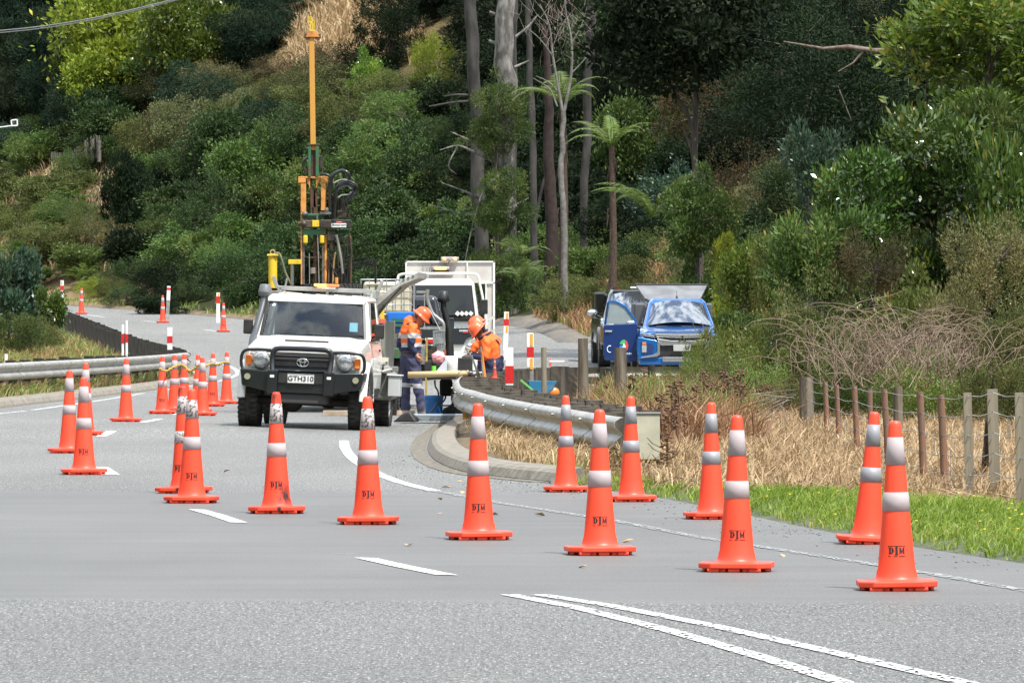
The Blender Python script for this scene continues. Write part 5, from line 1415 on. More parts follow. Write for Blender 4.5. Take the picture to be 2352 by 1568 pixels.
cone(636, 1180, 902, 'lettered cone with heavy black smears in front of the white ute', True, ORAD, SLVD, upper=True)
cone(440, 1156, 895, 'lettered cone with worn bands, the nearer of the overlapping pair', True, ORAF, SLVD, upper=True, rz=.05)
cone(422, 1134, 888, 'smeared cone half hidden behind the nearer worn one', True, ORAD, SLVD, rz=-.35)
cone(193, 1091, 868, 'clean lettered cone with a white dash showing at its foot on the left', True)
cone(158, 1042, 852, 'unlettered cone farthest left of the near cones')
cone(197, 1001, 835, 'cone mostly hidden behind the clean lettered left cone')
cone(289, 970, 825, 'cone standing alone in front of the left guardrail')
cone(373, 952, 820, 'leftmost cone of the roped group, with faint lettering', True, body=None)
cone(400, 946, 817, 'second cone from the left in the roped group')
cone(423, 943, 815, 'third cone in the roped group, above the worn pair')
cone(454, 949, 816, 'slim part hidden cone in the middle of the roped group')
cone(465, 956, 822, 'cone in the middle of the roped group standing nearest the camera')
cone(488, 935, 813, 'second cone from the right in the roped group, with faint lettering', True)
cone(520, 929, 810, 'rightmost cone of the roped group beside the ute wheel')
R2 = 'silver banded cones on the shoulder'
cone(1300, 1131, 910, 'silver banded cone between the kerb and the rail end box', sl=SLVG, group=R2)
cone(1450, 1153, 912, 'silver banded cone right in front of the rail end box', sl=SLVG, group=R2)
cone(1634, 1193, 926, 'silver banded cone half behind a front row cone', sl=SLVG, group=R2)
cone(1992, 1250, 947, 'silver banded cone left of the frontmost cone', sl=SLVG, group=R2, lean=.055)
cone(187, 723, 664, 'farthest cone, at the left end of the far road', group='cones on the far road')
cone(374, 743, 680, 'middle one of the three cones on the far road', group='cones on the far road')
cone(513, 764, 698, 'nearest of the three cones on the far road, left of the wing mirror', True, group='cones on the far road')
cone(1264, 843, 798, 'small orange and silver cone on the side road left of the tall timber post', sl=SLVG, d=136, group=None)
cone(1271, 908, 884, 'small orange cone tip behind the blue barrow', d=101.5, group=None, z=.28)
cone(1136, 870, 825, 'small faded red and tan cone on top of the timber posts', body=ORAOLD, sl=SLVT, d=86, group=None, z=.665)
# rope hung with yellow tags between the cones
ROPE = mat('yellow_rope', (.60, .38, .06), .8, col2=(.35, .20, .04), nscale=20)
t0 = W(373, 845, 99); t = thing('tagged_rope', 'yellow knotted rope draped round the tops of the roped cones', 'rope', t0)
rp = [W(366, 846, 98.4), W(380, 852, 98.5), W(396, 844, 99.6), W(412, 838, 100), W(424, 841, 100), W(436, 852, 99.5), W(448, 846, 99), W(458, 838, 98.4), W(472, 840, 98), W(486, 835, 101), W(500, 838, 101.8), W(513, 832, 102.5), W(530, 834, 102.6)]
dn = [Vector(v) for v in catmull([tuple(p - t0) for p in rp], 6)]
MB().tube(dn, .012, 6).build('rope', ROPE, t)
km = MB().ball((0, 0, 0), (.028, .024, .022), n=8, k=5).mesh('knot', ROPE)
for i in range(1, len(dn), 3): link('knot', km, t, dn[i])
# leaves and crumbs on the road
LEAFO = mat('orange_fallen_leaf', (.50, .24, .09), .7, col2=(.6, .42, .2), nscale=40)
lf = MB(); lf.add([(0, -.045, 0), (.03, 0, .012), (0, .05, .004), (-.032, 0, .014)], [(0, 1, 2), (0, 2, 3)])
lme = lf.mesh('fallen_leaf', LEAFO); q = random.Random(2)
for px, py in ((1797, 1277), (1338, 1715 / 1.0 * .76), (912, 1096), (1026, 1120), (1010, 1147), (1063, 1132), (1012, 1180), (846, 1143), (1054, 1106), (1440, 1245), (1240, 1184), (520, 1083), (938, 1253), (1133, 1183)):
    x, y = gp(px, py); o = link('fallen_leaf', lme, None, (x, y, rz_(x, y) + .004)); o.rotation_euler = (q.uniform(-.3, .3), q.uniform(-.3, .3), q.uniform(0, 6)); s = q.uniform(.6, 1.1); o.scale = (s, s, s)
    prop(o, 'small dry orange leaf lying on the grey chipseal', 'leaf', 'dry leaves on the road')
gb = MB()
for k in range(420):
    f = q.random(); yy = 36 + 32 * f
    x = np.interp(yy, [33.6, 41.5, 51, 55.5, 60, 70], [3.7, 2.35, 1.25, .42, -.4, -.86]) - abs(q.gauss(.25, .25)); s = q.uniform(.004, .012)
    gb.ball((x, yy, rz_(x, yy) + s * .3), (s, s * q.uniform(.7, 1.2), s * .7), n=5, k=3)
prop(gb.build('loose_stones', mat('loose_grey_stone', (.24, .235, .225), .9, col2=(.15, .145, .14), nscale=60)), 'loose grey gravel along the road shoulder', 'gravel', kind='stuff')
# ---------------------------------------------------------------- vehicle materials
WPAINT = mat('white_car_paint', (.80, .80, .76), .25, coat=.6, col2=(.70, .69, .63), nscale=2.5, nlo=.4, nhi=.8)
BLACKP = mat('black_plastic', (.012, .013, .014), .45, col2=(.03, .028, .026), nscale=6)
BLACKM = mat('black_powder_coat', (.010, .012, .014), .32, coat=.3)
RUB = mat('tyre_rubber', (.018, .018, .018), .85, col2=(.05, .047, .042), nscale=10, bump=.4, bscale=40)
ALU = mat('dull_aluminium', (.42, .42, .40), .45, .5, col2=(.30, .30, .28), nscale=6)
ALUW = mat('pale_worn_aluminium', (.52, .52, .49), .5, .35, col2=(.36, .35, .32), nscale=12)
CHROME = mat('chrome', (.75, .75, .76), .12, 1.0)
GLASS = glass_mat('windscreen_glass', (.85, .93, .95), .85, .03, 1.5)
GLASSD = glass_mat('tinted_glass', (.5, .6, .65), .25)
LENS = mat('headlamp_lens', (.60, .62, .62), .12, .3, col2=(.35, .36, .36), nscale=30, coat=1.0)
AMBL = mat('amber_lens', (.85, .20, .02), .2, coat=.8)
AMBLIT = mat('lit_amber_beacon', (1, .35, .03), .3, emit=(1.0, .30, .03), estr=7.0)
AMBOFF = mat('amber_beacon_plastic', (.75, .22, .04), .25, coat=.5)
DARKIN = mat('dark_interior', (.02, .022, .026), .8)
SEAT = mat('seat_fabric', (.055, .06, .08), .9)
REDL = mat('red_tail_lens', (.6, .03, .02), .25, coat=.6)
STICK = mat('white_sticker', (.75, .82, .84), .5)
PLATE = mat('plate_white', (.75, .75, .72), .4)
PLATEK = mat('plate_black_text', (.015, .015, .015), .5)
SPTS = mat('grey_underbody', (.05, .048, .045), .8)

def wheel(t, x, y, r, w, rim, z=None, name='wheel', tread=True, parent=None):
    z = r if z is None else z
    n = 40
    b = MB()
    prof = [(r * .60, -w * .42), (r * .80, -w * .5), (r * .93, -w * .49), (r, -w * .40), (r, w * .40), (r * .93, w * .49), (r * .80, w * .5), (r * .60, w * .42)]
    b.lathe(prof, (0, 0, 0), n, 0, 'X')
    if tread:
        for k in range(36):
            a = 2 * pi * k / 36
            for s in (-1, 1):
                b.box((s * w * .30, (r + .004) * cos(a + s * .05), (r + .004) * sin(a + s * .05)), (w * .34, .022 * r / .4, .045 * r / .4), rx=a + s * .05)
                b.box((s * w * .49, (r * .94) * cos(a), (r * .94) * sin(a)), (w * .06, .05 * r / .4, .035 * r / .4), rx=a)
    o = b.build(name, RUB, t, loc=(x, y, z))
    h = MB(); h.lathe([(.02, -w * .3), (r * .3, -w * .34), (r * .36, -w * .2), (r * .56, -w * .2), (r * .61, -w * .43)], (0, 0, 0), 24, 0, 'X')
    h.lathe([(.02, w * .3), (r * .3, w * .34), (r * .36, w * .2), (r * .56, w * .2), (r * .61, w * .43)], (0, 0, 0), 24, 0, 'X')
    h.build('rim', rim, o)
    return o
def mirror_box(t, x, y, z, w, h, m, arm, gm=None):
    b = MB().box((0, 0, 0), (w, .09, h)); o = b.build('wing_mirror', m, t, bevel=.02, seg=3, loc=(x, y, z))
    a = MB(); a.tube([(0, .02, -h * .25), (arm, .10, -h * .45)], .016, 6); a.tube([(0, .02, h * .1), (arm, .10, -h * .1)], .014, 6); a.build('mirror_arm', BLACKP, o)
    if gm: MB().box((0, .047, 0), (w * .84, .004, h * .84)).build('mirror_glass', gm, o)
    return o

def curved_glass(name, p, bulge, m, parent, nu=18, nv=8):
    """a windscreen bowed outwards; corners bottom left, bottom right, top right, top left"""
    p = [Vector(v) for v in p]; n = (p[1] - p[0]).cross(p[3] - p[0]).normalized()
    b = MB(); vs = []; fs = []
    for th in (0, .005):
        for j in range(nv + 1):
            for i in range(nu + 1):
                u, v = i / nu, j / nv
                q_ = p[0].lerp(p[1], u).lerp(p[3].lerp(p[2], u), v)
                vs.append(q_ + n * (bulge * (1 - (2 * u - 1) ** 2) + bulge * .22 * (1 - (2 * v - 1) ** 2) * (1 - (2 * u - 1) ** 2) ** .3 + th))
    k = (nu + 1) * (nv + 1)
    for j in range(nv):
        for i in range(nu):
            a = j * (nu + 1) + i
            fs.append((a, a + nu + 1, a + nu + 2, a + 1)); fs.append((k + a, k + a + 1, k + a + nu + 2, k + a + nu + 1))
    b.add(vs, fs, 0, True)
    return b.build(name, m, parent)

# ================================================================ the white ute with the bull bar
UTE = thing('white_ute', 'white flat tray ute with black bull bar, snorkel and number plate GTH310', 'ute', (-2.86, 84.6, -.02), -radians(4))
UTE.rotation_euler = (0, radians(2.3), -radians(4))
wheel(UTE, -.745, .78, .405, .26, ALU); wheel(UTE, .745, .78, .405, .26, ALU); wheel(UTE, -.74, 3.92, .405, .27, ALU); wheel(UTE, .74, 3.92, .405, .27, ALU)
# wings and bonnet
b = MB()
for s in (-1, 1):
    b = MB()
    b.loft([[(s * x, y, z) for x, z in pr] for y, pr in ((.26, [(.44, .80), (.72, .80), (.74, 1.0), (.73, 1.085), (.44, 1.10)]),
            (.36, [(.44, .74), (.80, .74), (.815, .98), (.755, 1.12), (.44, 1.14)]), (1.45, [(.44, .74), (.80, .74), (.815, 1.0), (.765, 1.235), (.44, 1.24)]),)], 0, False)
    b.build('wing', WPAINT, UTE, bevel=.03, seg=3)
b = MB(); b.loft([[(x, y, z) for x, z in pr] for y, pr in ((.24, [(-.70, 1.04), (.70, 1.04), (.70, 1.085), (.45, 1.12), (-.45, 1.12), (-.70, 1.085)]),
            (.34, [(-.735, 1.06), (.735, 1.06), (.735, 1.125), (.46, 1.16), (-.46, 1.16), (-.735, 1.125)]), (1.42, [(-.755, 1.15), (.755, 1.15), (.755, 1.225), (.50, 1.265), (-.50, 1.265), (-.755, 1.225)]))], 0, False)
bon = b.build('bonnet', WPAINT, UTE, bevel=.025, seg=3)
b = MB(); b.loft([[(x, y, z) for x, z in pr] for y, pr in ((.62, [(-.32, 1.17), (.32, 1.17), (.31, 1.215), (-.31, 1.215)]), (1.15, [(-.34, 1.20), (.34, 1.20), (.33, 1.258), (-.33, 1.258)]))], 0, False)
sc_ = b.build('bonnet_scoop', WPAINT, bon, bevel=.015)
MB().bx(-.295, .295, .612, .64, 1.186, 1.208).build('scoop_slot', BLACKP, bon)
for s in (-1, 1):   # wheel arch flares
    b = MB(); rings = []
    for k in range(13):
        a = pi * k / 12; cy, cz = .78 + .47 * cos(a), .42 + .47 * sin(a)
        rings.append([(s * .76, cy, cz), (s * .875, cy + .02 * cos(a), cz - .02), (s * .875, cy + .06 * cos(a), cz + .03 * sin(a)), (s * .78, cy + .10 * cos(a), cz + .08 * sin(a))])
    b.loft(rings, 0, True); b.build('arch_flare', WPAINT, UTE)
    MB().bx(min(s * .46, s * .76), max(s * .46, s * .76), .45, 1.15, .55, .84).build('wheel_well', DARKIN, UTE)
# grille panel
MB().bx(-.74, .74, .27, .32, .76, 1.07).build('front_panel', WPAINT, UTE, bevel=.01)
gr = MB().bx(-.40, .40, .20, .27, .78, 1.045).build('grille', BLACKP, UTE, bevel=.02)
for z in (.82, .865, .955, 1.0): MB().bx(-.375, .375, .185, .20, z - .012, z + .012).build('grille_slat', mat('grille_grey', (.045, .047, .05), .5), gr, bevel=.004)
def ell(cx, cz, a, c_, r, y, n=28): return [(cx + a * cos(2 * pi * k / n), y, cz + c_ * sin(2 * pi * k / n)) for k in range(n + 1)]
EM = MB()
for e in ((0, .91, .078, .054), (0, .91, .030, .050), (0, .935, .050, .021)): EM.tube(ell(*e, 0, .175), .0085, 6, cap=False)
EM.build('emblem', CHROME, gr)
for s in (-1, 1):
    hl = MB().bx(min(s * .44, s * .72), max(s * .44, s * .72), .235, .285, .815, 1.035).build('headlight', mat('headlamp_bezel', (.50, .51, .50), .3, .5), UTE, bevel=.02)
    MB().lathe([(.115, 0), (.112, -.02), (.09, -.04), (.05, -.052), (.001, -.056)], (s * .565, .235, .925), 28, 0, 'Y').build('lens', LENS, hl)
    MB().lathe([(.118, 0), (.126, -.008), (.118, -.016)], (s * .565, .235, .925), 28, 0, 'Y').build('lamp_ring', CHROME, hl)
    MB().bx(min(s * .695, s * .775), max(s * .695, s * .775), .21, .30, .85, .99).build('indicator', AMBL, UTE, bevel=.015)
    MB().bx(min(s * .60, s * .69), max(s * .60, s * .69), .225, .24, .835, 1.015).build('lamp_trim', LENS, hl, bevel=.008)
# bumper and bull bar
b = MB(); b.loft([[(x, y, z) for x, y, z in pr] for pr in (
    [(-.86, .42, .80), (-.86, .42, .60), (-.84, .70, .60), (-.84, .70, .80)], [(-.84, .16, .80), (-.80, .14, .58), (-.80, .30, .58), (-.84, .30, .80)], [(-.42, .02, .78), (-.42, .02, .50), (-.42, .25, .50), (-.42, .25, .78)],
    [(.42, .02, .78), (.42, .02, .50), (.42, .25, .50), (.42, .25, .78)], [(.84, .16, .80), (.80, .14, .58), (.80, .30, .58), (.84, .30, .80)], [(.86, .42, .80), (.86, .42, .60), (.84, .70, .60), (.84, .70, .80)])], 0, False)
bull = b.build('bull_bar', BLACKM, UTE, bevel=.02)
for s in (-1, 1):
    MB().bx(min(s * .31, s * .45), max(s * .31, s * .45), -.03, .04, .48, .80).build('bar_upright', BLACKM, bull, bevel=.012)
    MB().bx(min(s * .355, s * .41), max(s * .355, s * .41), -.036, -.03, .70, .735).build('bar_badge', STICK, bull)
    pts = [(s * .38, .0, .76), (s * .40, .06, .90), (s * .39, .07, 1.04), (s * .33, .07, 1.085), (s * .2, .07, 1.10)]
    MB().tube([Vector(v) for v in catmull([(s * .38, .0, .76), (s * .395, .05, .90), (s * .39, .07, 1.04), (s * .34, .07, 1.085), (s * .22, .07, 1.095), (0, .07, 1.097)], 5)], .036, 12).build('hoop', BLACKM, bull)
    MB().tube([Vector(v) for v in catmull([(s * .39, .12, 1.06), (s * .60, .14, 1.065), (s * .77, .17, 1.05), (s * .825, .19, .98), (s * .83, .21, .85), (s * .79, .20, .78)], 5)], .022, 10).build('side_hoop', BLACKM, bull)
    MB().cyl((s * .73, .085, .70), (s * .73, .12, .70), .042, n=18).build('fog_lamp', mat('fog_glass', (.45, .42, .30), .2, .4, coat=1.0), bull)
    MB().tube([(s * .50, .075, .75), (s * .64, .10, .75), (s * .66, .11, .65), (s * .52, .08, .62), (s * .50, .075, .75)], .006, 5).build('bumper_recess', BLACKP, bull)
MB().bx(-.30, .30, .0, .02, .635, .76).build('winch_slot', BLACKP, bull)
MB().tube([(-.04, .02, .80), (.40, .02, .80), (-.40, .02, .80)], .016, 6).build('bumper_rail', BLACKM, bull)
pl = MB().bx(-.18, .18, -.012, -.004, .632, .757).build('number_plate', PLATE, bull, bevel=.006)
link('lettering', text_mesh('GTH310', .098, PLATEK, depth=.001, bold=.0015), pl, (0, -.016, .694))
MB().tube([(0 + x, -.013, z) for x, z in ((-.175, .637), (.175, .637), (.175, .752), (-.175, .752), (-.175, .637))], .003, 4).build('plate_border', PLATEK, pl)
MB().bx(-.36, .36, .06, .60, .36, .50).build('bash_plate', SPTS, UTE, bevel=.02)
b = MB(); b.cyl((-.70, .78, .38), (.70, .78, .38), .055); b.ball((-.18, .78, .38), (.15, .13, .15)); b.cyl((-.70, 3.92, .40), (.70, 3.92, .40), .06); b.ball((0, 3.92, .40), .16)
b.bx(-.45, -.38, .4, 4.9, .48, .58); b.bx(.38, .45, .4, 4.9, .48, .58)
b.build('axle', SPTS, UTE)
# cab
CAB0, CAB1 = 1.46, 3.02
b = MB()
for s in (-1, 1):
    b.loft([[(s * x, y, z) for x, z in ((.80, .56), (.82, .95), (.775, 1.22), (.72, 1.22), (.72, .56))] for y in (CAB0 - .02, CAB1)], 0, False)
b.bx(-.72, .72, CAB1 - .04, CAB1, .56, 1.25)
b.build('cab_body', WPAINT, UTE, bevel=.02)
for s in (-1, 1):
    b = MB(); b.hexa([(s * .73, CAB0 - .06, 1.22), (s * .79, CAB0 - .06, 1.22), (s * .79, CAB0 + .05, 1.22), (s * .73, CAB0 + .05, 1.22),
            (s * .655, CAB0 + .28, 1.745), (s * .705, CAB0 + .28, 1.745), (s * .705, CAB0 + .37, 1.745), (s * .655, CAB0 + .37, 1.745)])
    b.build('pillar', WPAINT, UTE, bevel=.012); b = MB()
    b.hexa([(s * .73, CAB1 - .25, 1.22), (s * .785, CAB1 - .25, 1.22), (s * .785, CAB1, 1.22), (s * .73, CAB1, 1.22),
            (s * .66, CAB1 - .2, 1.745), (s * .71, CAB1 - .2, 1.745), (s * .71, CAB1, 1.745), (s * .66, CAB1, 1.745)])
    b.build('pillar', WPAINT, UTE, bevel=.012)
rf = MB(); rf.loft([[(x * k, y, z + dz) for x, z in ((-.715, 1.735), (.715, 1.735), (.705, 1.79), (.60, 1.825), (-.60, 1.825), (-.705, 1.79))] for y, k, dz in ((CAB0 + .20, .93, -.012), (CAB0 + .30, .985, 0), (CAB1 - .1, 1.0, .01), (CAB1 + .02, .97, -.02))], 0, False)
roof = rf.build('roof', WPAINT, UTE, bevel=.03, seg=3)
for k in range(5): MB().bx(-.50 + .25 * k - .03, -.50 + .25 * k + .03, CAB0 + .4, CAB1 - .1, 1.822, 1.838).build('roof_rib', WPAINT, roof, bevel=.006)
def quad_panel(name, p, m, parent, th=.006):
    p = [Vector(v) for v in p]; n = (p[1] - p[0]).cross(p[2] - p[0]).normalized() * th
    return MB().hexa([p[0], p[1], p[2], p[3]] + [v + n for v in p], 0).build(name, m, parent)
ws = curved_glass('windscreen', [(-.685, CAB0 - .035, 1.265), (.685, CAB0 - .035, 1.265), (.625, CAB0 + .25, 1.735), (-.625, CAB0 + .25, 1.735)], .035, GLASS, UTE)
b = MB(); co = [Vector(v) for v in ((-.715, CAB0 - .055, 1.235), (.715, CAB0 - .055, 1.235), (.65, CAB0 + .235, 1.75), (-.65, CAB0 + .235, 1.75))]
for i in range(4): b.bar(co[i], co[(i + 1) % 4], .035, .03)
b.build('windscreen_seal', BLACKP, UTE)
MB().bx(-.74, .74, CAB0 - .14, CAB0 - .02, 1.20, 1.245).build('cowl', WPAINT, UTE, bevel=.01)
for x0, x1 in ((-.52, .08), (.12, .64)):
    b = MB(); b.tube([(x0, CAB0 - .07, 1.262), (x0 + .06, CAB0 - .055, 1.285), (x1, CAB0 - .03, 1.30)], .008, 5); b.bar((x0 + .12, CAB0 - .06, 1.288), (x1 + .06, CAB0 - .035, 1.296), .008, .02)
    b.build('wiper', BLACKP, UTE)
quad_panel('rego_sticker', [(.49, CAB0 + .005, 1.345), (.60, CAB0 + .005, 1.345), (.592, CAB0 + .085, 1.465), (.482, CAB0 + .085, 1.465)], mat('pale_blue_sticker', (.35, .68, .75), .5), ws, .002)
quad_panel('corner_sticker', [(-.60, CAB0 + .19, 1.655), (-.555, CAB0 + .19, 1.655), (-.548, CAB0 + .215, 1.69), (-.593, CAB0 + .215, 1.69)], STICK, ws, .002)
# inside
it = MB(); it.bx(-.72, .72, CAB0 - .02, CAB0 + .30, 1.05, 1.27); it.build('dashboard', mat('dash_grey', (.10, .115, .125), .7), UTE, bevel=.03)
for x in (-.36, .34):
    st = MB().bx(x - .23, x + .23, 2.55, 2.70, .95, 1.45).build('seat', SEAT, UTE, bevel=.05, seg=3); MB().bx(x - .12, x + .12, 2.56, 2.66, 1.46, 1.66).build('headrest', SEAT, st, bevel=.04, seg=3)
b = MB(); b.tube([(-.34 + .19 * cos(a), 1.90 + .06 * sin(a), 1.24 + .17 * sin(a)) for a in [2 * pi * k / 20 for k in range(21)]], .014, 6, cap=False); b.tube([(-.34, 1.88, 1.24), (-.34, 1.7, 1.1)], .03, 6); b.bx(-.50, -.18, 1.89, 1.91, 1.22, 1.25)
b.build('steering_wheel', BLACKP, UTE)
b = MB(); b.bx(-.70, .70, CAB1 - .055, CAB1 - .04, .9, 1.32); b.bx(-.70, -.52, CAB1 - .055, CAB1 - .04, 1.32, 1.75); b.bx(.52, .70, CAB1 - .055, CAB1 - .04, 1.32, 1.75); b.bx(-.52, .52, CAB1 - .055, CAB1 - .04, 1.64, 1.75)
b.bx(-.72, .72, CAB0 + .3, CAB1, .70, .72)
b.build('cab_lining', mat('cab_lining_grey', (.20, .23, .25), .8), UTE)
quad_panel('rear_window', [(-.52, CAB1 - .02, 1.32), (.52, CAB1 - .02, 1.32), (.52, CAB1 - .02, 1.64), (-.52, CAB1 - .02, 1.64)], GLASSD, UTE)
for s in (-1, 1):
    d_ = MB(); d_.hexa([(s * .765, CAB0 + .03, 1.25), (s * .772, CAB0 + .03, 1.25), (s * .772, CAB1 - .28, 1.25), (s * .765, CAB1 - .28, 1.25), (s * .695, CAB0 + .37, 1.725), (s * .702, CAB0 + .37, 1.725), (s * .702, CAB1 - .22, 1.725), (s * .695, CAB1 - .22, 1.725)])
    d_.build('side_window', GLASSD, UTE)
    b = MB(); b.bar((s * .785, CAB0 + .02, 1.24), (s * .72, CAB0 + .34, 1.74), .02, .03); b.bar((s * .785, CAB0, 1.24), (s * .785, CAB1 - .3, 1.24), .02, .03); b.build('door_seal', BLACKP, UTE)
    mirror_box(UTE, s * .90, CAB0 + .02, 1.36, .125, .20, BLACKP, -s * .12)
    MB().bx(min(s * .815, s * .83), max(s * .815, s * .83), CAB0 + .95, CAB0 + 1.1, 1.08, 1.11).build('door_handle', BLACKP, UTE, bevel=.004)
# snorkel
b = MB(); sp_ = [(-.79, 1.0, 1.06), (-.80, 1.20, 1.20), (-.785, 1.40, 1.32), (-.735, 1.68, 1.66), (-.72, 1.74, 1.80)]
b.tube([Vector(v) for v in catmull(sp_, 4)], .046, 10, flat=.8); sn = b.build('snorkel', mat('snorkel_grey_black', (.06, .065, .07), .45), UTE)
b = MB(); b.lathe([(.05, -.02), (.085, -.01), (.088, .03), (.095, .035), (.09, .05), (.075, .13), (.06, .145), (.001, .15)], (-.72, 1.76, 1.80), 16); b.build('snorkel_head', mat('snorkel_head_grey', (.13, .135, .14), .5), sn)
MB().tube([(-.83, .9, .99), (-.86, .95, .90)], .035, 8).build('side_lamp', mat('grey_lamp', (.3, .3, .3), .3), UTE)
# headboard, ladder rack, beacon
b = MB()
for s in (-1, 1): b.bar((s * .66, CAB1 + .12, .8), (s * .66, CAB1 + .12, 1.92), .05, .05); b.bar((s * .70, CAB1 + .12, 1.90), (s * .76, CAB1 + .12, 2.06), .05, .05)
b.bar((-.70, CAB1 + .12, 1.905), (.62, CAB1 + .12, 1.905), .05, .06); b.bar((0, CAB1 + .12, 1.75), (0, CAB1 + .12, 1.9), .04, .04)
b.build('headboard_rack', ALU, UTE, bevel=.006)
bc = MB().bx(-.19, .17, CAB1 + .02, CAB1 + .18, 1.945, 1.985).build('beacon', AMBOFF, UTE, bevel=.018, seg=3)
MB().bx(-.17, -.01, CAB1 - .0, CAB1 + .03, 1.95, 1.98).build('lit_lamp', AMBLIT, bc, bevel=.006)
MB().bx(-.14, .12, CAB1 + .03, CAB1 + .17, 1.915, 1.945).build('beacon_mount', ALUW, bc)
wheel(UTE, .02, 3.75, .39, .26, ALU, z=1.86, name='spare_wheel').rotation_euler = (0, radians(88), 0)
MB().tube([(-.92 + .06, 3.2, 1.84), (-.36, 3.25, 1.81)], .035, 10).build('suction_pipe', mat('pale_pipe', (.45, .38, .30), .7), UTE)
# tray, toolboxes with the lid up
TRG = mat('tray_grey', (.30, .31, .29), .5, .3, col2=(.20, .20, .18), nscale=8)
MB().bx(-.86, .86, 3.12, 5.1, .78, .86).build('tray_deck', TRG, UTE, bevel=.008)
b = MB(); b.hexa([(.50, 3.2, 1.70), (.56, 3.2, 1.70), (.56, 4.9, 1.70), (.50, 4.9, 1.70), (.50, 3.2, 1.72), (.56, 3.2, 1.73), (.56, 4.9, 1.73), (.50, 4.9, 1.72)])
b.hexa([(.50, 3.2, .86), (.74, 3.2, .86), (.74, 4.9, .86), (.50, 4.9, .86), (.50, 3.2, 1.72), (.56, 3.2, 1.72), (.56, 4.9, 1.72), (.50, 4.9, 1.72)])
b.build('toolbox', mat('toolbox_grey_white', (.46, .46, .43), .5, .2, col2=(.34, .34, .31), nscale=6), UTE, bevel=.012)
MB().bar((.565, 3.18, 1.70), (.765, 3.18, .98), .018, .05).build('toolbox_seal', BLACKP, UTE)
lid = MB(); lid.hexa([(.54, 3.2, 1.69), (.60, 3.2, 1.62), (.60, 4.6, 1.62), (.54, 4.6, 1.69), (1.00, 3.2, 2.07), (1.03, 3.2, 2.02), (1.03, 4.6, 2.02), (1.00, 4.6, 2.07)])
ld = lid.build('toolbox_lid', ALUW, UTE, bevel=.006)
MB().hexa([(.99, 3.2, 2.07), (1.01, 3.2, 2.00), (1.01, 4.6, 2.00), (.99, 4.6, 2.07), (1.25, 3.2, 2.20), (1.25, 3.2, 2.11), (1.25, 4.6, 2.11), (1.25, 4.6, 2.20)]).build('lid_lip', ALUW, ld, bevel=.006)
for k in range(3): MB().cyl((1.05 + .065 * k, 3.19, 2.085 + .028 * k), (1.05 + .065 * k, 3.20, 2.085 + .028 * k), .017, n=10).build('lid_hole', mat('hole_shadow_grey', (.12, .12, .11), .9), ld)
b = MB(); b.tube([(.66, 3.22, 1.52), (.80, 3.22, 1.72)], .022, 8); b.tube([(.80, 3.22, 1.72), (1.02, 3.22, 1.98)], .011, 6); b.build('gas_strut', BLACKP, UTE)
MB().tube([(.62, 3.2, 1.60), (.66, 3.19, 1.40), (.78, 3.19, 1.18), (.80, 3.19, 1.0)], .016, 6).build('cable', BLACKP, UTE)
b = MB(); b.bx(.73, .80, 3.1, 5.0, .86, 1.50); b.build('tray_side', mat('dropside_grey_green', (.32, .33, .28), .6, .1, col2=(.23, .235, .20), nscale=5, stretch=(1, 1, .3)), UTE, bevel=.008)
MB().box((.765, 3.08, 1.50), (.14, .05, .07)).build('red_latch', mat('faded_red_paint', (.55, .12, .07), .6), UTE, bevel=.006)
b = MB(); b.bx(.80, .90, 3.05, 3.12, .86, 1.0); b.bx(.84, .93, 3.0, 3.1, .78, .88); b.bx(.76, .86, 3.02, 3.1, .90, .94); b.cyl((.82, 3.0, .80), (.96, 3.0, .84), .02)
b.build('tray_latch', ALUW, UTE, bevel=.006)
MB().box((.845, 3.035, .965), (.10, .01, .045)).build('hazard_plate', mat('cream_label', (.6, .58, .42), .6), UTE)
b = MB(); b.bx(.88, 1.05, 3.3, 3.6, .46, .74); b.bx(.86, 1.07, 3.28, 3.62, .74, .765); b.build('side_box', mat('pale_grey_box', (.48, .50, .49), .5), UTE, bevel=.01)
b = MB(); b.bx(.60, .92, 3.40, 4.45, .40, .79); b.build('mudguard', TRG, UTE, bevel=.05, seg=3)
MB().bx(.60, .92, 4.42, 4.46, .18, .50).build('mud_flap', RUB, UTE)

# ================================================================ drill rig (truck mounted) behind the ute
RD = 100.0
def rx(c): return (598.9 + c / 5.121 - CX) / (FPX / RD) + 3.118
def rz2(c): return CAMH - (374.3 + c / 5.121 - HY) / (FPX / RD)
RIG = thing('drill_rig', 'tall orange and green drilling rig with a telescopic mast and looping black hoses', 'drill rig', (-3.118, RD, 0))
ORP = mat('rig_orange_paint', (.62, .27, .06), .55, col2=(.30, .10, .03), nscale=6, ndet=8, nlo=.5, nhi=.75)
ORPL = mat('mast_orange_yellow_paint', (.54, .27, .05), .55, col2=(.32, .26, .18), nscale=5, ndet=6, nlo=.62, nhi=.70)
GRP = mat('rig_green_paint', (.03, .13, .06), .5, col2=(.10, .06, .03), nscale=6, ndet=6, nlo=.5, nhi=.7)
YEP = mat('rig_yellow_paint', (.68, .47, .03), .5, col2=(.35, .22, .03), nscale=5, ndet=7, nlo=.58, nhi=.75)
RUST = mat('rusty_steel', (.12, .055, .03), .85, col2=(.05, .03, .02), nscale=12)
HOSE = mat('hydraulic_hose', (.012, .013, .014), .35, coat=.3)
OILY = mat('oily_black_iron', (.018, .018, .018), .45, col2=(.06, .045, .03), nscale=12)
def rbox(c0, c1, z1, z0, y0, y1, name, m, parent=RIG, bevel=.006):
    return MB().bx(rx(c0), rx(c1), y0, y1, rz2(z0), rz2(z1)).build(name, m, parent, bevel=bevel)
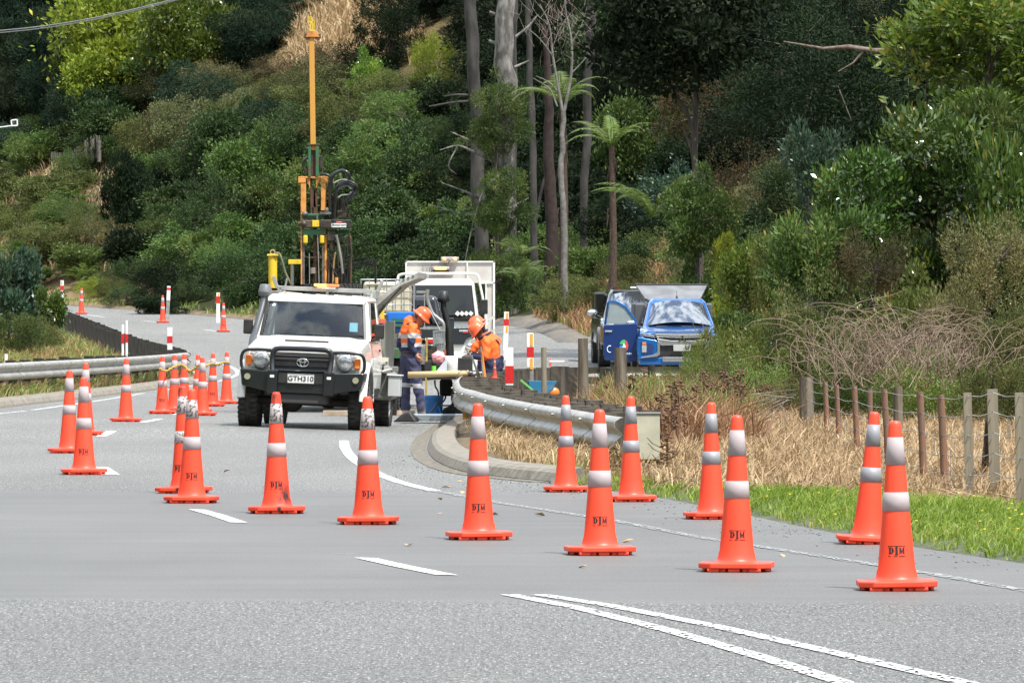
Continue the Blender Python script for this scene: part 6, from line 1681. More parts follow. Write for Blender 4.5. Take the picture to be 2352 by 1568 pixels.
# upper mast
m0 = (711 - 598.9) * 5.121; m1 = (726 - 598.9) * 5.121
def dz(py): return (py - 374.3) * 5.121
def dx(px): return (px - 598.9) * 5.121
ms = rbox(dx(713.5), dx(725.5), dz(85), dz(345), .0, .10, 'mast_pole', ORPL)
ms.rotation_euler = (0, -.014, 0); ms.location = (.014 * 4.0, 0, 0)
MB().bx(rx(dx(710.5)), rx(dx(712.0)), .02, .06, rz2(dz(330)), rz2(dz(80))).build('mast_rod', RUST, RIG)
hd = MB().prism([(rx(dx(702)), rz2(dz(86))), (rx(dx(734)), rz2(dz(86))), (rx(dx(727)), rz2(dz(72))), (rx(dx(710)), rz2(dz(72)))], -.03, .12).build('mast_head', ORP, RIG, bevel=.006)
b = MB(); b.cyl((rx(dx(706)), -.02, rz2(dz(85))), (rx(dx(706)), .1, rz2(dz(85))), .05, n=14); b.cyl((rx(dx(730)), -.02, rz2(dz(85))), (rx(dx(730)), .1, rz2(dz(85))), .05, n=14); b.build('sheave', RUST, hd)
b = MB()
for px0, px1, py0, py1 in ((713, 714, 72, 40), (717, 717.5, 72, 44), (721, 722, 72, 46), (708, 707, 50, 38), (712.5, 713, 50, 38)):
    b.bar((rx(dx(px0)), .03, rz2(dz(py0))), (rx(dx(px1)), .03, rz2(dz(py1))), .014, .014)
b.bar((rx(dx(706)), .03, rz2(dz(51))), (rx(dx(715)), .03, rz2(dz(50))), .016, .016); b.bar((rx(dx(707)), .03, rz2(dz(39))), (rx(dx(713)), .03, rz2(dz(39))), .012, .012)
b.build('mast_top_bracket', YEP, hd)
rbox(dx(706), dx(734), dz(331), dz(334), -.05, .14, 'mast_collar', RUST)
for a_, c_ in ((708, 714.5), (725, 732.5)): rbox(dx(a_), dx(c_), dz(334), dz(406), -.04, .12, 'green_rail', GRP)
rbox(dx(714.5), dx(725), dz(334), dz(406), .02, .08, 'mast_web', RUST)
b = MB(); b.tube([Vector(v) for v in catmull([(rx(dx(707)), 0, rz2(dz(362))), (rx(dx(698)), 0, rz2(dz(370))), (rx(dx(697)), 0, rz2(dz(384))), (rx(dx(706)), 0, rz2(dz(396)))], 5)], .022, 7); b.build('hose', HOSE, RIG)
rbox(dx(734), dx(741), dz(358), dz(388), 0, .08, 'valve_block', OILY)
# orange tower frame
rbox(440, 800, 160, 182, -.02, .16, 'tower_cap', ORP)
for a_, c_, z_ in ((440, 530, 235), (705, 785, 235)): rbox(a_, c_, 182, z_, -.02, .14, 'tower_shoulder', ORP)
rbox(470, 532, 235, 580, -.01, .14, 'tower_leg', ORP); rbox(708, 765, 235, 560, -.01, .14, 'tower_leg', ORP)
rbox(470, 487, 560, 1430, -.01, .14, 'tower_leg', ORP); rbox(750, 778, 840, 1430, -.01, .14, 'tower_leg', ORP)
rbox(487, 516, 850, 1430, .0, .12, 'inner_rail', mat('grey_steel', (.16, .15, .14), .6, .3, col2=(.09, .07, .06), nscale=10)); rbox(718, 748, 850, 1430, .0, .12, 'inner_rail', _M['grey_steel'])
for a_, c_ in (((535, 182), (580, 300)), ((700, 182), (650, 300))):
    b = MB().prism([(rx(a_[0]), rz2(182)), (rx(c_[0]), rz2(182)), (rx(c_[0]), rz2(300))], 0, .03).build('gusset', ORP, RIG)
b = MB(); b.bar((rx(590), .05, rz2(180)), (rx(596), .05, rz2(600)), .025, .025); b.bar((rx(655), .05, rz2(180)), (rx(660), .05, rz2(660)), .02, .02)
b.bar((rx(640), .07, rz2(300)), (rx(634), .07, rz2(1400)), .05, .05); b.bar((rx(612), .06, rz2(320)), (rx(625), .06, rz2(520)), .06, .03); b.build('feed_rod', RUST, RIG)
b = MB(); b.bar((rx(572), -.02, rz2(1060)), (rx(575), -.02, rz2(1420)), .012, .012); b.bar((rx(664), -.04, rz2(620)), (rx(688), -.04, rz2(1420)), .014, .014); b.build('winch_cable', mat('bright_cable', (.30, .29, .26), .5, .5), RIG)
rbox(480, 740, 595, 625, -.04, .14, 'cross_beam', GRP); rbox(485, 700, 625, 655, -.02, .14, 'cross_beam', mat('green_grey_paint', (.10, .14, .10), .6, col2=(.05, .04, .03), nscale=7))
b = MB(); b.ball((rx(520), -.05, rz2(598)), (.05, .05, .04)); b.ball((rx(780), -.06, rz2(560)), (.04, .05, .05)); b.bx(rx(700), rx(830), -.1, .1, rz2(605), rz2(575)); b.build('clamp', mat('greasy_grey', (.16, .16, .14), .5, col2=(.07, .06, .05), nscale=14), RIG)
dhd = rbox(485, 700, 672, 765, -.10, .16, 'drill_head', mat('grimy_brown_head', (.10, .07, .045), .6, col2=(.05, .03, .02), nscale=9), bevel=.02)
rbox(608, 690, 675, 752, -.115, -.10, 'drill_head_panel', YEP, dhd); MB().cyl((rx(440), -.05, rz2(712)), (rx(500), -.05, rz2(712)), .028, n=10).build('shaft_stub', RUST, dhd)
MB().lathe([(.001, -.12), (.045, -.12), (.05, -.09), (.05, -.05)], (rx(505), 0, rz2(722)), 16, 0, 'Y').build('hub', OILY, dhd)
cr = rbox(695, 1060, 668, 765, -.12, .2, 'carriage', OILY, bevel=.015)
sg = rbox(833, 1008, 712, 758, -.135, -.12, 'warning_sign', mat('sign_white', (.72, .72, .70), .5), cr, bevel=.002)
link('lettering', text_mesh('MOVING PARTS', .030, INK, depth=.0006, bold=.0008), sg, (rx(925), -.138, rz2(733)))
rbox(887, 962, 690, 706, -.137, -.12, 'danger_sign', mat('sign_red', (.62, .03, .02), .5), cr, bevel=.001)
link('lettering', text_mesh('DANGER', .017, STICK, depth=.0006), sg, (rx(924), -.139, rz2(698)))
rbox(490, 770, 780, 845, -.05, .16, 'lower_cross_beam', GRP); rbox(770, 1040, 790, 830, .0, .15, 'lower_cross_beam', mat('dark_green_paint', (.012, .05, .03), .6))
for a_ in (500, 695): rbox(a_, a_ + 54, 850, 948, -.07, .06, 'yellow_cylinder_cap', YEP, bevel=.02)
rbox(545, 720, 1105, 1120, -.02, .02, 'lower_tie', RUST); MB().cyl((rx(605), 0, rz2(1230)), (rx(612), 0, rz2(1300)), .05, n=10).build('chuck', mat('greasy_grey2', (.20, .17, .14), .6), RIG)
# motors on the right
for f_ in (lambda b: (b.cyl((rx(952), 0, rz2(655)), (rx(955), 0, rz2(420)), .055, n=14), b.bx(rx(900), rx(1010), -.08, .1, rz2(650), rz2(560))),
           lambda b: b.cyl((rx(855), 0, rz2(480)), (rx(857), 0, rz2(390)), .03, n=10), lambda b: b.bx(rx(815), rx(835), -.05, .05, rz2(640), rz2(480)), lambda b: b.bx(rx(1020), rx(1047), -.02, .06, rz2(640), rz2(515)),
           lambda b: (b.bx(rx(785), rx(880), -.08, .1, rz2(915), rz2(800)), b.cyl((rx(835), 0, rz2(1030)), (rx(835), 0, rz2(910)), .05, n=12))):
    b = MB(); f_(b); b.build('hydraulic_motor', OILY, RIG, bevel=.008)
def hose(pts, r, y=-.08, m=HOSE):
    q_ = [Vector((rx(a), y + (i % 2) * .02, rz2(c_))) for i, (a, c_) in enumerate(pts)]
    MB().tube([Vector(v) for v in catmull([tuple(v) for v in q_], 5)], r, 7).build('hose', m, RIG)
hose([(825, 560), (815, 300), (850, 150), (940, 95), (1020, 115), (1050, 200)], .030)
hose([(815, 430), (835, 250), (800, 150), (700, 130)], .022)
for k, (dxx, dy_) in enumerate(((0, 0), (-14, 14), (-30, 30), (-8, -14), (-46, 48))):
    hose([(850 + k * 6, 660), (870 + k * 5, 420 + dy_), (900, 290 + dy_), (1010, 230 + dy_), (1110 + dxx, 260 + dy_), (1135 + dxx, 320), (1090 + dxx, 400), (1010 + dxx, 470)], .013 + .004 * (k % 2), -.10 - .02 * k)
hose([(860, 240), (930, 205), (1000, 200), (1040, 230)], .011, -.12, mat('light_hose', (.28, .27, .26), .5))
hose([(915, 410), (960, 380), (1030, 375), (1075, 340)], .011, -.14, _M['light_hose'])
hose([(890, 850), (915, 960), (945, 1120), (965, 1300)], .022, -.1, mat('worn_grey_hose', (.20, .19, .17), .6))
hose([(1020, 880), (1060, 1050), (1040, 1200), (1020, 1330)], .014)
hose([(800, 1100), (830, 1200), (900, 1330)], .012); hose([(880, 1050), (860, 1180), (850, 1420)], .014, -.06, mat('tan_rod', (.34, .22, .10), .6)); hose([(1045, 830), (1062, 1050), (1058, 1420)], .016, -.02, RUST)
hose([(790, 1100), (800, 1250), (795, 1410)], .014, -.04, RUST); hose([(940, 850), (990, 1000), (970, 1200), (1010, 1400)], .016)
b = MB(); b.bx(rx(775), rx(1045), .02, .30, rz2(1480), rz2(1240)); b.build('pump_unit', mat('dark_pump_iron', (.02, .019, .017), .7), RIG, bevel=.01)
for k in range(7):
    a_ = 800 + k * 36; MB().bx(rx(a_), rx(a_ + 10), .0, .1, rz2(1400), rz2(870 + (k * 97) % 260)).build('guide_rod', OILY, RIG)
MB().cyl((rx(893), -.1, rz2(1420)), (rx(893), -.1, rz2(1345)), .028, n=12).build('orange_canister', ORP, RIG)
# left outrigger: yellow jack with shackle and hose, yellow arm on a chrome ram
b = MB(); b.tube([(rx(142), 0, rz2(1470)), (rx(142), 0, rz2(1100))], (rx(193) - rx(90)) / 2, 18); yj = b.build('jack_leg', YEP, RIG)
rbox(75, 207, 1072, 1098, -.09, .09, 'jack_cap', YEP, yj, bevel=.01)
MB().hexa([(rx(60), -.02, rz2(1560)), (rx(130), -.02, rz2(1560)), (rx(130), .05, rz2(1560)), (rx(60), .05, rz2(1560)), (rx(100), -.02, rz2(1420)), (rx(130), -.02, rz2(1420)), (rx(130), .05, rz2(1420)), (rx(100), .05, rz2(1420))]).build('jack_gusset', YEP, yj)
MB().tube([(rx(140) + .036 * cos(a), 0, rz2(1050) + .036 * sin(a)) for a in [2 * pi * k / 14 for k in range(15)]], .011, 7).build('shackle', mat('shackle_tan', (.35, .25, .13), .6), yj)
hose([(175, 1060), (215, 1065), (245, 1130), (290, 1290), (360, 1430)], .018, 0, mat('olive_hose', (.14, .14, .09), .6))
rbox(325, 480, 1135, 1190, -.03, .08, 'swing_arm', YEP); MB().cyl((rx(370), 0, rz2(1440)), (rx(370), 0, rz2(1195)), .027, n=14).build('chrome_ram', mat('dull_chrome', (.40, .40, .41), .25, .8), RIG)
b = MB(); b.bar((rx(280), -.2, rz2(1520)), (rx(315), -.2, rz2(1355)), .03, .03); b.bar((rx(215), -.15, rz2(1500)), (rx(215), -.15, rz2(1440)), .035, .02); b.build('bracket', ALU, RIG)
# black sign frame
b = MB(); b.bx(rx(1335), rx(1362), .1, .16, rz2(1430), rz2(1108)); b.bx(rx(985), rx(1362), .1, .15, rz2(1122), rz2(1108)); b.build('black_frame', BLACKM, RIG)
b = MB()
for k in range(30):
    x_ = rx(1066 + k * 9); b.bx(x_, x_ + .003, .12, .124, rz2(1240), rz2(1122))
for k in range(12): z_ = rz2(1240 - k * 10); b.bx(rx(1066), rx(1336), .12, .124, z_, z_ + .003)
prop(b.build('black_mesh', BLACKP, RIG), kind='stuff')
# carrier: deck, cab back, wheels (mostly hidden by the ute)
CAR = thing('rig_truck', 'low green truck chassis with big black tyres carrying the drill rig', 'truck', (-2.9, 101, 0))
MB().bx(-1.1, 1.15, -.6, 5.0, .86, 1.02).build('deck', GRP, CAR, bevel=.01)
MB().bx(-1.05, 1.05, 5.1, 6.6, .7, 1.55).build('cab_rear', GRP, CAR, bevel=.05)
for s in (-1, 1):
    for yy in (.2, 5.8): wheel(CAR, s * .95, yy, .46, .28, GRP)
b = MB(); b.bx(-.35, .35, -.6, 5.0, .62, .84); b.build('chassis', OILY, CAR)
t = thing('timber_pack', 'pale packing timbers lying under the rig behind the ute', 'timber', (-2.2, 97, 0))
for k in range(4): MB().box((-.45 + .3 * k, .1 * (k % 2), .04), (.5, .16, .08), rz=.1 * k - .1).build('block', mat('pale_packing_timber', (.50, .40, .30), .8, col2=(.30, .22, .15), nscale=8), t, bevel=.006)
# yellow control panel with gauges at the rear right
CP = thing('control_panel', 'yellow drill control panel with round gauges behind the raised toolbox lid', 'control panel', W(1285, 800, 96))
o = W(1285, 800, 96)
def cpx(c): return (c / 5.12 + 782.6 - CX) / (FPX / 96) - o.x      # print measures of the close-up
def cpz(c): return CAMH - (c / 5.12 + 578.4 - HY) / (FPX / 96) - o.z
MB().bx(cpx(412), cpx(512), 0, .06, cpz(950), cpz(545)).build('panel', YEP, CP, bevel=.006)
for c0, c1 in ((465, 590), (455, 660)): MB().lathe([(.001, -.03), (.026, -.03), (.03, -.02), (.03, 0)], (cpx(c0), 0, cpz(c1)), 16, 0, 'Y').build('gauge', mat('gauge_face', (.5, .5, .46), .3, coat=.5), CP)
b = MB(); b.bx(cpx(265), cpx(455), .0, .05, cpz(550), cpz(445)); b.build('lamp_bracket', ALU, CP, bevel=.004)
MB().lathe([(.001, -.03), (.045, -.025), (.05, 0)], (cpx(318), 0, cpz(500)), 18, 0, 'Y').build('work_lamp', LENS, CP)
b = MB(); b.bx(cpx(345), cpx(400), -.02, .04, cpz(580), cpz(450)); b.bx(cpx(205), cpx(228), -.02, .04, cpz(540), cpz(375)); b.build('bracket_post', mat('pale_bracket', (.55, .54, .48), .6), CP)
MB().cyl((cpx(300), 0, cpz(385)), (cpx(465), 0, cpz(385)), .018, n=10).build('roller', mat('wooden_roller', (.34, .27, .19), .7), CP)
b = MB(); b.bx(cpx(330), cpx(345), -.02, .05, cpz(440), cpz(395)); b.bx(cpx(400), cpx(440), -.02, .05, cpz(440), cpz(395)); b.build('roller_bracket', GRP, CP)

# ================================================================ water tank, blue drum and green frame beside the rig
TD = 106.0; o = W(888, 850, TD); TK = thing('water_tank', 'dirty white caged water tank on the deck beside the drill rig', 'tank', (o.x, o.y, 0))
def tx(px): return (px - CX) / (FPX / TD) - o.x
def tz(py): return CAMH - (py - HY) / (FPX / TD)
TANKM = mat('dirty_white_tank', (.62, .56, .42), .5, col2=(.42, .34, .24), nscale=3, nlo=.45, nhi=.75)
MB().bx(tx(834), tx(944), .05, 1.0, tz(722), tz(647)).build('tank_body', TANKM, TK, bevel=.06, seg=4)
b = MB()
for py in (642, 670, 700, 722): b.tube([(tx(829), 0, tz(py)), (tx(950), 0, tz(py)), (tx(950), 1.05, tz(py)), (tx(829), 1.05, tz(py)), (tx(829), 0, tz(py))], .012, 6)
for px in (829, 848, 868, 888, 908, 928, 950): b.tube([(tx(px), -.005, tz(722)), (tx(px), -.005, tz(642))], .010, 6)
for yy in (.25, .5, .75, 1.0): b.tube([(tx(950) + .005, yy, tz(722)), (tx(950) + .005, yy, tz(642))], .010, 6)
b.build('cage', mat('cage_tube', (.40, .41, .43), .4, .6), TK)
MB().bx(tx(820), tx(950), -.02, 1.1, tz(745), tz(724)).build('pallet', SPTS, TK)
MB().bx(tx(820), tx(952), -.02, 1.1, .35, tz(746)).build('stand', OILY, TK)
o2 = W(918, 735, 104); t = thing('blue_tub', 'bright blue plastic tub on a green steel frame behind the worker', 'tub', (o2.x, o2.y, 0))
def t2x(px): return (px - CX) / (FPX / 104) - o2.x
def t2z(py): return CAMH - (py - HY) / (FPX / 104)
BLUEP = mat('blue_plastic', (.015, .16, .62), .4, col2=(.03, .10, .35), nscale=5, nlo=.5, nhi=.8)
MB().hexa([(t2x(893), 0, t2z(760)), (t2x(925), 0, t2z(760)), (t2x(925), .5, t2z(760)), (t2x(893), .5, t2z(760)), (t2x(889), 0, t2z(716)), (t2x(952), 0, t2z(716)), (t2x(952), .5, t2z(716)), (t2x(889), .5, t2z(716))]).build('tub_body', BLUEP, t, bevel=.02)
b = MB(); b.bar((t2x(900), -.04, t2z(734)), (t2x(940), -.04, t2z(736)), .03, .045); b.bar((t2x(900), -.04, t2z(746)), (t2x(938), -.04, t2z(748)), .03, .05); b.bar((t2x(903), 0, t2z(740)), (t2x(903), 0, .1), .06, .06)
b.build('green_frame', GRP, t)
t = thing('tyre_stack', 'large worn black tyre leaning behind the worker', 'tyre', (W(908, 800, 102).x, 102, 0))
wheel(t, 0, 0, .50, .30, OILY, z=.75, name='tyre')
# yellow level staff leaning beside the worker
o3 = W(978, 955, 96.2); t = thing('yellow_staff', 'tall yellow levelling staff standing behind the worker', 'staff', (o3.x, 96.2, 0))
MB().bar((.0, 0, 0), (.015, .05, 1.20), .032, .03).build('staff', mat('staff_dull_yellow', (.42, .30, .04), .6, col2=(.25, .18, .06), nscale=9), t)

# ================================================================ grey tray ute seen from behind
GD = 105.0; o = W(975, 850, GD); GU = thing('grey_tray_ute', 'dark ute with a galvanised tray and snorkel seen from behind, parked before the white truck', 'ute', (o.x, GD, 0))
def ux(c): return (c / 6.583 + 918.8 - CX) / (FPX / GD) - o.x
def uz(c): return CAMH - (c / 6.583 + 578.5 - HY) / (FPX / GD)
DK = mat('dark_ute_paint', (.02, .022, .026), .22, coat=.8)
MB().hexa([(ux(-150), 1.6, uz(1150)), (ux(640), 1.6, uz(1150)), (ux(640), 3.6, uz(1150)), (ux(-150), 3.6, uz(1150)), (ux(-60), 1.75, uz(655)), (ux(520), 1.75, uz(655)), (ux(520), 3.2, uz(655)), (ux(-60), 3.2, uz(655))]).build('cab', DK, GU, bevel=.07, seg=4)
MB().hexa([(ux(-70), 1.58, uz(1080)), (ux(560), 1.58, uz(1080)), (ux(560), 1.62, uz(1080)), (ux(-70), 1.62, uz(1080)), (ux(0), 1.70, uz(730)), (ux(500), 1.70, uz(730)), (ux(500), 1.74, uz(730)), (ux(0), 1.74, uz(730))]).build('rear_window', GLASSD, GU)
MB().bx(ux(-150), ux(640), 3.5, 4.8, .5, 1.15).build('bonnet', DK, GU, bevel=.06, seg=3)
MB().bx(ux(330), ux(400), 1.9, 2.1, uz(660), uz(640)).build('roof_beacon', AMBOFF, GU, bevel=.01)
b = MB(); b.tube([Vector((ux(a), 1.3, uz(c_))) for a, c_ in catmull([(405, 560), (395, 680), (425, 800), (480, 930), (570, 1010), (640, 1080), (645, 1200)], 4)], .030, 8)
b.bar((ux(230), 1.3, uz(598)), (ux(405), 1.3, uz(598)), .03, .04); b.bar((ux(330), 1.3, uz(1150)), (ux(650), 1.3, uz(1150)), .04, .05); b.bar((ux(355), 1.3, uz(600)), (ux(355), 1.3, uz(1150)), .014, .014)
b.bar((ux(430), 1.25, uz(870)), (ux(600), .9, uz(1190)), .010, .010)
b.build('headboard_rack', ALU, GU)
b = MB(); b.bx(ux(-150), ux(500), -.2, 1.4, uz(1460), uz(1400)); b.build('tray_deck', ALU, GU, bevel=.01)
MB().bx(ux(-150), ux(380), -.24, -.20, uz(1700), uz(1420)).build('tail_panel', TRG, GU, bevel=.01)
g_ = MB(); g_.bx(ux(500), ux(520), -.2, -.17, uz(1500), uz(1195)); g_.bx(ux(660), ux(680), -.1, -.07, uz(1500), uz(1170)); g_.bar((ux(500), -.18, uz(1205)), (ux(680), -.08, uz(1180)), .03, .03)
g_.bar((ux(500), -.18, uz(1500)), (ux(680), -.08, uz(1480)), .03, .05); g_.bar((ux(500), -.18, uz(1350)), (ux(680), -.08, uz(1335)), .03, .10)
for k in range(5): f = (k + .5) / 5; g_.bar((ux(500 + 180 * f), -.18 + .1 * f, uz(1500)), (ux(500 + 180 * f), -.18 + .1 * f, uz(1200)), .035, .014)
g_.build('tray_gate', mat('galvanised_gate', (.30, .32, .32), .5, .4, col2=(.20, .21, .20), nscale=9), GU)
b = MB(); b.tube([Vector((ux(a), 2.0, uz(c_))) for a, c_ in ((635, 700), (640, 850), (680, 980), (725, 1180), (730, 1450), (735, 1600))], [.045, .05, .055, .06, .075, .08], 10); sn = b.build('snorkel', BLACKP, GU)
MB().lathe([(.06, -.12), (.105, -.10), (.10, -.04), (.075, .06), (.06, .075), (.001, .08)], (ux(638), 2.0, uz(650)), 16).build('snorkel_head', BLACKP, sn)
mirror_box(GU, ux(745), 2.2, uz(1075), (ux(800) - ux(690)), (uz(990) - uz(1158)), BLACKP, -.15)
MB().bx(ux(697), ux(793), 2.13, 2.15, uz(1152), uz(1050)).build('mirror_glass', mat('blue_mirror_reflection_glass', (.10, .20, .32), .05, .8), GU)
b = MB(); b.bx(ux(385), ux(500), -.26, -.24, uz(1340), uz(1298)); b.build('white_sticker', STICK, GU); MB().bx(ux(420), ux(500), -.27, -.25, uz(1375), uz(1318)).build('red_sticker', REDL, GU, bevel=.004)
for s in (-1, 1):
    wheel(GU, ux(245) + s * .78, .4, .38, .24, ALU); wheel(GU, ux(245) + s * .78, 3.6, .38, .24, ALU)
b = MB(); b.bx(ux(400), ux(560), -.22, .1, .52, uz(1420)); b.bx(ux(420), ux(540), -.24, -.22, uz(1600), uz(1480)); b.build('underbody', OILY, GU)
MB().bx(ux(655), ux(700), -.3, -.26, .55, uz(1470)).build('red_brown_bin', mat('brick_red_plastic', (.28, .09, .06), .6), GU)

# ================================================================ white cab-over truck
HD = 140.0; o = W(1006, 850, HD); HT = thing('white_truck', 'white cab over truck with amber light bars and a pale headboard behind the cab', 'truck', (o.x, HD, 0))
def hx(c): return (c / 6.583 + 918.8 - CX) / (FPX / HD) - o.x
def hz(c): return CAMH - (c / 6.583 + 578.5 - HY) / (FPX / HD)
b = MB()
ring = lambda y, k, top, bot: [(hx(590 + (x - 590) * k), y, z) for x, z in ((30, bot), (1150, bot), (1215, hz(1100)), (1200, hz(1000)), (1120, hz(470)), (1060, top), (120, top), (60, hz(470)), (-20, hz(1000)), (-35, hz(1100)))]
b.loft([ring(0.12, .985, hz(445), hz(1850)), ring(.30, 1.0, hz(400), hz(1850)), ring(1.7, 1.0, hz(400), hz(1850))], 0, False)
b.build('cab', WPAINT, HT, bevel=.05, seg=3)
q1 = [(hx(70), .085, hz(985)), (hx(1140), .085, hz(985)), (hx(1085), .105, hz(505)), (hx(120), .105, hz(505))]
MB().hexa([(x, y - .0, z) for x, y, z in q1] + [(x, y + .05, z) for x, y, z in q1]).build('windscreen_surround', BLACKP, HT)
q1 = [(hx(95), .075, hz(955)), (hx(1118), .070, hz(955)), (hx(1068), .095, hz(520)), (hx(138), .095, hz(520))]
curved_glass('windscreen', [q1[0], q1[1], q1[2], q1[3]], .05, mat('dark_reflecting_glass', (.10, .11, .13), .03, .55, spec=1.0, coat=1.0), HT)
MB().bx(hx(40), hx(1150), .06, .10, hz(1048), hz(985)).build('wiper_panel', BLACKP, HT, bevel=.01)
MB().prism([(hx(70), hz(1160)), (hx(1110), hz(1150)), (hx(1120), hz(1270)), (hx(1000), hz(1310)), (hx(960), hz(1400)), (hx(220), hz(1400)), (hx(180), hz(1310)), (hx(60), hz(1270))], .045, .10).build('grille', mat('dark_grille', (.02, .024, .028), .35), HT, bevel=.01)
for s, c0 in ((1, 1052), (-1, 128)):
    hl = MB().prism([(hx(c0 - 78 * s), hz(1480)), (hx(c0 + 70 * s), hz(1490)), (hx(c0 + 85 * s), hz(1310)), (hx(c0 + 0 * s), hz(1330)), (hx(c0 - 50 * s), hz(1390))], .04, .12).build('headlight', LENS, HT, bevel=.01)
    MB().lathe([(.001, -.03), (.05, -.02), (.065, 0)], (hx(c0), .04, hz(1420)), 16, 0, 'Y').build('lamp_reflector', CHROME, hl)
MB().bx(hx(-20), hx(1210), -.02, .14, hz(1800), hz(1540)).build('bumper', WPAINT, HT, bevel=.03, seg=3)
MB().bx(hx(200), hx(980), -.03, .0, hz(1700), hz(1600)).build('bumper_grille', BLACKP, HT)
b = MB()
for k, w_ in enumerate((16, 16, 14, 18, 16, 14, 15, 12)):
    x0 = 893 + k * 17; b.prism([(hx(x0), hz(1203)), (hx(x0 + w_ * .62), hz(1203)), (hx(x0 + w_ * .62 + 10), hz(1177)), (hx(x0 + 10), hz(1177))], .03, .04)
b.build('badge', STICK, HT)
MB().bx(hx(950), hx(1030), .03, .04, hz(1226), hz(1208)).build('red_badge', REDL, HT)
sh = MB().bx(hx(830), hx(1130), .30, .5, hz(960), hz(940)).build('dash_shelf', DARKIN, HT)
for k in range(4):
    x = hx(870 + k * 67); z = hz(930)
    MB().box((x, -.005, z), (.085, .004, .085), ry=.7).build('paper_cup', mat('white_card', (.75, .72, .70), .6, col2=(.6, .35, .3), nscale=30, nlo=.6, nhi=.62), HT)
for s, xx in ((1, hx(1270)), (-1, hx(-90))):
    mirror_box(HT, xx, .15, hz(830), hx(1328) - hx(1215), hz(720) - hz(942), BLACKP, -s * .15)
    b = MB(); b.tube([(xx, .17, hz(942)), (xx - s * .06, .25, hz(1010)), (xx - s * .14, .3, hz(1020))], .014, 6); b.build('mirror_stay', BLACKP, HT)
    MB().hexa([(hx(590) + s * (hx(1212) - hx(590)), .45, hz(1000)), (hx(590) + s * (hx(1216) - hx(590)), .45, hz(1000)), (hx(590) + s * (hx(1216) - hx(590)), 1.45, hz(1000)), (hx(590) + s * (hx(1212) - hx(590)), 1.45, hz(1000)),
               (hx(590) + s * (hx(1136) - hx(590)), .45, hz(540)), (hx(590) + s * (hx(1140) - hx(590)), .45, hz(540)), (hx(590) + s * (hx(1140) - hx(590)), 1.45, hz(540)), (hx(590) + s * (hx(1136) - hx(590)), 1.45, hz(540))]).build('side_window', BLACKP, HT)
# hoop over the cab, headboard, light bars
PB = mat('pale_headboard_paint', (.58, .56, .51), .6, col2=(.50, .46, .42), nscale=3)
b = MB(); b.tube([Vector((hx(a), 1.85, hz(c_))) for a, c_ in catmull([(-95, 900), (-60, 420), (0, 330), (220, 320), (600, 318), (1090, 322), (1180, 380), (1200, 480), (1265, 800), (1300, 1100)], 4)], .030, 10); b.build('cab_hoop', WPAINT, HT)
hb = MB().bx(hx(62), hx(1420), 2.1, 2.13, hz(460), hz(135)).build('headboard', PB, HT)
MB().bx(hx(1300), hx(1420), 2.1, 2.13, hz(1880), hz(470)).build('headboard_side', PB, hb)
b = MB()
for a, c_, e, f in ((55, 125, 1432, 150), (55, 125, 80, 480), (1400, 125, 1432, 1900), (995, 150, 1018, 450), (1200, 450, 1432, 475), (1282, 475, 1304, 1900), (55, 455, 300, 478)):
    b.bx(hx(a), hx(e), 2.06, 2.10, hz(f), hz(c_))
b.build('headboard_frame', WPAINT, hb, bevel=.006)
for c0, c1, z0, z1, lits in ((600, 880, 60, 112, ((638, 676), (802, 842))), (465, 738, 205, 262, ((515, 684),))):
    lb = MB().bx(hx(c0), hx(c1), 1.9, 2.08, hz(z1), hz(z0)).build('light_bar', mat('light_bar_clear_grey', (.42, .36, .36), .25, col2=(.25, .20, .20), nscale=30, coat=.8), HT, bevel=.03, seg=3)
    for a, c_ in lits: MB().bx(hx(a), hx(c_), 1.885, 1.905, hz(z1 - 8), hz(z0 + 12)).build('lit_lamp', AMBLIT, lb, bevel=.008)
    MB().bx(hx(c0 + 10), hx(c1 - 12), 1.95, 2.05, hz(z1 + 26), hz(z1)).build('light_bar_mount', PB if z0 < 100 else BLACKP, lb)
b = MB(); b.tube([Vector((hx(a), 1.9, hz(c_))) for a, c_ in ((738, 120), (722, 150), (690, 172), (460, 178), (458, 320))], .008, 5); b.build('cable', BLACKP, HT)
b = MB()
for a in (325, 385, 430, 550): b.bx(hx(a - 12), hx(a + 12), 1.95, 1.98, hz(400), hz(215))
b.bx(hx(300), hx(450), 1.94, 1.97, hz(245), hz(212)); b.build('ladder_bracket', ALU, HT)
# drop side rails at the right
b = MB(); b.bar((hx(1310), 1.9, hz(1040)), (hx(1425), 1.9, hz(975)), .05, .06); b.bar((hx(1340), 1.9, hz(1040)), (hx(1340), 1.9, hz(1500)), .04, .05); b.bar((hx(1385), 2.0, hz(1200)), (hx(1432), 2.0, hz(1180)), .05, .05); b.build('side_gate', PB, HT)
MB().bx(hx(0), hx(1430), 2.2, 5.5, hz(1450), hz(1400)).build('tray_deck', PB, HT)
for s in (-1, 1):
    wheel(HT, hx(590) + s * .74, .9, .40, .24, WPAINT, z=.55); wheel(HT, hx(740) + s * .72, 4.2, .40, .30, WPAINT, z=.62)

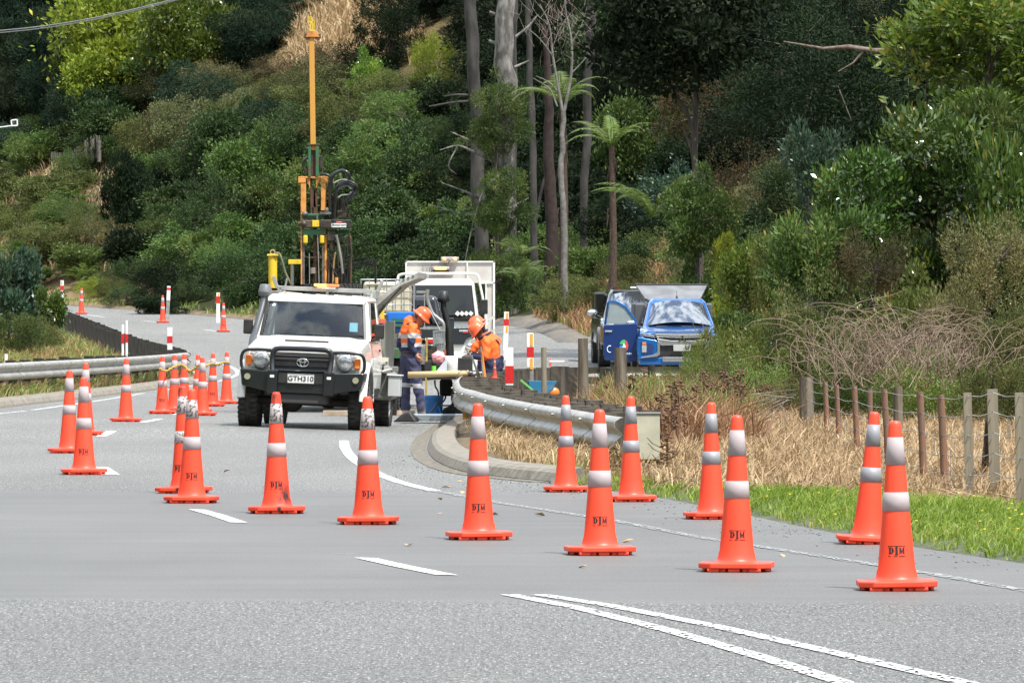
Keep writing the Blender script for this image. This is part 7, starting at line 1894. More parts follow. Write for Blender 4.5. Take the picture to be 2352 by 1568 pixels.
# ================================================================ blue ute with its door open, black ute beside it
def ute_body(t, paint, cx=0.0, canopy=True):
    """modern ute, nose at y=0, ground at 0"""
    b = MB()
    def R_(y, w0, w1, z0, z1, zt): return [(-w0 * .86, y, z0), (w0 * .86, y, z0), (w0, y, z0 + .12), (w1, y, z1), (w1 * .80, y, zt), (-w1 * .80, y, zt), (-w1, y, z1), (-w0, y, z0 + .12)]
    b.loft([R_(.16, .84, .80, .42, .90, 1.005), R_(.32, .905, .89, .40, .98, 1.06), R_(1.25, .91, .88, .40, 1.08, 1.165), R_(1.30, .91, .87, .42, 1.10, 1.15), R_(5.1, .90, .86, .45, 1.12, 1.16)], 0, False)
    b.build('body', paint, t, bevel=.04, seg=3)
    b = MB(); bb = [(-.72, 1.18, 1.13), (.72, 1.18, 1.13), (.78, 1.30, 1.12), (.80, 3.6, 1.13), (-.80, 3.6, 1.13), (-.78, 1.30, 1.12)]
    tp = [(-.56, 1.92, 1.66), (.56, 1.92, 1.66), (.62, 2.0, 1.665), (.64, 3.4, 1.70), (-.64, 3.4, 1.70), (-.62, 2.0, 1.665)]
    md = [(-.50, 2.1, 1.745), (.50, 2.1, 1.745), (.54, 2.2, 1.75), (.56, 3.3, 1.76), (-.56, 3.3, 1.76), (-.54, 2.2, 1.75)]
    b.loft([bb, tp, md], 0, False); b.build('cabin', paint, t, bevel=.035, seg=3)
    w = [(-.685, 1.165, 1.165), (.685, 1.165, 1.165), (.555, 1.865, 1.635), (-.555, 1.865, 1.635)]
    curved_glass('windscreen', w, .09, mat('sky_reflecting_windscreen', (.26, .29, .32), .03, .85, spec=1.0, coat=1.0), t)
    for s in (-1, 1):
        w = [(s * .775, 1.42, 1.15), (s * .79, 3.3, 1.15), (s * .655, 3.2, 1.62), (s * .635, 2.05, 1.62)]
        MB().hexa(w + [(x + s * .012, y, z + .004) for x, y, z in w]).build('side_window', GLASSD, t)
        wheel(t, s * .78, .95, .39, .25, ALU, z=.39); wheel(t, s * .78, 4.0, .39, .25, ALU, z=.39)
        b = MB(); rg = []
        for k in range(13):
            a = pi * k / 12; rg.append([(s * .80, .95 + .44 * cos(a), .40 + .44 * sin(a)), (s * .935, .95 + .44 * cos(a), .40 + .44 * sin(a)), (s * .925, .95 + .50 * cos(a), .40 + .50 * sin(a)), (s * .80, .95 + .53 * cos(a), .40 + .54 * sin(a))])
        b.loft(rg, 0, True); b.build('arch_flare', paint, t)
        m = MB().ball((0, 0, 0), (.125, .09, .085), n=16, k=10).build('wing_mirror', CHROME, t, loc=(s * 1.02, 1.42, 1.22)); MB().tube([(0, .03, -.03), (-s * .20, .08, -.10)], .03, 7).build('mirror_arm', BLACKP, m)
    b = MB(); b.tube([(-.5, 1.15, 1.155), (.1, 1.17, 1.17)], .012, 5); b.tube([(.05, 1.15, 1.155), (.6, 1.17, 1.17)], .012, 5); b.build('wiper', BLACKP, t)
BLUE = mat('metallic_blue_paint', (.010, .13, .42), .25, .35, coat=1.0)
BU = thing('blue_ute', 'bright blue ute with its left door open and canopy lid raised', 'ute', (3.615, 134, .20), radians(1.5))
ute_body(BU, BLUE)
def bx_(c): return (c - 1420) / 498.0
def bz_(c): return (1206 - c) / 498.0
fr = MB().bx(bx_(1130), bx_(1700), .06, .2, bz_(1000), bz_(700)).build('grille', BLACKP, BU, bevel=.03)
SIL = mat('silver_trim', (.52, .53, .54), .22, .8)
MB().prism([(bx_(1130), bz_(712)), (bx_(1415), bz_(716)), (bx_(1705), bz_(712)), (bx_(1690), bz_(748)), (bx_(1420), bz_(758)), (bx_(1145), bz_(746))], .02, .10).build('grille_bar', SIL, fr, bevel=.012)
MB().prism([(bx_(1150), bz_(758)), (bx_(1300), bz_(782)), (bx_(1550), bz_(782)), (bx_(1690), bz_(758)), (bx_(1670), bz_(830)), (bx_(1190), bz_(835))], .0, .10).build('grille_bar', SIL, fr, bevel=.012)
b = MB()
for cx_, cz_ in ((0, .93), (-.045, .862), (.045, .862)):
    b.prism([(cx_, cz_ + .042), (cx_ + .026, cz_), (cx_, cz_ - .042), (cx_ - .026, cz_)] if cz_ > .9 else [(cx_ - (.04 if cx_ < 0 else -.04), cz_ - .02), (cx_ - (.0 if cx_ < 0 else 0), cz_ + .03), (cx_ + (.042 if cx_ < 0 else -.042), cz_ + .03), (cx_, cz_ - .02)], -.02, .0)
b.build('emblem', CHROME, fr)
for s in (-1, 1):
    MB().prism([(s * .87, 1.01), (s * .58, .965), (s * .56, .90), (s * .84, .945)], .03, .30).build('headlight', mat('dark_headlamp', (.10, .11, .12), .1, .2, coat=1.0, col2=(.35, .36, .37), nscale=12), BU, bevel=.01)
    c_ = MB().prism([(s * .94, .93), (s * .56, .86), (s * .50, .80), (s * .50, .56), (s * .92, .44), (s * .95, .60)], .02, .3).build('bumper_corner', BLUE, BU, bevel=.02)
    MB().prism([(s * .52, .85), (s * .475, .80), (s * .475, .55), (s * .54, .51), (s * .89, .475), (s * .86, .505), (s * .60, .555), (s * .53, .60), (s * .53, .78)], -.005, .06).build('bumper_trim', SIL, c_, bevel=.006)
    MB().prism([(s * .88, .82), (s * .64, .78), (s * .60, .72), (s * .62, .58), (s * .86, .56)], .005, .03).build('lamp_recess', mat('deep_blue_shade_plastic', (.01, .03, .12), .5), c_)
    MB().bx(min(s * .76, s * .86), max(s * .76, s * .86), -.005, .02, .60, .75).build('fog_lamp', LENS, c_, bevel=.01); MB().bx(min(s * .77, s * .85), max(s * .77, s * .85), -.008, .02, .76, .815).build('indicator', AMBL, c_, bevel=.008)
MB().hexa([(-.90, .05, .33), (.90, .05, .33), (.90, .4, .33), (-.90, .4, .33), (-.93, .05, .50), (.93, .05, .50), (.93, .4, .50), (-.93, .4, .50)]).build('bumper', BLUE, BU, bevel=.03)
MB().bx(-.42, .42, .0, .08, .40, .50).build('lower_grille', SIL, BU, bevel=.01)
pl = MB().bx(bx_(1325), bx_(1512), -.03, -.02, bz_(893), bz_(826)).build('number_plate', mat('dull_plate', (.42, .42, .40), .5), BU, bevel=.004)
link('lettering', text_mesh('33', .095, PLATEK, depth=.001, bold=.002), pl, ((bx_(1470)), -.034, bz_(860)))
b = MB(); b.cyl((0, 2.2, 1.74), (0, 2.23, 1.80), .022, n=8); b.cyl((0, 2.22, 1.80), (0, 2.30, 1.92), .006, n=6); b.build('aerial', BLACKP, BU)
MB().bx(-.86, .86, 3.66, 5.1, 1.12, 1.66).build('canopy', mat('canopy_grey', (.08, .085, .09), .5), BU, bevel=.05, seg=3)
ld = MB().hexa([(-.60, 3.9, 1.755), (.60, 3.9, 1.755), (.60, 4.0, 1.70), (-.60, 4.0, 1.70), (-.77, 4.7, 2.06), (.80, 4.7, 2.06), (.80, 4.8, 2.03), (-.77, 4.8, 2.03)]).build('canopy_lid', mat('lid_lining_grey', (.20, .21, .22), .6, col2=(.14, .145, .15), nscale=3), BU)
MB().bx(-.80, .83, 4.66, 4.92, 2.035, 2.085).build('lid_edge', BLACKM, ld, bevel=.02)
MB().bx(.50, .68, 4.62, 4.65, 1.985, 2.005).build('lid_latch', CHROME, ld)
# open door, hinged at the front left
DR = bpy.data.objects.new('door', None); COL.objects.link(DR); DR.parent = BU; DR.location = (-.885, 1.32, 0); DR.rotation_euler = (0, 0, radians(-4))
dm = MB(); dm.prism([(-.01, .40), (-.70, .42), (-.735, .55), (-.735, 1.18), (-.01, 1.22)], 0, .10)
door_panel = dm.build('door_panel', mat('shaded_blue_door_paint', (.008, .035, .15), .3, .2, coat=.6), DR, bevel=.02)  # body blue darkened on the door, its shade put into the colour
b = MB(); fp = [(-.02, 1.20), (-.12, 1.38), (-.28, 1.58), (-.45, 1.67), (-.60, 1.69), (-.64, 1.66), (-.70, 1.19)]
for a_, c_ in zip(fp[:-1], fp[1:]): b.bar((a_[0], .05, a_[1]), (c_[0], .05, c_[1]), .05, .045)
b.build('window_frame', BLUE, DR, bevel=.006)
MB().bar((-.64, .03, 1.66), (-.695, .03, 1.19), .02, .06).build('window_post', BLACKP, DR)
MB().prism([(-.06, 1.20), (-.14, 1.37), (-.29, 1.56), (-.45, 1.645), (-.60, 1.66), (-.67, 1.20)], .045, .051).build('window_pane', mat('pale_door_glass', (.30, .36, .36), .05, .0, spec=1.0, alpha=.75), DR)
MB().bx(-.705, -.545, -.03, -.005, 1.025, 1.065).build('handle', CHROME, DR, bevel=.012)
b = MB().prism([(.0 - .30 + .10 * cos(a) * .9, .74 + .125 * sin(a)) for a in [2 * pi * k / 24 for k in range(12)]], -.006, .0)
lg = b.build('logo', mat('logo_green', (.05, .45, .12), .5), DR)
MB().prism([(-.30 + .09 * cos(a), .74 + .12 * sin(a)) for a in [pi + pi * k / 12 for k in range(13)]], -.007, -.001).build('logo_patch', mat('logo_blue', (.02, .25, .75), .5), lg)
MB().prism([(-.275, .86), (-.225, .82), (-.20, .74), (-.225, .63), (-.27, .74)], -.009, -.002).build('logo_patch', mat('logo_red', (.65, .06, .05), .5), lg)
MB().prism([(-.30, .80), (-.255, .72), (-.27, .66), (-.33, .70)], -.010, -.003).build('logo_patch', STICK, lg)
link('lettering', text_mesh('eosciences', .080, STICK, depth=.001, bold=.001), DR, (-.30, -.006, .575))
b = MB(); b.tube([(-.60 + .055 * cos(a), -.004, .665 + .07 * sin(a)) for a in [pi * .35 + 2 * pi * .65 * k / 16 for k in range(17)]], .010, 5); b.build('logo_ring', STICK, lg)

KU = thing('black_ute', 'black ute with chrome mirrors parked behind the blue ute', 'ute', (W(1471, 830, 142).x, 141.5, .43), radians(2))
BLK = mat('black_car_paint', (.010, .010, .011), .18, coat=1.0)
ute_body(KU, BLK)
MB().bx(-.86, .86, 3.66, 5.1, 1.12, 1.70).build('canopy', BLK, KU, bevel=.05, seg=3)
MB().bx(-.70, .70, .08, .2, .55, .95).build('grille', CHROME, KU, bevel=.03)
for s in (-1, 1): MB().prism([(s * .86, 1.0), (s * .60, .97), (s * .58, .87), (s * .85, .88)], .08, .30).build('headlight', LENS, KU, bevel=.02)
MB().bx(-.40, -.34, 2.4, 2.46, 1.76, 1.81).build('beacon', mat('red_orange_beacon', (.8, .08, .02), .3), KU, bevel=.012)
MB().bx(-.10, .12, 2.6, 2.8, 1.78, 1.82).build('roof_box', WPAINT, KU, bevel=.01)
b = MB(); b.bar((-.56, 2.4, 1.74), (-.50, 3.3, 1.80), .03, .04); b.bar((-.52, 2.3, 1.78), (-.3, 2.3, 1.80), .03, .03); b.build('roof_rail', CHROME, KU)
# ---------------------------------------------------------------- people
HIV = mat('hi_vis_orange_cloth', (.95, .16, .02), .7, col2=(.85, .13, .02), nscale=10, bump=.3, bscale=16, bdist=.01)
NAVY = mat('navy_cloth', (.014, .018, .055), .85, col2=(.022, .026, .07), nscale=12, bump=.3, bscale=16, bdist=.01)
TROU = mat('faded_navy_trousers', (.045, .048, .10), .9, col2=(.12, .11, .12), nscale=5, nlo=.5, nhi=.8, bump=.4, bscale=12, bdist=.012)
REFL = mat('reflective_tape', (.50, .50, .50), .4, .2)
SKIN = mat('skin_tanned', (.38, .17, .11), .55)
SKIND = mat('skin_brown', (.13, .058, .035), .55)
BOOT = mat('dusty_boot', (.10, .085, .07), .85, col2=(.18, .16, .13), nscale=14)
HAIRM = mat('dark_hair', (.018, .013, .010), .7)
HELM = mat('helmet_orange', (.95, .13, .04), .32, coat=.5)
GLOVE = mat('tan_glove', (.30, .16, .09), .8)

def body_mesh(segs, voxel, mats, paint, seed):
    """one continuous figure: tapered limbs fused by a voxel remesh, cloth folds pressed in, then coloured by nearest limb"""
    b = MB()
    for a, ra, c, rc, reg, fl in segs:
        a, c = Vector(a), Vector(c); d = (c - a); L = max(d.length, 1e-4); d.normalize()
        pts = [a - d * ra * .9, a - d * ra * .6, a, a.lerp(c, .33), a.lerp(c, .66), c, c + d * rc * .6, c + d * rc * .9]
        rs = [ra * .35, ra * .8, ra, ra + (rc - ra) * .33, ra + (rc - ra) * .66, rc, rc * .8, rc * .35]
        b.tube(pts, rs, 14, flat=fl)
    me = b.mesh('tmp_body', mats[0])
    o = bpy.data.objects.new('tmp_body', me); COL.objects.link(o)
    r = o.modifiers.new('r', 'REMESH'); r.mode = 'VOXEL'; r.voxel_size = voxel; r.use_smooth_shade = True
    s = o.modifiers.new('s', 'SMOOTH'); s.factor = .5; s.iterations = 3
    dg = bpy.context.evaluated_depsgraph_get()
    m2 = bpy.data.meshes.new_from_object(o.evaluated_get(dg))
    bpy.data.objects.remove(o); bpy.data.meshes.remove(me)
    n = len(m2.vertices); co = np.empty(n * 3, np.float32); m2.vertices.foreach_get('co', co); co = co.reshape(-1, 3)
    no = np.empty(n * 3, np.float32); m2.vertices.foreach_get('normal', no); no = no.reshape(-1, 3)
    def nearest(P):
        best = np.full(len(P), 1e9); idx = np.zeros(len(P), int)
        for k, (a, ra, c, rc, reg, fl) in enumerate(segs):
            a = np.array(a); c = np.array(c); d = c - a
            t = np.clip(((P - a) @ d) / (d @ d + 1e-9), 0, 1)
            dist = np.linalg.norm(P - a - t[:, None] * d, axis=1) - (ra + (rc - ra) * t)
            k_ = dist < best; best[k_] = dist[k_]; idx[k_] = k
        return idx
    idx = nearest(co)
    cloth = np.array([segs[i][4] in ('torso', 'uparm', 'foarm', 'thigh', 'shin') for i in idx])
    f = np.sin(co[:, 2] * 46 + np.sin(co[:, 0] * 21 + seed) * 2.2 + np.sin(co[:, 1] * 17) * 1.6) * np.sin(co[:, 0] * 15 + co[:, 2] * 9 + seed)
    co = co + no * (f * .0065 * cloth)[:, None]
    m2.vertices.foreach_set('co', co.ravel().astype(np.float32))
    m2.materials.clear()
    for mm in mats: m2.materials.append(mm)
    nf = len(m2.polygons); ce = np.empty(nf * 3, np.float32); m2.polygons.foreach_get('center', ce); ce = ce.reshape(-1, 3)
    fi = nearest(ce)
    mi = np.array([paint(segs[i][4], p, segs[i]) for i, p in zip(fi, ce)], np.int32)
    m2.polygons.foreach_set('material_index', mi); m2.polygons.foreach_set('use_smooth', np.ones(nf, bool)); m2.update()
    m2.name = 'body'
    return m2

def hand(segs, wrist, dirn, side, palmn, curl=.5):
    """palm, four fingers of different lengths and a thumb that leaves the side of the palm"""
    d = Vector(dirn).normalized(); n = Vector(palmn).normalized(); s = d.cross(n).normalized() * side
    w = Vector(wrist); pe = w + d * .085
    segs.append((tuple(w), .026, tuple(pe), .034, 'hand', .7))
    for i, L in enumerate((.070, .080, .074, .058)):
        o = pe + s * (.027 - .018 * i); k1 = o + (d * cos(curl * .5) + n * sin(curl * .5)) * L * .5; k2 = k1 + (d * cos(curl * 1.4) + n * sin(curl * 1.4)) * L * .5
        segs.append((tuple(o), .0095, tuple(k1), .009, 'hand', 1)); segs.append((tuple(k1), .009, tuple(k2), .0075, 'hand', 1))
    t0 = w + d * .03 + s * .026; t1 = t0 + (d * .6 + s * .8 + n * .3).normalized() * .04; t2 = t1 + (d * .9 + s * .2 + n * .4).normalized() * .03
    segs.append((tuple(t0), .012, tuple(t1), .011, 'hand', 1)); segs.append((tuple(t1), .011, tuple(t2), .008, 'hand', 1))

def head(segs, c, fwd, up, s=1.0):
    """skull, jaw, nose, chin and ears"""
    f = Vector(fwd).normalized(); u = Vector(up); u = (u - f * u.dot(f)).normalized(); l = f.cross(u); c = Vector(c)
    P = lambda a, b_, d_: tuple(c + f * a * s + u * b_ * s + l * d_ * s)
    segs += [(P(-.03, .03, 0), .085 * s, P(.02, .035, 0), .082 * s, 'head', .95), (P(.015, -.02, 0), .070 * s, P(.045, -.065, 0), .048 * s, 'head', .9),
             (P(.06, -.085, -.012), .022 * s, P(.06, -.085, .012), .022 * s, 'head', 1), (P(.085, .01, 0), .010 * s, P(.112, -.022, 0), .013 * s, 'head', 1),
             (P(.075, .028, -.03), .014 * s, P(.075, .028, .03), .014 * s, 'head', 1), (P(.085, -.052, -.018), .009 * s, P(.085, -.052, .018), .009 * s, 'lips', 1)]
    for k in (-1, 1): segs.append((P(-.01, .02, .083 * k), .016 * s, P(-.012, -.025, .080 * k), .010 * s, 'head', 1))
    return P

def face_bits(par, P, skin, hair):
    b = MB()
    for k in (-1, 1): b.ball(P(.080, .004, .030 * k), (.011, .011, .008), n=10, k=6)
    b.build('eyes', mat('eye_white', (.6, .57, .52), .3), par)
    b = MB()
    for k in (-1, 1):
        b.tube([P(.092, .026, .014 * k), P(.090, .032, .032 * k), P(.078, .026, .048 * k)], .005, 5)
        b.ball(P(.089, .003, .031 * k), .005, n=8, k=4)
    b.build('brows', HAIRM, par)
    h = MB(); rings = []
    for i in range(7):
        t = i / 6; z = -.05 + .10 * t; r = (.062 + .034 * sin(t * 1.5))
        rings.append([P(-.035 + r * cos(a) * 1.0, z, r * .98 * sin(a)) for a in [pi * .5 + pi * k / 10 for k in range(11)]] + [P(-.03 + (r - .02) * cos(a), z, (r - .02) * sin(a)) for a in [pi * 1.5 - pi * k / 10 for k in range(11)]])
    h.loft(rings, 0, True, True); h.build('hair', hair, par)

def helmet(par, P, tilt=0.0, badge=False):
    n = 30; b = MB(); rings = []
    prof = [(.152, .018), (.156, .025), (.130, .036), (.114, .046), (.111, .065), (.108, .088), (.094, .122), (.068, .146), (.036, .157), (.002, .160)]
    for r, z in prof:
        ring = []
        for k in range(n):
            a = 2 * pi * k / n
            rr = r * (1.04 if abs(cos(a)) > .7 else 1.0)
            zz = z - (.022 * max(0, cos(a)) if r > .125 else 0) - (.010 * max(0, -cos(a)) if r > .125 else 0)
            ring.append(P(rr * 1.06 * cos(a) - .012, zz + .012, rr * .93 * sin(a)))
        rings.append(ring)
    inner = [[P(r * 1.06 * cos(2 * pi * k / n) - .012, z + .006, r * .93 * sin(2 * pi * k / n)) for k in range(n)] for r, z in ((.147, .016), (.108, .034), (.102, .08))]
    b.loft(inner[::-1] + rings, 0, True, False)
    h = b.build('helmet', HELM, par)
    rb = MB()
    for w in (-.035, 0, .035):
        rb.tube([P(.111 * cos(a) * (1 - abs(w)) - .012, .012 + .06 + .102 * sin(a), w) for a in [pi * .12 + pi * .76 * k / 12 for k in range(13)]], .007, 6)
    rb.build('helmet_ridge', HELM, h)
    if badge: MB().ball(P(.111, .070, .0), (.012, .016, .014), n=8, k=5).build('helmet_badge', mat('green_grey_badge', (.25, .38, .28), .5), h)
    return h

def band(par, c, ax, r, w, fl=1.0, ref=None):
    c, ax = Vector(c), Vector(ax).normalized()
    return MB().tube([c - ax * w / 2, c + ax * w / 2], [r, r], 22, cap=False, flat=fl).build('reflective_band', REFL, par)

# person 1: standing side on, head bowed, looking down at his hand
PD = 97.0
def A(cx_, cy_, y=0.0, dd=None):
    px, py = cx_ / 5.12 + 850.7, cy_ / 5.12 + 667
    return ((px - CX) / (FPX / PD) - OX, y, CAMH - (py - HY) / (FPX / PD))
OX = (500 / 5.12 + 850.7 - CX) / (FPX / PD)
W1 = thing('person', 'worker in orange and navy shirt and orange helmet standing with head bowed', 'person', (OX, PD, .0))
S = []
P1 = head(S, A(596, 322), (.72, -.28, -.62), (.62, -.15, .76), 1.0)
S += [(A(545, 330, .02), .055, A(500, 395, .02), .068, 'neck', 1),
      (A(478, 410, .03), .115, A(475, 480, .03), .150, 'torso', 1.12), (A(475, 480, .03), .152, A(484, 600, .03), .155, 'torso', 1.05), (A(484, 600, .03), .152, A(478, 730, .02), .150, 'torso', 1.05),
      (A(440, 400, .02), .085, A(520, 405, .02), .085, 'torso', 1.6),
      (A(472, 770, .0), .150, A(474, 840, .0), .150, 'thigh', 1.1),
      # near arm (towards the camera)
      (A(500, 430, -.15), .078, A(492, 545, -.20), .068, 'uparm', 1), (A(492, 545, -.20), .066, A(478, 640, -.21), .056, 'foarm', 1), (A(478, 640, -.21), .054, A(525, 735, -.19), .044, 'foarm', 1),
      # far arm, elbow poking out behind
      (A(430, 430, .20), .075, A(365, 560, .24), .064, 'uparm', 1), (A(365, 560, .24), .062, A(345, 640, .22), .055, 'foarm', 1), (A(345, 640, .22), .052, A(400, 735, .14), .042, 'foarm', 1),
      # near leg forward, far leg back
      (A(500, 820, -.09), .125, A(545, 1080, -.10), .088, 'thigh', 1), (A(545, 1080, -.10), .086, A(590, 1270, -.10), .074, 'shin', 1), (A(590, 1270, -.10), .074, A(605, 1400, -.10), .078, 'shin', 1),
      (A(440, 820, .09), .122, A(415, 1080, .10), .086, 'thigh', 1), (A(415, 1080, .10), .084, A(410, 1270, .11), .074, 'shin', 1), (A(410, 1270, .11), .074, A(412, 1395, .12), .078, 'shin', 1),
      (A(595, 1435, -.12), .048, A(690, 1458, -.14), .040, 'boot', .8), (A(400, 1432, .12), .048, A(495, 1458, .10), .040, 'boot', .8)]
hand(S, A(528, 738, -.19), (.62, -.1, -.78), 1, (.5, .3, -.6), .9)
hand(S, A(402, 738, .14), (.6, -.2, -.7), -1, (.5, -.4, -.6), .7)
z_ = lambda c_: A(0, c_)[2]
def paint1(reg, p, seg):
    if reg in ('head', 'neck', 'hand'): return 3 if not (reg == 'neck' and p[2] < z_(372)) else 1
    if reg == 'lips': return 6
    if reg == 'boot': return 4
    if reg in ('thigh', 'shin'):
        sl = p[2] + .08 * p[0]
        if z_(1142) < sl < z_(1092): return 5
        return 2
    if reg == 'torso':
        zz = p[2] - .03 * p[0]
        if zz < z_(722): return 2
        if z_(560) < zz < z_(510) or z_(665) < zz < z_(615): return 5
        return 0 if zz > z_(640) else 1
    if reg == 'uparm':
        return 5 if p[2] < z_(500) else 0
    return 1 if p[2] < z_(535) else 5
bm_ = body_mesh(S, .0095, [HIV, NAVY, TROU, SKIN, BOOT, REFL, mat('lips', (.30, .10, .08), .5)], paint1, 1.0)
link('body', bm_, W1); helmet(W1, P1); face_bits(W1, P1, SKIN, mat('grey_brown_hair', (.10, .08, .06), .8))
MB().tube([(A(478, 392)[0] + .085 * cos(a), .02 + .10 * sin(a), z_(388) + .02 * cos(a)) for a in [2 * pi * k / 18 for k in range(19)]], .020, 7).build('collar', NAVY, W1)
MB().tube([(A(476, 726)[0] + .152 * cos(a), .02 + .160 * sin(a), z_(728)) for a in [2 * pi * k / 24 for k in range(25)]], .012, 6).build('belt', mat('brown_belt', (.06, .035, .02), .6), W1)

# persons 2 and 3: bent over the table, facing left
def bent(OXp, PDp, label, Bf, headc, fwd, up, shoulders, hipx, arms, skin, hairm, sleeves_navy, seed, badge=False, band_back=False):
    t = thing('person', label, 'person', (OXp, PDp, 0))
    S = []
    Ph = head(S, headc, fwd, up, 1.0)
    sh = Vector(shoulders); hip = Vector(hipx)
    S.append((tuple(Vector(headc).lerp(sh, .35)), .056, tuple(sh + Vector((0, 0, .02))), .07, 'neck', 1))
    m1 = sh.lerp(hip, .35) + Vector((.03, 0, .05)); m2 = sh.lerp(hip, .7) + Vector((.02, 0, .03))
    S += [(tuple(sh), .125, tuple(m1), .150, 'torso', 1.15), (tuple(m1), .150, tuple(m2), .145, 'torso', 1.1), (tuple(m2), .145, tuple(hip), .145, 'torso', 1.1),
          (tuple(sh + Vector((0, -.13, 0))), .085, tuple(sh + Vector((0, .13, 0))), .085, 'torso', 1)]
    S.append((tuple(hip + Vector((0, 0, -.03))), .145, tuple(hip + Vector((-.01, 0, -.10))), .150, 'thigh', 1.1))
    for s in (-1, 1):
        k = hip + Vector((-.10 - .03 * s, s * .11, -.46 + .0)); k.z = .47; a = Vector((hip.x + .02 + .05 * s, s * .12, .10))
        S += [(tuple(hip + Vector((0, s * .09, -.08))), .12, tuple(k), .085, 'thigh', 1), (tuple(k), .083, tuple(a), .070, 'shin', 1), ((a.x + .02, a.y, .045), .046, (a.x - .15, a.y - .01, .038), .038, 'boot', .8)]
    for (e, w, sd) in arms:
        s0 = sh + Vector((0, .17 * sd, -.02)); e, w = Vector(e), Vector(w)
        S += [(tuple(s0), .075, tuple(e), .062, 'uparm', 1), (tuple(e), .058, tuple(w), .040, 'foarm', 1)]
        hand(S, tuple(w), (w - e), -sd, (-.3, 0, -.9), .9)
    ax = (hip - sh).normalized(); L = (hip - sh).length
    def paint(reg, p, seg):
        if reg in ('head', 'neck'): return 3
        if reg == 'hand': return 7 if badge is None else 3
        if reg == 'lips': return 6
        if reg == 'boot': return 4
        if reg in ('thigh', 'shin'): return 5 if .40 < p[2] < .46 else 2
        if reg == 'torso':
            u = (Vector(p) - sh).dot(ax) / L
            if u > .97: return 1
            if not band_back and (.42 < u < .52 or .74 < u < .84): return 5
            return 0
        if reg == 'uparm': return 0
        if reg == 'foarm':
            a, c = Vector(seg[0]), Vector(seg[2]); u = (Vector(p) - a).dot(c - a) / (c - a).length_squared
            return (1 if sleeves_navy else 0) if u < .55 or sleeves_navy else 3
        return 0
    link('body', body_mesh(S, .0095, [HIV, NAVY, NAVY, skin, BOOT, REFL, mat('lips', (.30, .10, .08), .5), GLOVE], paint, seed), t)
    helmet(t, Ph, badge=bool(badge)); face_bits(t, Ph, skin, hairm)
    MB().tube([tuple(sh + Vector((-.03 + .085 * cos(a), .10 * sin(a), .085 + .05 * cos(a)))) for a in [2 * pi * k / 18 for k in range(19)]], .018, 7).build('collar', NAVY, t)
    if band_back:
        for yy in (-.105, .115):
            pts = []
            for k in range(11):
                f = k / 10; c_ = sh.lerp(hip, f * .95) + Vector((.03 * sin(f * pi), 0, .05 * sin(f * pi))); n_ = Vector((-ax.z, 0, ax.x)); n_ = n_ if n_.z > 0 or n_.x > 0 else -n_
                pts.append(c_ + n_ * (.148 if k else .12) * .92 + Vector((0, yy, 0)))
            bb = MB()
            for p_, q_ in zip(pts[:-1], pts[1:]): bb.bar(p_, q_, .045, .008)
            bb.build('reflective_band', REFL, t)
    return t
def C(cx_, cy_, D, OXp, y=0.0):
    px, py = cx_ / 7.682 + 1020.8, cy_ / 7.682 + 701
    return ((px - CX) / (FPX / D) - OXp, y, CAMH - (py - HY) / (FPX / D))
D3 = 94.6; OX3 = (820 / 7.682 + 1020.8 - CX) / (FPX / D3)
bent(OX3, D3, 'worker in bright orange top and tilted orange helmet bending over the folding table', None,
     C(612, 470, D3, OX3), (-.62, -.25, -.74), (-.66, -.10, .72), C(745, 640, D3, OX3), C(868, 960, D3, OX3),
     [(C(735, 905, D3, OX3, -.22), C(500, 905, D3, OX3, -.16), -1), (C(700, 900, D3, OX3, .2), C(470, 890, D3, OX3, .10), 1)], SKIND, HAIRM, True, 2.0, badge=False, band_back=True)
D2 = 96.2; OX2 = (760 / 7.682 + 1020.8 - CX) / (FPX / D2)
bent(OX2, D2, 'worker in orange helmet with a small badge mostly hidden behind the bending worker', None,
     C(590, 385, D2, OX2), (-.80, -.15, -.55), (-.45, .05, .86), C(690, 590, D2, OX2), C(770, 960, D2, OX2),
     [(C(545, 720, D2, OX2, -.2), C(470, 880, D2, OX2, -.2), -1), (C(560, 760, D2, OX2, .2), C(450, 860, D2, OX2, .1), 1)], SKIND, HAIRM, False, 3.0, badge=True)

# ---------------------------------------------------------------- the folding table and what stands on it
TDp = 92.0
def Q(cx_, cy_, y=0.0): # close-up of the table, 5.227 per source px
    px, py = (1360 + cx_ / 5.2267) / 1.46939, (1150 + cy_ / 5.2267) / 1.46939
    return ((px - CX) / (FPX / TDp) - TO[0], y, CAMH - (py - HY) / (FPX / TDp))
TO = (0, 0); o = Q(700, 600); TO = (o[0], 0)
FT = thing('folding_table', 'white topped folding table with curved dark legs between the worker and the guardrail', 'table', (TO[0], TDp, 0))
TOPM = mat('dirty_white_plastic', (.60, .56, .48), .6, col2=(.45, .38, .30), nscale=5)
x0, x1 = Q(380, 0)[0], Q(1330, 0)[0]; zt = Q(0, 620)[2]
MB().bx(x0, x1, .0, .72, zt, zt + .042).build('table_top', TOPM, FT, bevel=.012)
MB().bx(x0 + .03, x1 - .2, .0, .02, zt - .05, zt).build('apron', mat('black_steel', (.02, .02, .02), .5), FT)
LEG = mat('dark_steel_leg', (.05, .05, .05), .45, .5)
def leg(pts, y): MB().tube([Vector(v) for v in catmull([Q(a, c_, y) for a, c_ in pts], 5)], .013, 8).build('leg', LEG, FT)
leg([(560, 690), (570, 800), (620, 900), (620, 1060), (560, 1160), (440, 1330), (430, 1420)], .05)
leg([(730, 690), (740, 900), (735, 1030), (640, 1150), (570, 1290)], .62)
leg([(960, 700), (900, 830), (870, 900), (865, 1060), (930, 1140), (1020, 1260), (1070, 1330)], .05)
leg([(1060, 700), (1010, 800), (900, 900), (900, 1080), (1000, 1200)], .62)
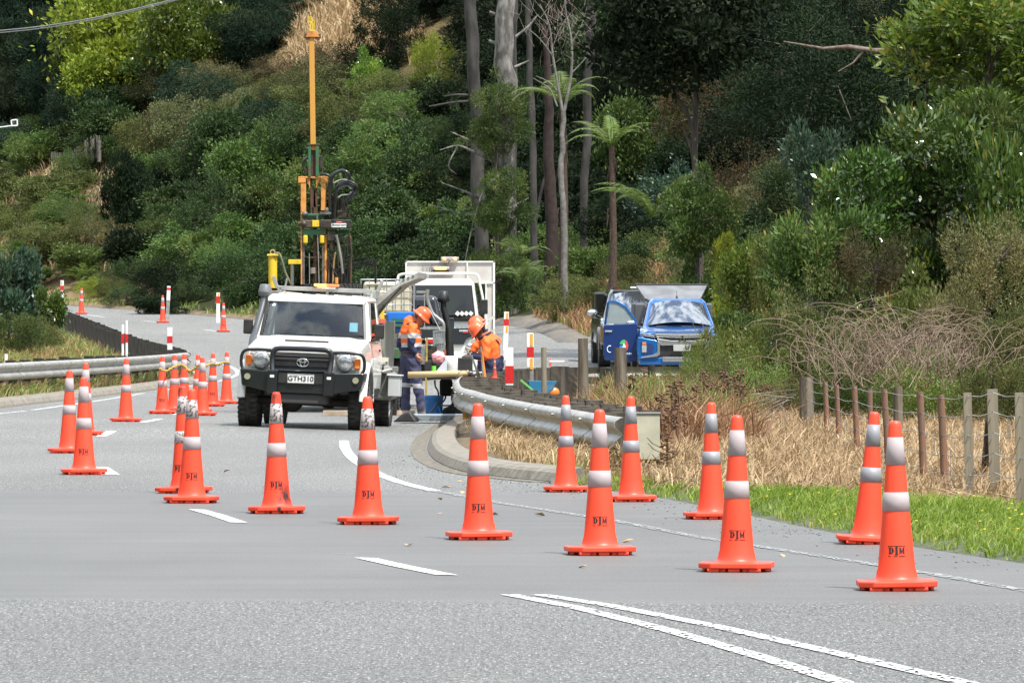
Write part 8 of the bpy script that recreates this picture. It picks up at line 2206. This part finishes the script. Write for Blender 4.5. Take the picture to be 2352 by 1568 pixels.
MB().tube([Q(570, 1140, .1), Q(930, 1140, .1)], .012, 6).build('leg_brace', LEG, FT)
MB().bx(Q(640, 0)[0], Q(870, 0)[0], .35, .60, Q(0, 980)[2], zt - .05).build('hanging_bag', mat('black_bag_cloth', (.012, .012, .013), .9), FT, bevel=.04, seg=3)
def on_table(name, label, cat, px): return thing(name, label, cat, (TO[0] + Q(px, 0)[0], TDp, zt + .0425))
t = thing('core_pipe', 'long cream plastic pipe lying along the table edge', 'pipe', (TO[0] + Q(90, 600)[0], TDp - .06, Q(0, 600)[2]))
xb = Q(90, 600)[0]; PIPE = mat('cream_plastic_pipe', (.72, .55, .30), .4, col2=(.60, .42, .20), nscale=4, stretch=(.3, 1, 1))
L_ = Q(1160, 0)[0] - xb; b = MB(); n = 20
out = [(0, .046), (L_, .046)]
b.loft([[(x_, r_ * cos(a), r_ * sin(a) + (.025 * x_ / L_)) for a in [2 * pi * k / n for k in range(n)]] for x_, r_ in ((L_, .044), (0, .046), (0, .040), (L_, .040))], 0, True, False)
b.build('pipe', PIPE, t); t.rotation_euler = (0, 0, radians(-4))
t = on_table('paper_roll', 'big white roll of paper towel standing on the table', 'paper roll', 848)
b = MB(); rr = (Q(965, 0)[0] - Q(732, 0)[0]) / 2; hh = Q(0, 268)[2] - zt - .045
b.lathe([(.03, 0), (rr, 0), (rr, hh), (rr - .005, hh + .004), (.03, hh + .004)], (0, .25, 0), 28); b.build('roll', mat('white_paper', (.74, .74, .71), .9, col2=(.66, .65, .60), nscale=5), t)
t = on_table('clear_bag', 'translucent folded plastic sheet leaning against the white roll', 'bag', 690)
MB().hexa([(-.11, .1, 0), (.07, .1, 0), (.07, .14, 0), (-.11, .14, 0), (.05, .12, .20), (.07, .12, .20), (.07, .125, .20), (.05, .125, .20)]).build('sheet', mat('milky_plastic', (.45, .48, .52), .25), t)
def crate(name, label, px0, px1, zt0, y0, y1, m):
    t = on_table(name, label, 'crate', (px0 + px1) / 2); w = Q(px1, 0)[0] - Q(px0, 0)[0]; h = Q(0, zt0)[2] - zt - .042; b = MB()
    for y_ in (y0, y1):
        for k in range(9): b.bx(-w / 2 + k * w / 8 - .004, -w / 2 + k * w / 8 + .004, y_, y_ + .006, 0, h)
        for k in range(5): b.bx(-w / 2, w / 2, y_ - .003, y_ + .003, h * k / 4 - .006 + .006, h * k / 4 + .008)
    for x_ in (-w / 2, w / 2):
        for k in range(5): b.bx(x_ - .004, x_ + .004, y0, y1, h * k / 4, h * k / 4 + .008)
        for k in range(6): b.bx(x_ - .003, x_ + .003, y0 + (y1 - y0) * k / 5 - .004, y0 + (y1 - y0) * k / 5 + .004, 0, h)
    b.bx(-w / 2, w / 2, y0, y1, 0, .006); b.build('basket', m, t); return t
crate('plastic_crate', 'black plastic basket right of the white roll', 968, 1060, 330, .25, .5, BLACKP)
crate('plastic_crate', 'black plastic basket under the pink bag', 575, 735, 400, .2, .5, BLACKP)
t = on_table('toolbox', 'black toolbox behind the black basket on the table', 'toolbox', 1105); MB().bx(-.10, .10, .3, .5, 0, .22).bx(-.06, .06, .36, .42, .22, .245).build('case', BLACKP, t, bevel=.012)
t = on_table('toolbox', 'black case at the left end of the table', 'toolbox', 460); MB().bx(-.07, .09, .3, .5, 0, .17).bx(-.03, .05, .36, .42, .17, .19).build('case', BLACKP, t, bevel=.012)
t = on_table('drink_can', 'black and lime green drink can on the table', 'can', 543); b = MB(); b.lathe([(.001, 0), (.024, 0), (.032, .008), (.032, .150), (.026, .165), (.001, .163)], (0, .12, 0), 20); cb_ = b.build('can_body', mat('black_can', (.02, .02, .02), .25, .5), t)
MB().lathe([(.0326, .03), (.0326, .105)], (0, .12, 0), 20).build('green_print', mat('lime_print', (.15, .6, .05), .35), cb_)
t = thing('pink_bag', 'crumpled pink plastic bag standing in the black basket', 'bag', (TO[0] + Q(648, 0)[0], TDp + .3, Q(0, 420)[2]))
q = random.Random(6); b = MB(); rings = []
for k in range(7):
    z_k = .20 * k / 6; r_k = (.045, .085, .10, .11, .10, .07, .015)[k]
    rings.append([((r_k * q.uniform(.7, 1.15)) * cos(a) + .02 * k / 6 * (-1), (r_k * q.uniform(.7, 1.1)) * sin(a) * .7, z_k + q.uniform(-.012, .012)) for a in [2 * pi * j / 12 for j in range(12)]])
b.loft(rings, 0, False); b.build('bag', mat('pink_plastic', (.85, .36, .38), .4), t)
t = thing('paper_cloth', 'flat white sheet spread on the right end of the table', 'cloth', (TO[0] + Q(1130, 0)[0], TDp, zt + .0435)); MB().bx(-.25, .24, .05, .60, 0, .012).build('sheet', mat('white_plastic_sheet', (.68, .70, .72), .5), t, bevel=.004)
# tools leaning at the rail
t = thing('steel_rod', 'shiny bent steel tool leaning at the right end of the table', 'tool', (TO[0] + Q(1280, 0)[0], TDp - .5, Q(0, 520)[2]))
o = Vector((Q(1280, 520)[0], 0, Q(0, 520)[2])); Qq = lambda a, c_, y=0.: Vector(Q(a, c_, y)) - o
b = MB(); b.tube([Qq(1210, 250), Qq(1290, 480), Qq(1335, 660)], .016, 8); b.tube([Qq(1180, 240), Qq(1225, 190)], .010, 6); b.build('shaft', CHROME, t)
b = MB(); b.tube([Qq(1120, 130), Qq(1200, 270), Qq(1330, 540), Qq(1385, 640)], .012, 7); b.ball(Qq(1120, 130), .018); b.build('bar', mat('brown_grey_bar', (.22, .18, .13), .6), t)
t = thing('orange_scraper', 'orange handled stick standing upright against the timber posts', 'tool', (TO[0] + Q(1425, 0)[0], TDp - .6, Q(0, 520)[2]))
o = Vector((Q(1425, 520)[0], 0, Q(0, 520)[2]))
MB().hexa([Qq(1432, 665), Qq(1478, 660), Qq(1478, 660, .02), Qq(1432, 665, .02), Qq(1378, 200), Qq(1412, 200), Qq(1412, 200, .02), Qq(1378, 200, .02)]).build('handle', mat('orange_plastic_handle', (.92, .28, .05), .5), t, bevel=.006)
MB().hexa([Qq(1405, 660), Qq(1425, 660), Qq(1425, 660, .015), Qq(1405, 660, .015), Qq(1370, 100), Qq(1396, 100), Qq(1396, 100, .015), Qq(1370, 100, .015)]).build('metal_strip', mat('dull_grey_strip', (.36, .35, .34), .4, .5), t)
t = thing('clamp_tool', 'red handled metal clamp at the corner of the table beside the posts', 'tool', (TO[0] + Q(1190, 0)[0], TDp - .4, Q(0, 600)[2]))
o = Vector((Q(1190, 600)[0], 0, Q(0, 600)[2]))
b = MB(); b.hexa([Qq(1100, 690), Qq(1135, 700), Qq(1135, 700, .03), Qq(1100, 690, .03), Qq(1150, 585), Qq(1205, 590), Qq(1205, 590, .03), Qq(1150, 585, .03)]); b.build('handle', mat('dark_red_paint', (.25, .02, .03), .5), t, bevel=.006)
b = MB(); b.ball(Qq(1190, 565), (.04, .03, .03)); b.ball(Qq(1245, 590), (.045, .03, .035)); b.cyl(Qq(1150, 560), Qq(1330, 600), .014); b.cyl(Qq(1225, 600), Qq(1330, 655), .014); b.build('jaw', mat('greasy_metal', (.30, .31, .29), .35, .5, col2=(.14, .13, .12), nscale=20), t)
b = MB(); b.tube([Vector(v) for v in catmull([tuple(Qq(a, c_)) for a, c_ in ((935, 690), (970, 590), (1030, 525), (1100, 515), (1150, 555))], 5)], .006, 5); b.tube([Qq(935, 690), Qq(918, 765)], .014, 7); b.build('cable', mat('grey_cable', (.10, .10, .10), .5), t)
# bucket, sign board, boots of the trolley
BK = thing('blue_bucket', 'scuffed blue plastic bucket under the left end of the table', 'bucket', (TO[0] + Q(540, 0)[0], TDp + .28, 0))
rb = (Q(715, 0)[0] - Q(375, 0)[0]) / 2; hb_ = Q(0, 965)[2] - .0
BKM = mat('scuffed_blue_plastic', (.01, .13, .40), .45, col2=(.10, .22, .38), nscale=7, nlo=.55, nhi=.75)
MB().lathe([(.001, .005), (rb * .80, .0), (rb * .83, .02), (rb * .98, hb_ - .05), (rb * 1.02, hb_ - .045), (rb * 1.02, hb_), (rb * .97, hb_), (rb * .80, .03), (.001, .03)], n=32).build('bucket_body', BKM, BK)
MB().tube([(rb * 1.02 * cos(a), -.35 * rb * sin(a), hb_ - .02 - .07 * sin(a)) for a in [pi * k / 12 for k in range(13)]], .005, 5).build('handle', mat('wire_handle', (.3, .3, .3), .4, .6), BK)
SB = thing('folded_sign', 'flat pale blue board with small print lying on a black base at the kerb', 'sign board', (TO[0] + Q(760, 0)[0], TDp - 1.6, .02))
MB().hexa([(-.33, -.25, .0), (.33, -.32, .0), (.36, .30, .05), (-.46, .30, .05), (-.33, -.25, .05), (.33, -.32, .05), (.36, .30, .10), (-.46, .30, .10)]).build('board', mat('pale_blue_grey_board', (.26, .30, .33), .5), SB, bevel=.006)
fr = MB().hexa([(-.32, -.272, .0), (.335, -.338, .0), (.335, -.325, .0), (-.32, -.262, .0), (-.42, -.275, .088), (.345, -.34, .088), (.345, -.33, .088), (-.42, -.265, .088)]).build('board_edge', mat('board_edge_blue_grey', (.30, .34, .37), .5), SB)
for k in range(2):
    tm = text_mesh('KEEP CLEAR', .026, PLATEK, depth=.0006); 
b = MB()
for r_ in range(2):
    for k in range(30):
        if (k * 7 + r_) % 6 == 0: continue
        x_ = -.22 + k * .0155; z_k = .058 - r_ * .028; yk = -.285 - .06 * (x_ + .32) / .65 - .005 + (.0)
        b.bx(x_, x_ + .009, yk - .004, yk - .001, z_k - .006, z_k + .006)
prop(b.build('small_print', PLATEK, SB), kind='stuff')
MB().hexa([(-.75, -.25, -.01), (-.40, -.28, -.01), (-.36, .2, -.01), (-.60, .2, -.01), (-.62, -.22, .10), (-.50, -.24, .14), (-.50, .1, .14), (-.58, .1, .10)]).build('black_foot', BLACKP, SB, bevel=.02)
t = thing('dark_boot', 'dark lumpy bag lying under the right end of the table', 'bag', (TO[0] + Q(860, 0)[0], TDp + .5, .0)); b = MB(); b.ball((0, 0, .10), (.16, .10, .11)); b.ball((.05, .02, .18), (.09, .08, .09)); b.build('bag', mat('dark_sack', (.03, .03, .03), .9, bump=.5, bscale=12), t)
# barrow, lamp, lath behind the rail
BW = thing('blue_barrow', 'blue plastic tray tilted between the posts inside the guardrail loop', 'barrow tray', (W(1240, 890, 97).x, 97, 0))
def B_(px, py, y=0.0): v = W(px, py, 97); return (v.x - BW.location.x, y, v.z)
MB().loft([[B_(1212, 874), B_(1281, 876), B_(1281, 876, .5), B_(1212, 874, .5)], [B_(1215, 895), B_(1270, 895), B_(1268, 895, .45), B_(1218, 895, .45)], [B_(1226, 905), B_(1258, 905), B_(1256, 905, .4), B_(1228, 905, .4)]], 0, False).build('tray', mat('dusty_blue_plastic', (.02, .16, .30), .5, col2=(.14, .24, .28), nscale=6, nlo=.5, nhi=.8), BW, bevel=.02)
MB().tube([B_(1226, 930, .2), B_(1236, 905, .2), B_(1250, 905, .2), B_(1262, 932, .2)], .015, 6).build('stand', mat('barrow_stand', (.1, .1, .1), .6), BW)
t = thing('green_lath', 'thin bright green strip slanting behind the broad white post', 'strip', W(1196, 872, 86)); MB().bar((0, 0, 0), tuple(W(1228, 899, 86) - W(1196, 872, 86)), .02, .025).build('strip', mat('bright_green_strip', (.16, .50, .12), .5), t)
t = thing('hazard_lamp', 'round orange hazard lamp behind the right guardrail', 'lamp', (W(1269, 908, 100).x, 100, gz(W(1269, 908, 100).x, 100)))
zl = CAMH - (908 - HY) / (FPX / 100) - t.location.z
MB().ball((0, 0, zl + .05), (.115, .06, .085), n=18, k=10).build('lamp', AMBOFF, t); MB().bx(-.10, .16, -.04, .06, -.03, max(.02, zl - .01)).build('lamp_base', mat('lamp_base_black', (.02, .02, .02), .6), t, bevel=.01)
t = thing('clear_tub', 'small translucent lid lying beside the little silver cone', 'tub', W(1279, 830, 131)); MB().bx(-.16, .16, 0, .2, -.03, .02).build('lid', mat('translucent_white', (.55, .52, .52), .4), t, bevel=.01)
t = thing('crushed_can', 'small shiny crushed can in the grass behind the kerb', 'can', W(1155, 1022, 70) + Vector((0, 0, 0))); b = MB(); b.tube([(-.05, 0, 0), (0, .01, .01), (.05, 0, 0)], [.025, .018, .027], 9); b.build('can', mat('crushed_can_metal', (.35, .5, .45), .3, .6), t)
